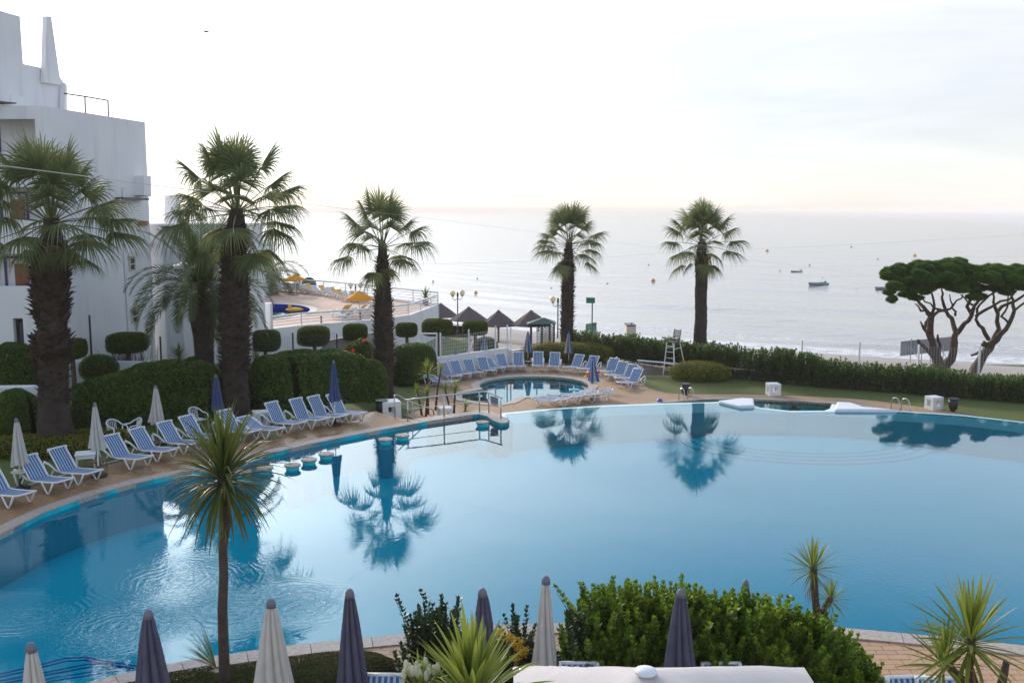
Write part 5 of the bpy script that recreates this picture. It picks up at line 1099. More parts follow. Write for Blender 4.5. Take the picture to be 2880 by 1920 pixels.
# small ones around the garden
for i, (s_, sb, z_, sc_, n_, l_) in enumerate([(c7(345,892),c7(350,1290),ZL,1.35,70,'tallest of the small cordylines beyond the steel railing'),(c7(470,875),c7(420,1250),ZL,.85,45,'thin small cordyline right of the tallest one beyond the railing'),(c7(245,1085),c7(290,1300),ZL,.95,45,'low cordyline head left below the tallest one'),
      (c7(340,1110),c7(330,1310),ZL,1.0,50,'low cordyline directly beneath the tallest one'),(c7(510,1065),c7(560,1280),ZL,.9,45,'cordyline head beside the top rail of the steel railing'),(c7(605,1070),c7(595,1280),ZL,1.2,60,'bushy cordyline just left of the keyhole entry of the round pool'),(c7(705,1230),c7(700,1265),ZL,.9,45,'lowest spiky rosette by the finger wall'),
      (c5(1362,275),c5(1315,735),-.1,1.15,60,'lone tall cordyline against the left hedge'),(c5(1338,625),c5(1325,730),-.1,.65,30,'tiny spiky sprout under the lone tall cordyline'),(c4(305,1110),c4(255,1500),-.15,1.5,60,'cordyline with slanted trunk right of the thickest palm'),(c5(845,655),c5(815,800),-.1,.6,26,'dark little yucca in front of the hedge beside the armchairs')]):
    g = gp(sb, z_); zz = at(s_, g.y).z; zg = max(-3, z_); t = thing('small_cordyline', l_, 'cordyline', (g.x, g.y, zg), 0, 'small cordylines in the garden'); hx = at(s_, g.y).x-g.x
    P = [Vector((0,0,0)), Vector((hx*.4,0,(zz-zg)*.5)), Vector((hx,0,zz-zg))]; MB().tube(P, [.06,.045,.04], 7).build('trunk', 'cord_bark', t, True)
    spiky(t, P[-1], n_, .55*sc_, .018*sc_, .35, 60+i, 'cord' if i < 7 else 'cord_dark', 0, 88, -25)

# ------------------------------------------------------------------ hedges and shrubs
def hp(lst):            # (base photo point, top photo y, ground z, half width)
    out = []
    for (x, yb, yt, z, hw) in lst: g = gp(D(x, yb), z); out.append((g.x, g.y+hw, z, at(D(x, yt), g.y+hw*.6).z, hw))
    return out
hedge('clipped_hedge', 'long dark hedge behind the left row of loungers, left of the thickest palm', 'hedge', hp([(165,1012,905,-.05,.7),(215,992,878,-.05,.9),(330,975,850,-.05,1.0),(450,962,835,-.05,1.0),(500,955,832,-.05,.9)]), 42000, .12, .07, seed=3, rough=.34, freq=1.5)
hedge('clipped_hedge', 'dark hedge behind the navy umbrella, between the second and third palm', 'hedge', hp([(560,950,830,-.1,.9),(640,945,822,-.15,1.0),(720,938,815,-.3,1.1),(800,930,806,-.6,1.1),(868,930,830,-.9,1.0)]), 38000, .12, .07, seed=4, rough=.36, freq=1.5)
hedge('clipped_hedge', 'clipped boxy hedge right of the middle palm, left of the round pool', 'hedge', hp([(905,890,800,-1.4,.9),(950,885,790,-1.45,1.0),(992,880,787,-1.45,1.0)]), 24000, .08, .05, 'hedge', seed=5, p=5, rough=.08)
t = hedge('hibiscus_bush', 'loose green hibiscus bush with a few red flowers left of the middle palm', 'bush', hp([(780,900,800,-.9,.9),(830,900,783,-1.0,1.1),(868,900,790,-1.1,.9)]), 15000, .13, .08, 'hedge_light', seed=6, p=2, rough=.45, freq=2.4)
o3 = t.location
for s_ in (c4(1436,808), c4(1530,972), c4(1320,915)):
    v = at(s_, t.location.y-1.0)-t.location; m_ = MB()
    for k_ in range(5):
        a = k_*1.257; m_.add([v, v+Vector((.07*math.cos(a),-.03,.07*math.sin(a))), v+Vector((.10*math.cos(a+.5),-.05,.10*math.sin(a+.5))), v+Vector((.07*math.cos(a+1),-.03,.07*math.sin(a+1)))], [(0,1,2,3)])
    m_.build('flower', 'red_flower', t)
hedge('big_round_hedge', 'broad rounded dark hedge at the left edge behind the first umbrella', 'hedge', hp([(-60,1030,900,-.05,1.2),(20,1022,898,-.05,1.3),(85,1010,915,-.05,1.1)]), 26000, .08, .05, seed=8, rough=.08, p=2.6)
hedge('back_hedge', 'green hedge at the left edge under the hotel ground-floor door', 'hedge', hp([(-40,932,790,0,.9),(30,928,792,0,.9),(85,925,800,0,.8)]), 12000, .1, .06, seed=9, rough=.12)
p_ = [(x, y, z, at(D(px, yt), y).z, hw) for (px, yb, yt, z, hw) in [(1322,818,765,ZL,.9),(1400,825,770,ZL,.9),(1500,842,780,ZL,.9),(1700,872,799,ZL,.95),(1860,888,812,ZL,.95),(1975,897,840,ZL,.9),(2060,903,838,ZL,.95),(2200,915,850,ZL,.95),(2300,922,868,ZL,.95),(2420,932,868,ZL,.95),(2560,946,880,ZL,.9)] for g in [gp(D(px, yb), z)] for x, y in [(g.x, g.y+hw)]]
# sprigs standing above the oleander hedge
def sprigs(name, label, cat, pts, hts, n_leaf, L, W, m_, r0=.05, group=None, stem='twig'):
    """upright leafy shoots: pts base positions, hts heights"""
    c = Vector(pts[0]); t = thing(name, label, cat, tuple(c), 0, group); P = []; N = []; T_ = []; B_ = []; st = MB()
    for p, h in zip(pts, hts):
        lean = rng.normal(0, .13, 2)*h
        k = max(3, int(h*n_leaf)); s = np.repeat(np.linspace(.12, 1, k), 5); a = rng.uniform(0, 6.28)+np.arange(len(s))*2.39996
        ctr = np.stack([p[0]+lean[0]*s**2, p[1]+lean[1]*s**2, p[2]+h*s], 1); el = .25+rng.normal(0,.3,len(s))+.8*s**3; ll = L*(1-.25*s**4)*rng.uniform(.8,1.2,len(s))
        d = np.stack([np.cos(a)*np.cos(el), np.sin(a)*np.cos(el), np.sin(el)], 1); P.append(ctr+d*(ll[:,None]*.55)); T_.append(d*ll[:,None]*.5); B_.append(np.stack([-np.sin(a), np.cos(a), np.zeros(len(a))], 1)*W*.5)
        st.tube([Vector((p[0], p[1], p[2]))-c, Vector((p[0]+lean[0]*.25, p[1]+lean[1]*.25, p[2]+h*.5))-c, Vector((p[0]+lean[0], p[1]+lean[1], p[2]+h*.97))-c], [.012,.009,.004], 3, cap=False)
    V = quads(np.concatenate(P), np.concatenate(T_), np.concatenate(B_))-np.array(c); link('foliage', quad_mesh('foliage', V, m_), t); st.build('stems', stem, t, False, 'stuff'); return t
# oleander hedge: thousands of upright leafy shoots along its line
A_ = np.array(p_, float); sg_ = np.r_[0, np.cumsum(np.linalg.norm(np.diff(A_[:,:2], axis=0), axis=1))]; pts = []; hts = []
for i in range(2900):
    s = rng.uniform(0, sg_[-1]); q_ = [np.interp(s, sg_, A_[:,k]) for k in range(5)]; v_ = rng.uniform(-1, 1); hh = (q_[3]-q_[2])*(1-.18*v_*v_)*(1+.05*math.sin(s*1.7)+.04*math.sin(s*4.1))
    pts.append((q_[0]+rng.normal(0,.05), q_[1]+v_*q_[4]*.8, q_[2])); hts.append(max(.4, hh*(rng.uniform(.86,1.05) if rng.uniform() < .5 else rng.uniform(.3,.9))))
sprigs('oleander_hedge', 'long oleander hedge along the sea side behind the lawn, right half of the photo', 'hedge', pts, hts, 7, .25, .065, 'hedge_light')
# bright green bush
Yb = 15.9; env = [(1308,1480),(1322,1420),(1345,1385),(1380,1362),(1410,1345),(1480,1332),(1530,1342),(1600,1345),(1650,1342),(1690,1360),(1760,1372),(1830,1385),(1890,1405),(1930,1440),(1975,1478),(2010,1520),(2035,1560)]
exs = [at(D(x, y), Yb).x for x, y in env]; ezs = [at(D(x, y), Yb).z for x, y in env]
pts = []; hts = []
for i in range(1650):
    x = rng.uniform(exs[0], exs[-1]); y = Yb+rng.uniform(-.75,.75); hmax = (np.interp(x, exs, ezs)-.13)*(1-.22*((y-Yb)/.75)**2); q_ = rng.uniform(.86,1.03) if rng.uniform() < .6 else rng.uniform(.35,.9)
    if y < Yb-.2: q_ *= rng.uniform(.55,1)
    pts.append((x, y, -.03)); hts.append(max(.25, hmax*q_*(1+.05*math.sin(x*5)+.04*math.sin(x*11+y*4))))
sprigs('bright_bush', 'large bright green leafy bush in the foreground right of centre', 'bush', pts, hts, 14, .115, .070, 'bright')
# dark upright shrub and little yellow-flowered one
def envshrub(name, label, cat, env, Yb, n, nl, L, W, m_, thick=.4, lo=.5):
    ex = [at(D(x, y), Yb).x for x, y in env]; ez = [at(D(x, y), Yb).z for x, y in env]; pts = []; hts = []
    for i in range(n):
        x = rng.uniform(ex[0], ex[-1]); pts.append((x, Yb+rng.uniform(-thick,thick), -.03)); hts.append(max(.2, np.interp(x, ex, ez)*(rng.uniform(.9,1.02) if rng.uniform() < .45 else rng.uniform(lo,.95))))
    return sprigs(name, label, cat, pts, hts, nl, L, W, m_)
envshrub('dark_shrub', 'dark upright leafy shrub behind the big spiky plant at the bottom', 'shrub', [(930,1480),(945,1420),(958,1400),(966,1364),(975,1410),(990,1405),(1003,1395),(1015,1400),(1024,1376),(1034,1400),(1050,1405),(1060,1440)], 16.1, 100, 15, .11, .055, 'dark_shrub', .35)
envshrub('dark_shrub', 'dark leafy shoots at the left end of the bright green bush', 'shrub', [(1306,1480),(1316,1440),(1328,1410),(1345,1425),(1360,1450)], 15.6, 45, 15, .11, .055, 'dark_shrub', .3)
t = envshrub('flowering_shrub', 'small leafy shrub with yellow flower clusters on the low hedge', 'shrub', [(1160,1460),(1172,1450),(1182,1400),(1190,1395),(1197,1410),(1204,1400),(1214,1460)], 15.9, 30, 15, .10, .05, 'dark_shrub', .2)
o_ = np.array(t.location); K = 900; cl_ = np.array([at(D(x, y), 15.35) for x, y in [(1150,1452),(1180,1470),(1190,1487),(1200,1500),(1185,1510),(1207,1492),(1170,1462),(1195,1475)]]); P = cl_[rng.integers(0, len(cl_), K)]+rng.normal(0, .035, (K,3))
link('flowers', quad_mesh('flowers', leafcloud(P, rng.normal(0,1,(K,3)), .035, .02)-o_, 'yellow_flower'), t, 'stuff')
# low olive hedges near the camera
def lowhedge(label, lst, n, seed):
    path = []
    for (x, yt, Y, hw) in lst: p = at(D(x, yt), Y); path.append((p.x, Y-hw*.5, -.05, p.z+.0, hw))
    return hedge('low_hedge', label, 'hedge', path, n, .05, .014, 'rosemary', seed=seed, rough=.07, p=2.6, freq=5, jitter=1.0, upb=.6)
lowhedge('low olive-green clipped hedge along the near pool edge, left of centre', [(60,1660,13.6,.9),(200,1600,14.6,.9),(380,1550,15.6,.95),(520,1524,16.0,.95),(700,1500,16.3,.95),(860,1488,16.5,.9),(935,1500,16.5,.7)], 80000, 20)
lowhedge('low olive-green clipped hedge between the big spiky plant and the bright bush', [(1060,1462,16.2,.8),(1160,1458,16.3,.85),(1250,1480,16.2,.85),(1330,1515,16.0,.7)], 34000, 21)
# topiary blocks
tp_list = [((165,800),30,22,42,'dark clipped topiary right behind the huge left palm'),((293,787),42,23,47,'broad mushroom-shaped topiary in front of the hotel wall'),((608,782),34,24,55,'square clipped topiary just right of the thickest palm'),((720,772),35,22,57,'clipped drum-shaped topiary on a bent trunk, middle of the row below the terrace'),
           ((815,762),27,18,58,'smaller clipped topiary behind the hibiscus bush'),((934,757),24,16,62,'clipped topiary half hidden by the middle palm'),((1005,752),35,19,61,'wide clipped topiary below the terrace corner'),((1091,753),29,16,62,'clipped topiary in front of the thatched sunshades')]
for i, ((x, y), rx, rz_, Y, l_) in enumerate(tp_list):
    c = at(D(x, y), Y); k = pxm(c); zg = -1.5 if x > 560 else -.4; rx *= k; rz_ *= k
    bend = .25 if i == 3 else .05
    blob('topiary_tree', l_, 'topiary', c, (rx, rx*.9, rz_), 9000, .11, .028, 4.0, 'topiary', .03, 'clipped topiary trees', i, [(c.x+bend*.8, c.y, zg, .14), (c.x+bend*.5, c.y, (c.z+zg)/2, .11), (c.x, c.y, c.z-rz_*.5, .10)], jitter=.9, upb=.5)
for i, (x, y, rx, rz_, Y, z_, l_) in enumerate([(228,846,44,34,45,-.1,'big dark round bush left of the mushroom topiary'),(663,822,33,18,50,-.6,'low round bush behind the hedge under the square topiary'),(815,803,24,14,54,-1.2,'half hidden round bush behind the hibiscus'),(448,832,26,14,46,-.1,'low dark bush behind the hedge left of the date palm'),(1115,795,30,22,64,-1.5,'round bush behind the wire fence'),(185,893,20,14,42,-.05,'small grassy round bush beside the huge palm trunk'),(655,888,38,34,42.5,-.1,'dark round bush in front of the hedge right of the thickest palm')]):
    c = at(D(x, y), Y); k = pxm(c); blob('round_bush', l_, 'bush', c, (rx*k, rx*k*.9, rz_*k), 8000, .07, .03, 2.1, 'hedge' if i else 'topiary', .04, None, 40+i)
# airy shrub by the fence
g = at(D(262,832), 49.6); pts = [(g.x+rng.normal(0,1.1), g.y+rng.normal(0,.8), -.1) for _ in range(260)]; sprigs('airy_shrub', 'thin airy shrub against the hotel wall left of the mushroom topiary', 'shrub', pts, [max(.3, 2.3*rng.uniform(.4,1)*math.exp(-abs(p[0]-g.x)*.25)) for p in pts], 8, .09, .02, 'airy')
# flower beds
def bed(x, y, rx, ry, h, z_, l_, n, fl=600, seed=0):
    c = gp(D(x, y), z_); c.z = z_+h*.35; blob('flower_bed', l_, 'flower bed', c, (rx, ry, h*.65), n, .07, .03, 2.6, 'bed', .05, None, seed, flowers=('yellow_flower', fl, .03))
bed(1608, 868, 1.75, 1.5, .95, ZL, 'round yellow-green flower bed at the foot of the smooth-trunked palm', 16000, 500, 51)
bed(1300, 828, 3.1, 1.3, 1.2, ZL, 'wide yellow-green bed at the foot of the palm behind the round pool', 20000, 500, 52)
bed(90, 1040, 1.9, 1.0, .6, -.05, 'low planting with tiny yellow flowers round the huge left palm', 12000, 200, 53); bed(230, 1020, 1.4, .7, .55, -.05, 'low planting with yellow flowers behind the white plastic table', 9000, 350, 54)

# ------------------------------------------------------------------ umbrella pine
Yp = 58.0
def pt_(x, y, dy=0): return at(D(x, y), Yp+dy)
gpz = -1.5; basep = Vector((pt_(2190,850).x, Yp, gpz)); tpn = thing('umbrella_pine', 'umbrella pine with flat dark green crown and forked bare trunks at the right edge', 'pine tree', tuple(basep)); kp_ = 1/2.8*.8167
def c9d(x, y): return ((2280+x/2.8)*.81667, (660+y/2.8)*.81667)
limbs = [([(1010,1130),(1005,1000),(965,880),(950,780),(945,640),(915,590),(850,540),(830,480)],[.46,.40,.30,.27,.22,.15,.12,.07],0),([(1010,1110),(1060,1040),(1105,970),(1130,850),(1135,770),(1110,670),(1060,600),(1040,500),(1030,430)],[.40,.38,.30,.26,.22,.16,.14,.10,.06],.5),
  ([(1150,770),(1210,700),(1265,640),(1285,560),(1330,520),(1450,460),(1520,400)],[.20,.17,.15,.12,.10,.07,.05],1.0),([(1270,640),(1240,560),(1260,480),(1250,420)],[.15,.13,.10,.07],1.0),([(950,650),(1000,600),(1090,580),(1160,520),(1200,470)],[.14,.11,.09,.07,.05],-.3),
  ([(935,800),(890,740),(905,690),(930,640)],[.15,.12,.12,.08],.2),([(890,740),(865,685)],[.11,.08],.2),([(975,960),(900,890),(845,830)],[.16,.13,.11],-.5),([(1010,950),(1020,860),(1000,790)],[.14,.11,.08],.3),
  ([(1130,640),(1140,600),(1110,540),(1095,470)],[.09,.08,.07,.04],.6),([(945,640),(980,560),(960,480),(930,430)],[.13,.10,.08,.05],.3),([(915,590),(870,600),(825,545)],[.09,.08,.06],-.2),
  ([(1060,600),(980,570),(900,520),(870,470)],[.10,.08,.06,.04],.4),([(1285,560),(1240,530),(1180,470)],[.09,.07,.04],.9)]
limbs2 = [([(1250,1160),(1300,1060),(1370,940),(1430,850),(1500,790),(1570,700),(1610,600),(1590,520),(1580,420)],[.45,.42,.36,.34,.22,.18,.14,.11,.07],2.0),([(1430,850),(1480,740),(1470,620),(1440,540),(1430,440)],[.26,.20,.15,.11,.07],2.2),([(1400,820),(1350,740),(1300,670),(1310,580),(1360,520),(1420,470)],[.16,.15,.12,.1,.08,.05],2.0),
  ([(1470,600),(1560,540),(1680,480),(1760,430)],[.14,.12,.10,.07],2.4),([(1300,640),(1420,560),(1560,500),(1640,420)],[.12,.10,.08,.05],1.5),([(1560,700),(1500,650),(1550,560),(1560,450)],[.09,.08,.07,.05],2.1),([(1340,920),(1262,950)],[.12,.10],1.6),([(1380,850),(1350,870)],[.2,.16],1.7),([(1600,600),(1700,520),(1780,440)],[.10,.08,.06],2.5)]
for j, (LL, nm) in enumerate(((limbs, tpn), (limbs2, None))):
    if j == 1:
        b2 = Vector((at(c9(1250,1160), Yp+2).x, Yp+2, gpz)); nm = thing('umbrella_pine', 'leaning pine with a sawn stub at the right edge, its crown merging with its neighbour', 'pine tree', tuple(b2)); tp2 = nm
    for i, (pl, rd, dy) in enumerate(LL):
        P = [at(c9(x, y), Yp+dy+.6*math.sin(q_*1.1+i)) - Vector(nm.location) for q_, (x, y) in enumerate(pl)]; 
        P = [P[0]] + P[1:]
        # subdivide for gnarl
        Q = []; rr = []
        for q_ in range(len(P)-1):
            for s in (0, .5): Q.append(P[q_].lerp(P[q_+1], s)+Vector(rng.normal(0,.035,3))); rr.append((rd[q_]*(1-s)+rd[q_+1]*s)*rng.uniform(.88,1.14)*.76)
        Q.append(P[-1]); rr.append(rd[-1]*.7); MB().tube(Q, rr, 8).build('trunk' if i < 1 or (j == 0 and i == 1) else 'branch', 'bark_pine', nm, True)
def canopy(parent, cl, n):
    off = np.array(parent.location); P = []; N = []
    for (x, y, rx, ry, dy) in cl:
        c = np.array(at(c9(x, y), Yp+dy)); k = .0268*1.0*(Yp+dy)/61*.0+ (Yp+dy)/2800/2.8*1.02; R_ = np.array([rx*k, rx*k*.9, ry*k]); m = int(n*rx*ry)
        d = rng.normal(0,1,(m,3)); d /= np.linalg.norm(d,axis=1)[:,None]; d[:,2] = np.where(d[:,2] < -.3, d[:,2]*.5, d[:,2]); q_ = d*R_*(1-.35*rng.uniform(0,1,(m,1))**2)*(1+.19*fbm(d*3, 2.2, int(x))[:,None]); P.append(q_+c); N.append(d)
    P = np.concatenate(P); N = np.concatenate(N); n_ = len(P); T = N+rng.normal(0,.55,(n_,3)); T[:,2] += .5; T /= np.linalg.norm(T,axis=1)[:,None]; B = np.cross(T, rng.normal(0,1,(n_,3))); B /= np.linalg.norm(B,axis=1)[:,None]
    link('crown', quad_mesh('crown', quads(P, T*.13, B*.018)-off, 'pine'), parent)
ccl = [(640,330,85,55,0),(600,300,50,45,1),(700,270,85,45,-.5),(690,400,90,60,-1.2),(620,455,45,30,-.5),(780,420,80,60,.5),(820,300,110,60,.8),(760,470,70,35,0),(850,240,80,40,1.5),(920,250,90,45,-.6),(950,340,100,65,-1.5),(890,430,90,60,-.8),(1000,260,90,55,.6),(1080,225,80,40,0),(1130,260,110,60,-.8),(1040,380,100,60,.8),(1110,330,90,60,-1.8),(1160,210,70,30,.6),(1180,420,110,55,-1),(830,500,60,25,0)]
ccl2 = [(1210,270,90,50,1),(1250,350,110,60,0),(1310,300,100,60,1.6),(1290,430,90,50,.4),(1370,330,90,60,0),(1400,270,80,40,1.6),(1470,270,80,40,1),(1450,360,100,60,-.5),(1540,300,90,55,.5),(1530,390,70,40,0),(1620,280,90,50,1),(1640,350,90,60,-.4),(1700,300,100,60,.4),(1780,330,100,60,1),(1860,320,110,60,0),(1940,340,90,50,.5)]
def split_(L_): return [(x+dx*rx, y+dy_*ry, rx*s, ry*s*1.05, dy+q_) for (x,y,rx,ry,dy) in L_ for dx,dy_,s,q_ in ((-.45,.1,.56,-.5),(.42,-.05,.58,.4),(0,-.38,.52,.2),(.05,.35,.5,-.7))]
ccl += [(x+20, y+55, rx*.9, 38, -dy) for (x,y,rx,ry,dy) in ccl[2:17:2]]; ccl2 += [(x+15, y+60, rx*.9, 38, -dy) for (x,y,rx,ry,dy) in ccl2[1::2]]
canopy(tpn, split_(ccl), .95); canopy(tp2, split_(ccl2), .95)

# ------------------------------------------------------------------ fences, wall round the pool garden
def wirefence(name, label, base_pts, h, step, postw, post_m, wire_m, dx=.11, dz=.2, wr=.004, post_h=None, postpts=None, z_of=None):
    t = thing(name, label, 'fence', tuple(base_pts[0])); o = Vector(base_pts[0]); P = [Vector(p)-o for p in base_pts]
    pp = postpts or resample(P, step); me = MB().box((0,0,(post_h or h)/2), (postw,postw,(post_h or h))).mesh('post', post_m)
    for p in pp: link('post', me, t, None, p)
    mb = MB()
    def q4(a, b, r_): 
        d = (b-a).normalized(); s = Vector((0,0,1)).cross(d); s = s.normalized()*r_ if s.length > .1 else Vector((r_,0,0)); n_ = d.cross(s)
        mb.add([a-s, a+n_, a+s, b-s, b+n_, b+s], [(0,1,4,3),(1,2,5,4),(2,0,3,5)])
    z = .05
    while z < h: 
        for a, b in zip(P[:-1], P[1:]): q4(a+Vector((0,0,z)), b+Vector((0,0,z)), wr)
        z += dz
    for p in resample(P, dx): q4(p, p+Vector((0,0,h-.02)), wr)
    mb.build('wire_mesh', wire_m, t, False, 'stuff'); return t
# low white wall behind the round pool
wz1, wz2 = -.36, -.66
w0, w1 = gp(c7(450,755), wz1), gp(c7(1098,664), wz1); w2, w3 = gp(c7(1128,694), wz2), gp(c7(1590,625), wz2)
gw = thing('garden_wall', 'low white wall with a step behind the round pool loungers', 'wall', (w0.x, w0.y, ZL-.1)); o = Vector((w0.x, w0.y, ZL-.1))
def wallseg(a, b, za, zb, th=.25):
    d = (b-a); d.z = 0; nrm = Vector((-d.y, d.x, 0)).normalized()*th; A = [a, b, b+nrm, a+nrm]; mb = MB(); mb.add([(p.x-o.x,p.y-o.y,0) for p in A]+[(a.x-o.x,a.y-o.y,za-o.z),(b.x-o.x,b.y-o.y,zb-o.z),(b.x+nrm.x-o.x,b.y+nrm.y-o.y,zb-o.z),(a.x+nrm.x-o.x,a.y+nrm.y-o.y,za-o.z)], [(0,1,5,4),(1,2,6,5),(2,3,7,6),(3,0,4,7),(4,5,6,7)]); return mb
ws = wallseg(w0, w1, wz1, wz1).build('wall', 'stucco', gw); wallseg(w1+Vector((.003,0,0)), w2, wz1, wz2).build('step', 'stucco', gw); wallseg(w2+Vector((.003,0,0)), w3, wz2, wz2).build('wall', 'stucco', gw)
wirefence('wire_fence', 'white wire mesh fence with tall posts on the low garden wall', [w0+Vector((.1,.12,-.02)), w1+Vector((0,.12,-.02))], 1.25, 2.3, .09, 'white_paint', 'white_paint', .12, .22, .006, 1.45)
for (s_, s1_) in ((c7(1130,695),c7(1133,470)),(c7(1378,660),c7(1380,472)),(c7(1397,655),c7(1397,520))):
    g = gp(s_, wz2); h = at(s1_, g.y).z-wz2; tag(MB().box((0,0,h/2), (.10,.10,h)).build('fence_post', 'white_paint'), 'white square post on the lower wall stretch, %s' % ('left one beside the step' if s_[0] < 1480 else ('middle one' if s_[0] < 1512 else 'thin right one beside the striped umbrella')), 'post', 'white posts on the wall').location = g+Vector((0,.12,0))
g0, g1 = gp(c7(60,640), ZL), gp(c7(440,600), ZL)
wirefence('wire_fence', 'white wire fence behind the boxy hedge left of the garden wall', [Vector((at(c7(-60,640),58.5).x,58.5,-.9)), Vector((at(c7(260,600),58.5).x,58.5,-.9))], 1.35, 2.4, .08, 'white_paint', 'white_paint', .12, .2, .006, 1.5)
gt = thing('white_gate', 'white metal gate frame left of the wire fence', 'gate', (at(c7(290,540),57.6).x, 57.6, ZL)); W_ = at(c7(430,560),57.6).x-at(c7(290,540),57.6).x; hg = at(c7(290,537),57.6).z-ZL
for x in (0, W_): MB().box((x,0,hg/2), (.09,.09,hg)).build('gate_post', 'white_paint', gt)
MB().box((W_/2,0,hg+.04), (W_+.09,.09,.08)).build('lintel', 'white_paint', gt); mb = MB()
for k in range(9): mb.tube([(W_*(k+1)/10,0,.1),(W_*(k+1)/10,0,hg-.2)], .012, 4)
mb.build('gate_bars', 'white_paint', gt)
# black-post fence in front of the hotel
bps = [(c2(225,1480),c2(225,1232)),(c2(915,1520),c2(897,1162)),(c2(1615,1600),c2(1602,1375)),(c4(690,960),c4(673,730)),(c4(1150,900),c4(1138,742))]
P = []; 
for i, (a, b) in enumerate(bps): Y = [42.5,46,50,53,56.5][i]; p = at(a, Y); P.append((p, at(b, Y).z))
for seg_, l_ in (((0,1,2), 'black-post wire fence in front of the hotel side wall'), ((3,4), 'black-post wire fence below the terrace wall between topiaries')):
    bp_ = [Vector((P[i][0].x-(3 if (i == seg_[0]) else 0), P[i][0].y, -.9)) for i in seg_]; t = wirefence('black_post_fence', l_, bp_, 2.2, 3, .05, 'black_iron', 'white_paint' if 0 else 'cap_grey', .14, .25, .003, .02)
    for i in seg_: h = P[i][1]+.9; MB().box((0,0,h/2), (.07,.07,h)).build('tall_post', 'black_iron', t).location = Vector((P[i][0].x, P[i][0].y, -.9))-Vector(t.location)
# low white walls at the far left
mb = MB(); a_, b_ = at(c5(-60,510), 37.5), at(c5(240,505), 38.5)
lw = thing('low_wall', 'short thick white wall stub with sloping end at the left edge', 'wall', (a_.x, 37.5, -.1)); mb.add([(0,0,0),(b_.x-a_.x+.4,1,0),(b_.x-a_.x,1,b_.z+.1),(0,0,a_.z+.1),(0,.5,0),(b_.x-a_.x+.4,1.5,0),(b_.x-a_.x,1.5,b_.z+.1),(0,.5,a_.z+.1)], [(0,1,2,3),(3,2,6,7),(1,5,6,2),(4,7,6,5),(0,3,7,4)]); o = mb.build('wall', 'stucco', lw); bevel(o, .06, 3)
a_, b_ = at(c5(555,310), 45), at(c5(1160,318), 46.5); lw = thing('low_wall', 'low white garden wall behind the big round bush', 'wall', (a_.x, 45, -.3)); L2 = b_.x-a_.x
mb = MB(); mb.add([(0,0,0),(L2,1.5,0),(L2,1.5,b_.z+.3),(0,0,a_.z+.3),(0,.25,0),(L2,1.75,0),(L2,1.75,b_.z+.3),(0,.25,a_.z+.3)], [(0,1,2,3),(3,2,6,7),(1,5,6,2),(4,7,6,5),(0,3,7,4)]); mb.build('wall', 'stucco', lw)
sheet('garden_path', [[Vector((at(c5(-80,520),40).x,40,0)), Vector((at(c5(300,490),40).x,40,0)), Vector((at(c5(330,470),44).x,44,0)), Vector((at(c5(-150,470),44).x,44,0))]], -.03, 'deck_low')
# wire fence on the right behind the hedge
FP = [Vector((at(D(x, 850), Y).x, Y, ZL)) for x, Y in ((1840,58.5),(1972,57.6),(2108,56.5),(2248,55.5),(2360,54.6),(2520,53.4))]
wirefence('wire_fence', 'fine wire mesh fence with white posts behind the oleander hedge at right', FP, 1.95, 9, .09, 'white_paint', 'white_paint', .13, .13, .004, 2.0, [p-FP[0] for p in FP])

# ------------------------------------------------------------------ steel railing at the end of the left deck
rt = thing('steel_railing', 'stainless steel railing with stair rail on the finger wall beside the pool', 'railing', tuple(gp(c7(500,1312), 0))); o = Vector(rt.location)
rp = [gp(c7(157,1352), 0), gp(c7(500,1310), 0), gp(c7(835,1272), 0), gp(c7(922,1275), 0), gp(c7(1037,1328), 0)]; RH = .95
tops = [at(c7(130,1157), rp[0].y), at(c7(500,1113), rp[1].y), at(c7(835,1082), rp[2].y), at(c7(893,1077), (rp[2].y+rp[3].y)/2), at(c7(1050,1141), rp[4].y)]
MB().tube([p-o for p in tops], .028, 8).build('handrail', 'steel', rt, True)
for p, h in zip(rp, [t_.z for t_ in (tops[0], tops[1], tops[2], tops[3], tops[4])]): MB().tube([p-o, p+Vector((0,0,h-.02))-o], .032, 8).build('post', 'steel', rt, True); MB().lathe([(.06,0),(.06,.02),(.03,.025)], 12, tuple(p-o)).build('base_ring', 'steel', rt)
mids = [p+Vector((0,0,.45))-o for p in rp]; MB().tube(mids, .012, 6).build('lower_rail', 'steel', rt)
s0, s1 = gp(c7(33,1335), 0), gp(c7(205,1325), 0); sr = [at(c7(35,1330), s0.y), at(c7(30,1112), s0.y), at(c7(60,1108), s0.y), at(c7(140,1155), s0.y+.2), at(c7(270,1207), s0.y+.9), at(c7(395,1247), s0.y+1.6), at(c7(405,1300), s0.y+1.7)]
MB().tube([p-o for p in sr], .024, 8).build('stair_rail', 'steel', rt, True); MB().tube([at(c7(35,1180), s0.y)-o, at(c7(160,1200), s0.y+.3)-o], .012, 6).build('lower_rail', 'steel', rt); MB().tube([s1+Vector((0,0,-.4))-o, at(c7(200,1192), s1.y)-o], .024, 8).build('post', 'steel', rt)
tw = at(c7(975,1117), rp[3].y+.0); tz0 = at(c7(985,1215), rp[3].y).z; mb = MB(); mb.add([(-.17,0,0),(.17,-.22,-.06),(.16,-.24,tz0-tw.z),(-.15,-.02,tz0-tw.z+.10),(-.17,.03,0),(.17,-.19,-.06),(.16,-.2,tz0-tw.z+.15),(-.15,.02,tz0-tw.z+.25)], [(0,1,2,3),(0,4,5,1),(4,7,6,5)])
tag(mb.build('towel', 'towel'), 'grey towel hanging over the steel railing beside the pool', 'towel').location = tw
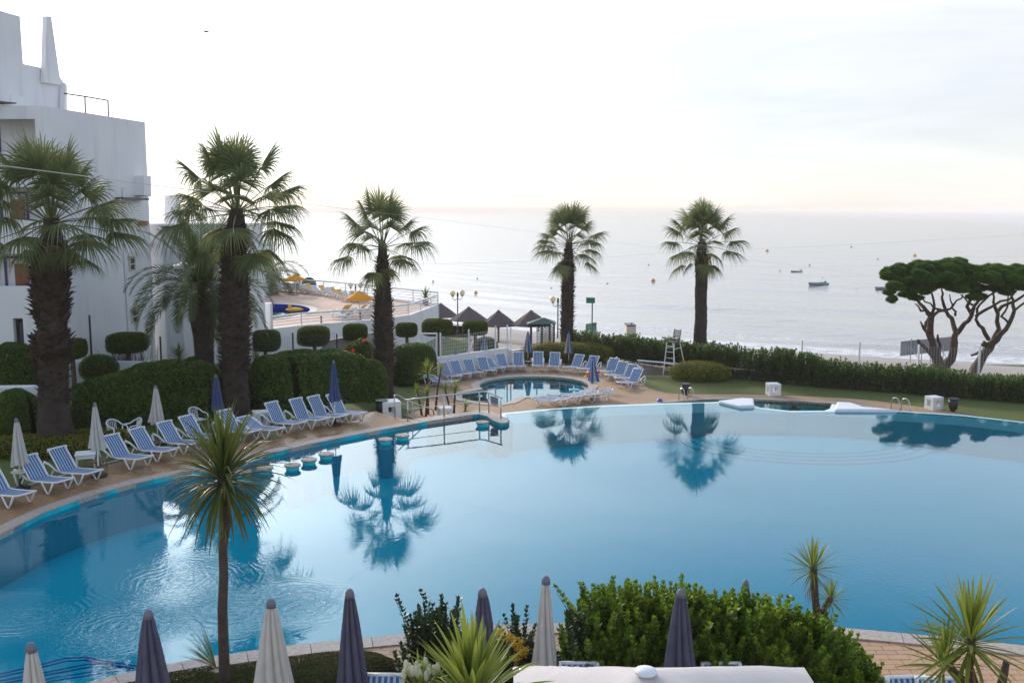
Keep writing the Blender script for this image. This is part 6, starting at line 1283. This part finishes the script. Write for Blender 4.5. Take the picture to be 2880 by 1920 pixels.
# stools in the pool
for i, s_ in enumerate([c6(455,1118),c6(682,1075),c6(965,1048),c6(1135,992),c6(1313,934),c6(1925,782),c6(2100,742),c7(862,1360)]):
    g = gp(s_, .02); t = thing('pool_stool', 'round stone stool in the water, %s' % ['leftmost, behind the cordyline leaves','second from the left, beside the cordyline leaf tips','third from the left, on the open water','fourth from the left','fifth from the left, nearest the umbrella reflection','left one of the far pair','right one of the far pair','single one by the finger wall'][i], 'stool', (g.x, g.y, -1.75), 0, 'round stools standing in the pool')
    MB().lathe([(.21,0),(.21,1.70)], 24).build('column', 'pool_wall', t, True); o = MB().lathe([(.25,1.70),(.265,1.715),(.265,1.755),(.25,1.77)], 28).build('seat', 'coping', t, False)
# pool ladders
for (a, b, l_) in ((c8(687,1340),c8(765,1338),'steel ladder rails at the catch pool near the black bin'),(c9(673,1390),c9(752,1398),'steel ladder rails near the cube block at right')):
    A_, B_ = gp(a, ZL), gp(b, ZL); t = thing('pool_ladder', l_, 'pool ladder', tuple(A_), 0, 'pool ladders')
    for v in (A_, B_): MB().tube([v-A_+Vector(p) for p in [(-.12,.35,0),(-.12,.33,.45),(-.08,.22,.62),(0,.05,.66),(.05,-.12,.58),(.08,-.25,.3),(.08,-.3,-.3)]], .025, 8).build('rail', 'steel', t, True)
# toys by the round pool
g = gp(c7(1880,1045), ZL+.02)
t = thing('toy_bucket', 'purple and yellow toy bucket standing by the umbrella tray', 'toy bucket', tuple(at(c7(1863,985), g.y))); t.location.z = ZL+.66; MB().lathe([(.10,0),(.14,.2)], 14).build('bucket', 'toy_blue', t); MB().lathe([(.15,.2),(.16,.2),(.16,.26),(.14,.26)], 14).build('rim', 'toy_yellow', t)
def ring(name, l_, s_, r_, m_, z_): 
    v = at(s_, g.y-.1); pts = [(r_*math.cos(a), 0, r_+r_*math.sin(a)) for a in np.linspace(0, 6.283, 17)]; tag(MB().tube(pts, r_*.42, 8, cap=False).build(name, m_, None, True), l_, 'pool toy').location = (v.x, v.y, z_)
ring('swim_ring', 'orange inflatable ring on the tray by the round pool', c7(1880,1030), .15, 'toy_orange', ZL+.64)
t = thing('inflatable_duck', 'red-orange inflatable toy right of the orange ring', 'pool toy', (at(c7(1938,1040), g.y).x, g.y, ZL+.66)); MB().ball((0,0,.1), .14, 12, 8, (1.2,.8,.8)).build('body', 'toy_red', t, True); MB().ball((.12,0,.26), .08, 10, 6).build('head', 'toy_red', t, True); MB().ball((-.12,0,.22), .07, 10, 6).build('tail', 'toy_orange', t, True)
tag(MB().ball((0,0,0), .1, 10, 6, (2.0,1.2,.5)).build('swim_float', 'toy_yellow', None, True), 'flat yellow-orange float at the rim of the round pool', 'pool toy').location = (at(c7(1860,1050), g.y).x, g.y, ZL+.68)
t = thing('drinks_can', 'small orange cup on the low table between loungers', 'cup', tuple(gp(c7(1322,825), ZL)+Vector((0,0,.30)))); MB().lathe([(.05,0),(.06,.14)], 10).build('cup', 'toy_orange', t)
g = gp(c7(1305,835), ZL); t = thing('side_table', 'low brown table between two loungers behind the round pool', 'side table', tuple(g)); MB().lathe([(.28,.26),(.30,.29),(.28,.30)], 16).build('top', 'wood_dark', t); MB().tube([(0,0,0),(0,0,.27)], .04, 8).build('leg', 'wood_dark', t)
g = gp(c8(487,1362), ZL-.1); tag(MB().ball((0,0,.1), .16, 14, 8).build('ball', 'toy_blue', None, True), 'blue ball floating at the left end of the catch pool', 'ball').location = g
# umbrella foot stone near the flat loungers
g = gp(c7(1925,1170), ZL); tag(MB().lathe([(.28,0),(.30,.08),(.26,.16),(.06,.18)], 16).build('parasol_stand', 'concrete'), 'round concrete umbrella base behind the flat loungers', 'umbrella base').location = g

# lifeguard chair
L0, L1 = gp(c8(517,1112), ZL), gp(c8(610,1125), ZL); Wd = (L1-L0).length; ch_ = thing('lifeguard_chair', 'tall white lifeguard chair with dark slatted seat on the lawn before the hedge', 'lifeguard chair', tuple(L0), math.atan2(L1.y-L0.y, L1.x-L0.x)); Ht = at(c8(600,822), L0.y).z-ZL
for (x, y, xt, yt) in ((0,0,.12,.15),(Wd,0,Wd-.12,.15),(0,1.3,.12,.72),(Wd,1.3,Wd-.12,.72)): MB().tube([(x,y,0),(xt,yt,Ht)], .028, 6).build('leg', 'white_paint', ch_)
for k in range(5): f = (k+1)/5.6; MB().tube([(.12*f,.15*f,Ht*f),(Wd-.12*f,.15*f,Ht*f)], .02, 6).build('rung', 'white_paint', ch_)
for x in (.08, Wd-.08): MB().tube([(x,.12,Ht*.82),(x,.85,Ht*.82)], .018, 6).build('brace', 'white_paint', ch_)
for k in range(4): MB().box((Wd/2,.18+.15*k,Ht+.02), (Wd-.1,.11,.03)).build('seat_slat', 'wood_dark', ch_)
for k in range(6): MB().box((Wd/2,.74+.02*k,Ht+.12+.105*k), (Wd-.22,.025,.07)).build('back_slat', 'wood_dark', ch_)
for x in (.16, Wd-.16): MB().tube([(x,.70,Ht),(x,.88,Ht+.75)], .02, 6).build('back_post', 'wood_dark', ch_); MB().tube([(x-.1,.12,Ht+.25),(x-.1,.75,Ht+.25)], .02, 6).build('armrest', 'white_paint', ch_)
# roller pole and hose cart
a_, b_ = gp(c8(290,1040), ZL), gp(c8(1330,1120), ZL); a_ = Vector((at(c8(290,980), 60).x, 60, at(c8(290,982), 60).z)); b_ = Vector((at(c8(1330,1072), 56.2).x, 56.2, at(c8(1330,1072), 56.2).z))
t = thing('cover_roller', 'long thin white pool-cover roller lying along the foot of the hedge', 'roller', (a_.x, a_.y, ZL)); o = Vector(t.location); MB().tube([a_-o, b_-o], .05, 8).build('roller', 'white_paint', t)
for f in (.02,.98): v = a_.lerp(b_, f)-o; MB().tube([(v.x-.25,v.y,0),(v.x,v.y,v.z),(v.x+.25,v.y,0)], .02, 6).build('stand', 'white_paint', t)
g = gp(c8(1150,1138), ZL); t = thing('hose_cart', 'white tubular arched cart standing on the lawn before the hedge', 'cart', tuple(g)); 
for y in (0,.5): MB().tube([(0,y,0),(0,y,.5),(.1,y,.75),(.55,y,.78),(.68,y,.5),(.68,y,0)], .022, 6).build('frame', 'white_paint', t, True)
MB().lathe([(.16,0),(.16,.3)], 14, (.33,.1,.62)).build('reel', 'white_paint', t); MB().box((.33,.25,.35), (.6,.5,.03)).build('shelf', 'white_paint', t)

# ------------------------------------------------------------------ beach things
def lamp(sp, base_z, Y, l_, globes, top):
    pz = at(top, Y); t = thing('globe_lamp_post', l_, 'street lamp', (pz.x, Y, base_z), 0, 'double globe lamp posts'); H = pz.z-base_z; MB().tube([(0,0,0),(0,0,H)], [.06,.045], 8).build('post', 'black_iron', t); MB().lathe([(.12,0),(.12,.3),(.07,.4)], 10).build('foot', 'black_iron', t); MB().lathe([(.09,H-.35),(.09,H-.1),(.03,H+.08)], 8).build('finial', 'black_iron', t)
    for s in globes:
        v = at(s, Y); x = v.x-pz.x; z = v.z-base_z; MB().tube([(0,0,H-.45),(x*.5,0,z-.62),(x*.95,0,z-.5),(x,0,z-.28)], .03, 6).build('arm', 'black_iron', t, True); gl = MB().ball((x,0,z), .24, 16, 10).build('globe', 'globe', t, True); MB().lathe([(.10,z-.30),(.12,z-.2)], 8, (x,0,0)).build('collar', 'black_iron', gl)
lamp(None, -2.6, 86, 'double globe lamp between terrace corner and thatched sunshades', [c7(582,150), c7(672,145)], c7(628,145)); lamp(None, -2.6, 80, 'globe lamp partly hidden by the palm trunk behind the round pool', [c7(1530,207), c7(1622,207)], c7(1577,200))
lamp(None, -2.6, 92, 'double globe lamp above the yellow parasol behind the terrace railing', [c4(1292,228), c4(1395,228)], c4(1343,228)); lamp(None, -2.6, 98, 'double globe lamp beyond the terrace, left of the far parasol', [c4(482,185), c4(578,185)], c4(537,180))
def thatch(ap, rim, rw, Y, l_, gz=-2.9):
    A_ = at(ap, Y); zr_ = at(rim, Y).z; r_ = rw/2800*Y/2; t = thing('thatched_sunshade', l_, 'sunshade', (A_.x, Y, gz), .2, 'dark thatched sunshades on the beach'); H = A_.z-gz; h = A_.z-zr_; n = 10
    for k in range(6):
        a, b = k/6, (k+1)/6; z0, z1 = H-h*a, H-h*b-.06; m_ = MB(); m_.lathe([(max(.02,r_*a-.04),z0),(r_*b+.05,z1),(r_*b+.03,z1-.07),(max(.01,r_*a-.1),z0-.06)], n, mod=lambda t_, v: 1+.03*math.sin(t_*5+k)); m_.build('thatch_tier', 'thatch', t)
    MB().tube([(0,0,0),(0,0,H-.1)], .09, 8).build('post', 'wood_dark', t)
thatch(c7(470,240), c7(470,355), 98, 84, 'thatched sunshade nearest the terrace corner, leftmost of four'); thatch(n3(575,10), n3(560,262), 104, 80, 'second thatched sunshade from the left, behind the lamp post'); thatch(n3(1190,80), n3(1160,368), 106, 77, 'third thatched sunshade from the left'); thatch(n3(1865,80), n3(1850,362), 112, 76, 'rightmost thatched sunshade beside the green lattice shelter')
Yl = 74; x0_, x1_ = at(n3(1998,400), Yl).x, at(n3(2340,400), Yl).x; ztl = at(n3(2100,350), Yl).z; gz = -2.6; W_ = x1_-x0_; H = ztl-gz; t = thing('lattice_shelter', 'green lattice shelter with corner posts beside the rightmost thatched sunshade', 'shelter', (x0_, Yl, gz))
for f in (0,.27,.73,1): MB().box((W_*f,0,H/2), (.13,.13,H)).build('post', 'dark_green', t)
m_ = MB(); m_.add([(-.8,-.5,H-.05),(W_+.15,-.5,H-.05),(W_+.15,1.6,H-.05),(-.8,1.6,H-.05),(W_*.4,.5,H+.35)], [(0,1,4),(1,2,4),(2,3,4),(3,0,4)]); m_.build('roof', 'dark_green', t)
m_ = MB(); H2 = H-.1
n_ = int((W_+H2)/.2)
for k in range(n_):
    c = k*.2-H2
    for sg in (1,-1):
        xa_, za_ = (c, 0) if sg > 0 else (c, H2); xb_ = c+H2; zb_ = H2 if sg > 0 else 0
        if xa_ < 0: za_ = za_+sg*(-xa_); xa_ = 0
        if xb_ > W_: zb_ = zb_-sg*(xb_-W_); xb_ = W_
        if xb_ > xa_: m_.tube([(xa_,.02*sg,za_),(xb_,.02*sg,zb_)], .03, 4)
m_.build('lattice', 'dark_green', t, False, 'stuff')
# green signs
Y = 73; b_ = at(n4(463,545), Y); t = thing('green_sign', 'small green sign plate on top of a tall thin pole', 'sign', (b_.x, Y, -2.5)); v = at(c7(1890,217), Y); MB().tube([(0,0,0),(0,0,v.z+2.5)], .05, 6).build('pole', 'dark_green', t); o = MB().box((v.x-b_.x-.03,-.06,v.z+2.5), (.66,.05,.42)).build('plate', 'green_sign', t); o.rotation_euler = (0,.0,-.35); MB().box((.14,0,v.z+.7), (.22,.05,.16)).build('bracket', 'black_iron', t)
a_, b_ = at(n4(335,460), 72), at(n4(550,460), 72); za_, zb2 = at(n4(335,365), 72).z, at(n4(550,318), 72).z; t = thing('green_board', 'green ribbed board standing behind the oleander hedge', 'board', (a_.x, 72, -2.5)); W_ = b_.x-a_.x
for k in range(8): x = W_*(k+.5)/8; h = (za_+(zb2-za_)*(k+.5)/8)+2.5; MB().box((x,.02*(k%2)-.3*k/8,h/2+.0), (W_/8-.01,.05,h)).build('board_rib', 'green_sign', t)
# cream cabin
Y = 74; a_, b_ = at(n4(1158,500), Y), at(n4(1345,500), Y); zt_ = at(n4(1250,410), Y).z; W_ = b_.x-a_.x; t = thing('beach_cabin', 'small cream slatted lifeguard cabin with dark flat roof behind the hedge', 'cabin', ((a_.x+b_.x)/2, Y+.8, -2.7)); H = zt_+2.7
MB().box((0,0,H/2), (W_*.98,1.5,H)).build('wall', 'cream', t); nb = int(H/.25)
for k in range(nb): 
    for (c, d) in (((0,-.77,H-.11-k*.25),(W_,.03,.21)),((W_/2+.0,0,H-.11-k*.25),(.03,1.5,.21))): MB().box(c, d).build('slat', 'cream', t)
MB().box((0,0,H+.04), (W_*1.02,1.6,.08)).build('roof', 'black', t); MB().ball((.1,0,H+.12), .07, 8, 6).build('roof_knob', 'black', t)
# billboard seen from behind
Y = 72; t = None; x0_, x1_ = at(c9(710,880), Y).x, at(c9(1105,860), Y-1.5).x; z0a, z0b = at(c9(710,955), Y).z, at(c9(710,840), Y).z; z1a, z1b = at(c9(1105,912), Y-1.5).z, at(c9(1105,803), Y-1.5).z
t = thing('billboard', 'grey back of a wide billboard on poles behind the pine trunks', 'billboard', (x0_, Y, -3.0)); m_ = MB(); W_ = x1_-x0_
m_.add([(0,0,z0a+3),(W_,-1.5,z1a+3),(W_,-1.5,z1b+3),(0,0,z0b+3),(0,.08,z0a+3),(W_,-1.42,z1a+3),(W_,-1.42,z1b+3),(0,.08,z0b+3)], [(0,1,2,3),(3,2,6,7),(0,3,7,4),(1,5,6,2),(4,7,6,5),(0,4,5,1)]); m_.build('panel', 'panel_back', t)
for f in (.2,.42,.6,.85): MB().tube([(W_*f,-1.5*f-.06,0),(W_*f,-1.5*f-.06,z0b+3.25 if f == .2 else z0b+2.95)], .045, 6).build('pole', 'steel', t)
for f in (.2,.8): MB().tube([(W_*f,-1.5*f-.06,z0b+2.6),(W_*f+.5,-1.5*f-1.4,0)], .035, 6).build('brace', 'steel', t)
# boats and buoys
def boat(s0, s1, sw, l_, kind_):
    g0, g1 = gp(s0, ZSEA), gp(s1, ZSEA); L = (g1-g0).length; t = thing('small_boat', l_, 'boat', tuple((g0+g1)/2), math.atan2(g0.y-g1.y, g0.x-g1.x), 'boats moored off the beach'); t.location.z = ZSEA; W_ = L*.17; vs = []; n = 10
    for i in range(n+1):
        f = i/n; x = L*(f-.5); wd = W_*(1-max(0,(f-.55)/.45)**2.2); sh = .30+.22*f*f
        vs += [(x,-wd,sh*L/5),(x,-wd*.7,-.1),(x,wd*.7,-.1),(x,wd,sh*L/5)]
    m_ = MB(); m_.add(vs, [(4*i+a,4*i+a+1,4*i+a+5,4*i+a+4) for i in range(n) for a in range(3)]+[(0,3,2,1)]); m_.build('hull', 'boat_grey' if kind_ else 'boat_hull', t, True)
    for sy in (-1,1): MB().tube([(vs[4*i][0], sy*abs(vs[4*i][1]), vs[4*i][2]) for i in range(n+1)], (.035 if not kind_ else .05)*L, 8).build('side_tube', 'boat_grey' if kind_ else 'white', t, True)
    MB().box((-L*.28,0,L*.09), (L*.14,W_*1.1,L*.08)).build('console', 'white' if not kind_ else 'black', t); MB().box((-L*.47,0,L*.09), (L*.06,W_*.5,L*.16)).build('outboard_motor', 'black', t); MB().box((L*.05,0,L*.03),(L*.08,W_*1.6,L*.02)).build('bench','white',t)
    if kind_: MB().tube([(-L*.3,0,L*.1),(-L*.3,0,L*.36)], .02*L/4, 5).build('mast', 'white', t); MB().box((-L*.3,0,L*.34), (L*.07,.02,L*.05)).build('flag', 'white', t)
boat(c8(1645,203), c8(1735,200), 0, 'dark-hulled small motorboat with white rim, farthest out', 0); boat(c8(1805,322), c8(1952,316), 0, 'grey inflatable boat with small flag mast, left of the pine', 1); boat(c9(510,432), c9(640,428), 0, 'small grey-white boat half hidden behind the pine crown', 1)
for i, (s_, sz, m_, l_) in enumerate([(c8(430,285),9,'mould','large yellow buoy left of the smooth-trunked palm'),(c8(1435,22),7,'mould','yellow buoy between smooth palm and boats, far out'),(c9(820,168),7,'mould','yellow buoy above the pine crown'),(c8(1548,198),3,'mould_red','tiny red buoy left of the dark boat'),(c8(1810,148),3.5,'black','tiny dark buoy above the inflatable boat'),(c8(390,145),3.5,'black','small dark float near the large yellow buoy'),
      (c8(27,312),4,'mould','small buoy right of the palm behind the round pool'),(c7(800,152),8,'mould','pale yellow buoy above the thatched sunshades'),(c7(397,45),5,'mould','small buoy above the terrace corner'),(c7(2043,68),5,'mould','small buoy above the cream cabin'),(c7(815,18),4,'black','dark float above the double globe lamp'),(c9(320,100),3.5,'black','dark float far out toward the right'),(c9(528,196),3,'black','dark float left of the pine crown'),(c9(362,430),2.5,'black','speck-like float below the inflatable boat'),(c7(1513,107),3,'black','dark float left of the palm trunk behind the round pool')]):
    g = gp(s_, ZSEA); r_ = sz*g.y/2800*.5; t = thing('buoy', l_, 'buoy', (g.x, g.y, ZSEA+.1), 0, 'buoys floating off the beach'); MB().ball((0,0,r_*.3), r_, 12, 8, (1.4,1,.8)).build('float', m_, t, True); MB().lathe([(r_*.5,r_*.7),(r_*.25,r_*1.7)], 8).build('top_cone', m_, t)
t = thing('flying_bird', 'tiny dark bird gliding high in the pale sky', 'bird', tuple(at(D(474,73), 90))); MB().ball((0,0,0), .1, 8, 6, (2.2,.8,.8)).build('body', 'black', t, True)
for sx_ in (-1,1): MB().add([(.05,0,.03),(sx_*.25-.02,.02,.12),(sx_*.52,.05,.05),(sx_*.2,.1,.03)], [(0,1,2,3)]).build('wing', 'black', t)
# overhead cables
for (pl, r_, l_) in (([(D(-60,372),24),(D(0,380),25),(D(173,402),28),(D(346,425),32),(D(590,455),39),(D(829,484),45),(D(948,497),48),(D(1268,538),56),(D(1600,580),64),(D(2420,690),84)],[.013,.013,.013,.012,.009,.006,.005,.004,.004,.004],'pale overhead cable sagging across the left palms toward the right'),
                     ([(D(345,618),56),(D(572,613),54),(D(863,608),50),(D(1000,606),48),(D(1300,598),44),(D(1545,580),42),(D(2000,560),38),(D(2420,535),36)],.003,'hair-thin cable crossing the sea in front of the palms')):
    P = [at(s_, Y_) for s_, Y_ in pl]; tag(MB().tube(P, r_, 5).build('overhead_cable', 'cream'), l_, 'cable')
# ------------------------------------------------------------------ furniture on the upper terrace
ty = lounger_proto(45, 'sling_yellow'); ty_w = lounger_proto(40, 'sling_white'); used = [False, False]
ys_ = [(c4(520,290),1),(c4(570,300),0),(c4(640,305),0),(c4(690,310),0),(c4(740,315),0),(c4(800,318),0),(c4(860,325),0),(c4(900,330),1),(c4(960,340),0),(c4(1040,345),1),(c4(1110,365),0),(c4(1165,370),1),(c4(1230,395),1),(c4(1300,410),0),(c4(1370,415),1),(c4(1440,415),0),(c4(1500,415),0)]
for i, (s_, yel) in enumerate(ys_):
    g = gp(s_, TZ-.12); src = ty if yel else ty_w; k_ = 0 if yel else 1
    if not used[k_]: o = src; used[k_] = True
    else: o = copy_tree(src)
    o.location = (g.x, g.y+.3, TZ-.12); o.rotation_euler = (0,0,R(-28)+rng.uniform(-.12,.12)); o['label'] = 'lounger with %s sling, %s from the left in the long row on the upper terrace' % ('yellow' if yel else 'white', ORD[i]); o['group'] = 'loungers on the upper terrace'
for i, (s_, yel, a_) in enumerate([(c4(1230,590),0,2.6),(c4(1350,560),1,2.8),(c4(1440,545),0,2.6),(c4(1200,560),1,2.4)]):
    g = gp(s_, TZ-.12); o = copy_tree(ty if yel else ty_w); o.location = (g.x, g.y, TZ-.12); o.rotation_euler = (0,0,a_); o['label'] = '%s-sling lounger, %s from left in the cluster near the upper terrace railing' % ('yellow' if yel else 'white', ['second','third','fourth','first'][i]); o['group'] = 'loungers on the upper terrace'
def parasol(sc_, Y, rw, zt2, zr2, gz, l_, foot=True):
    v = at(sc_, Y); r_ = rw/2800*Y/2; zt3 = at(zt2, Y).z; zr3 = at(zr2, Y).z; t = thing('yellow_parasol', l_, 'parasol', (v.x, Y, gz), 0, 'open yellow parasols on the upper terrace'); n = 16; m_ = MB()
    m_.lathe([(r_,zr3-gz-.12),(r_,zr3-gz),(r_*.62,zr3-gz+(zt3-zr3)*.48),(.22,zt3-gz-.02),(.20,zt3-gz+.03),(.02,zt3-gz+.08)], n, mod=lambda a, v: 1-.05*abs(math.sin(a*4))); m_.build('canopy', 'cv_yellow', t, True)
    MB().tube([(0,0,0),(0,0,zt3-gz)], .03, 8).build('pole', 'white_paint', t); MB().lathe([(.35,0),(.35,.06),(.05,.1)], 14).build('foot', 'black', t)
parasol(c4(708,150), 86, 65, c4(708,128), c4(708,168), TZ-.12, 'open yellow parasol beside the dark green disc, farther one'); parasol(c4(1385,340), 73, 78, c4(1385,302), c4(1385,372), TZ-.12, 'open yellow parasol left of the middle palm trunk, nearer one')
v = at(c4(855,225), 91); t = thing('green_disc', 'dark green round disc on the seaward side of the terrace railing', 'disc', (v.x, 91, TZ-.5)); MB().tube([Vector((0,-.04,v.z-TZ+.5)), Vector((0,.04,v.z-TZ+.5))], .68, 32).build('disc', 'dark_green', t); MB().tube([(0,.08,0),(0,.08,v.z-TZ)], .04, 6).build('pole', 'black_iron', t)
g = gp(c4(2080,440), TZ-.12); t = thing('small_palm', 'small potted palm bush at the right corner of the upper terrace', 'plant', tuple(g)); MB().lathe([(.2,0),(.25,.35)], 12).build('pot', 'black', t); spiky(t, (0,0,.5), 40, 1.1, .03, .5, 90, 'cord_dark', 0, 85, 0)
g = gp(c4(705,510), TZ-.45); t = thing('inflatable_boat', 'yellow toy boat floating in the terrace pool', 'pool toy', (g.x, g.y, TZ-.45)); MB().ball((0,0,.15), .35, 14, 8, (2.0,.8,.55)).build('body', 'toy_yellow', t, True); MB().ball((-.35,0,.42), .18, 10, 6, (.8,.8,1.2)).build('tower', 'toy_yellow', t, True)
for i, s_ in enumerate([c4(985,635), c4(1395,590)]): g = gp(s_, TZ-.12); t = thing('floor_lamp', 'small black bollard light at the near railing, %s' % ('left one beside the wall step' if not i else 'right one before the loungers'), 'bollard light', tuple(g), 0, 'bollard lights'); MB().lathe([(.06,0),(.05,.35),(.09,.38),(.07,.5)], 10).build('post', 'black', t)

# ------------------------------------------------------------------ sea air
hz_ = MB(); hz_.box((0, 4400, 6), (19600, 9700, 26)); 
q = NT('sea_air'); q.t.nodes.remove(q.p); pv = q.n('ShaderNodeVolumePrincipled', {'Color': (.95,.885,.83,1), 'Density': HAZE, 'Anisotropy': .1}) if HAZE else None
if HAZE:
    q.link(pv.outputs[0], q.out.inputs['Volume']); M['air'] = q.m; h = hz_.build('haze', 'air'); h['kind'] = 'stuff'
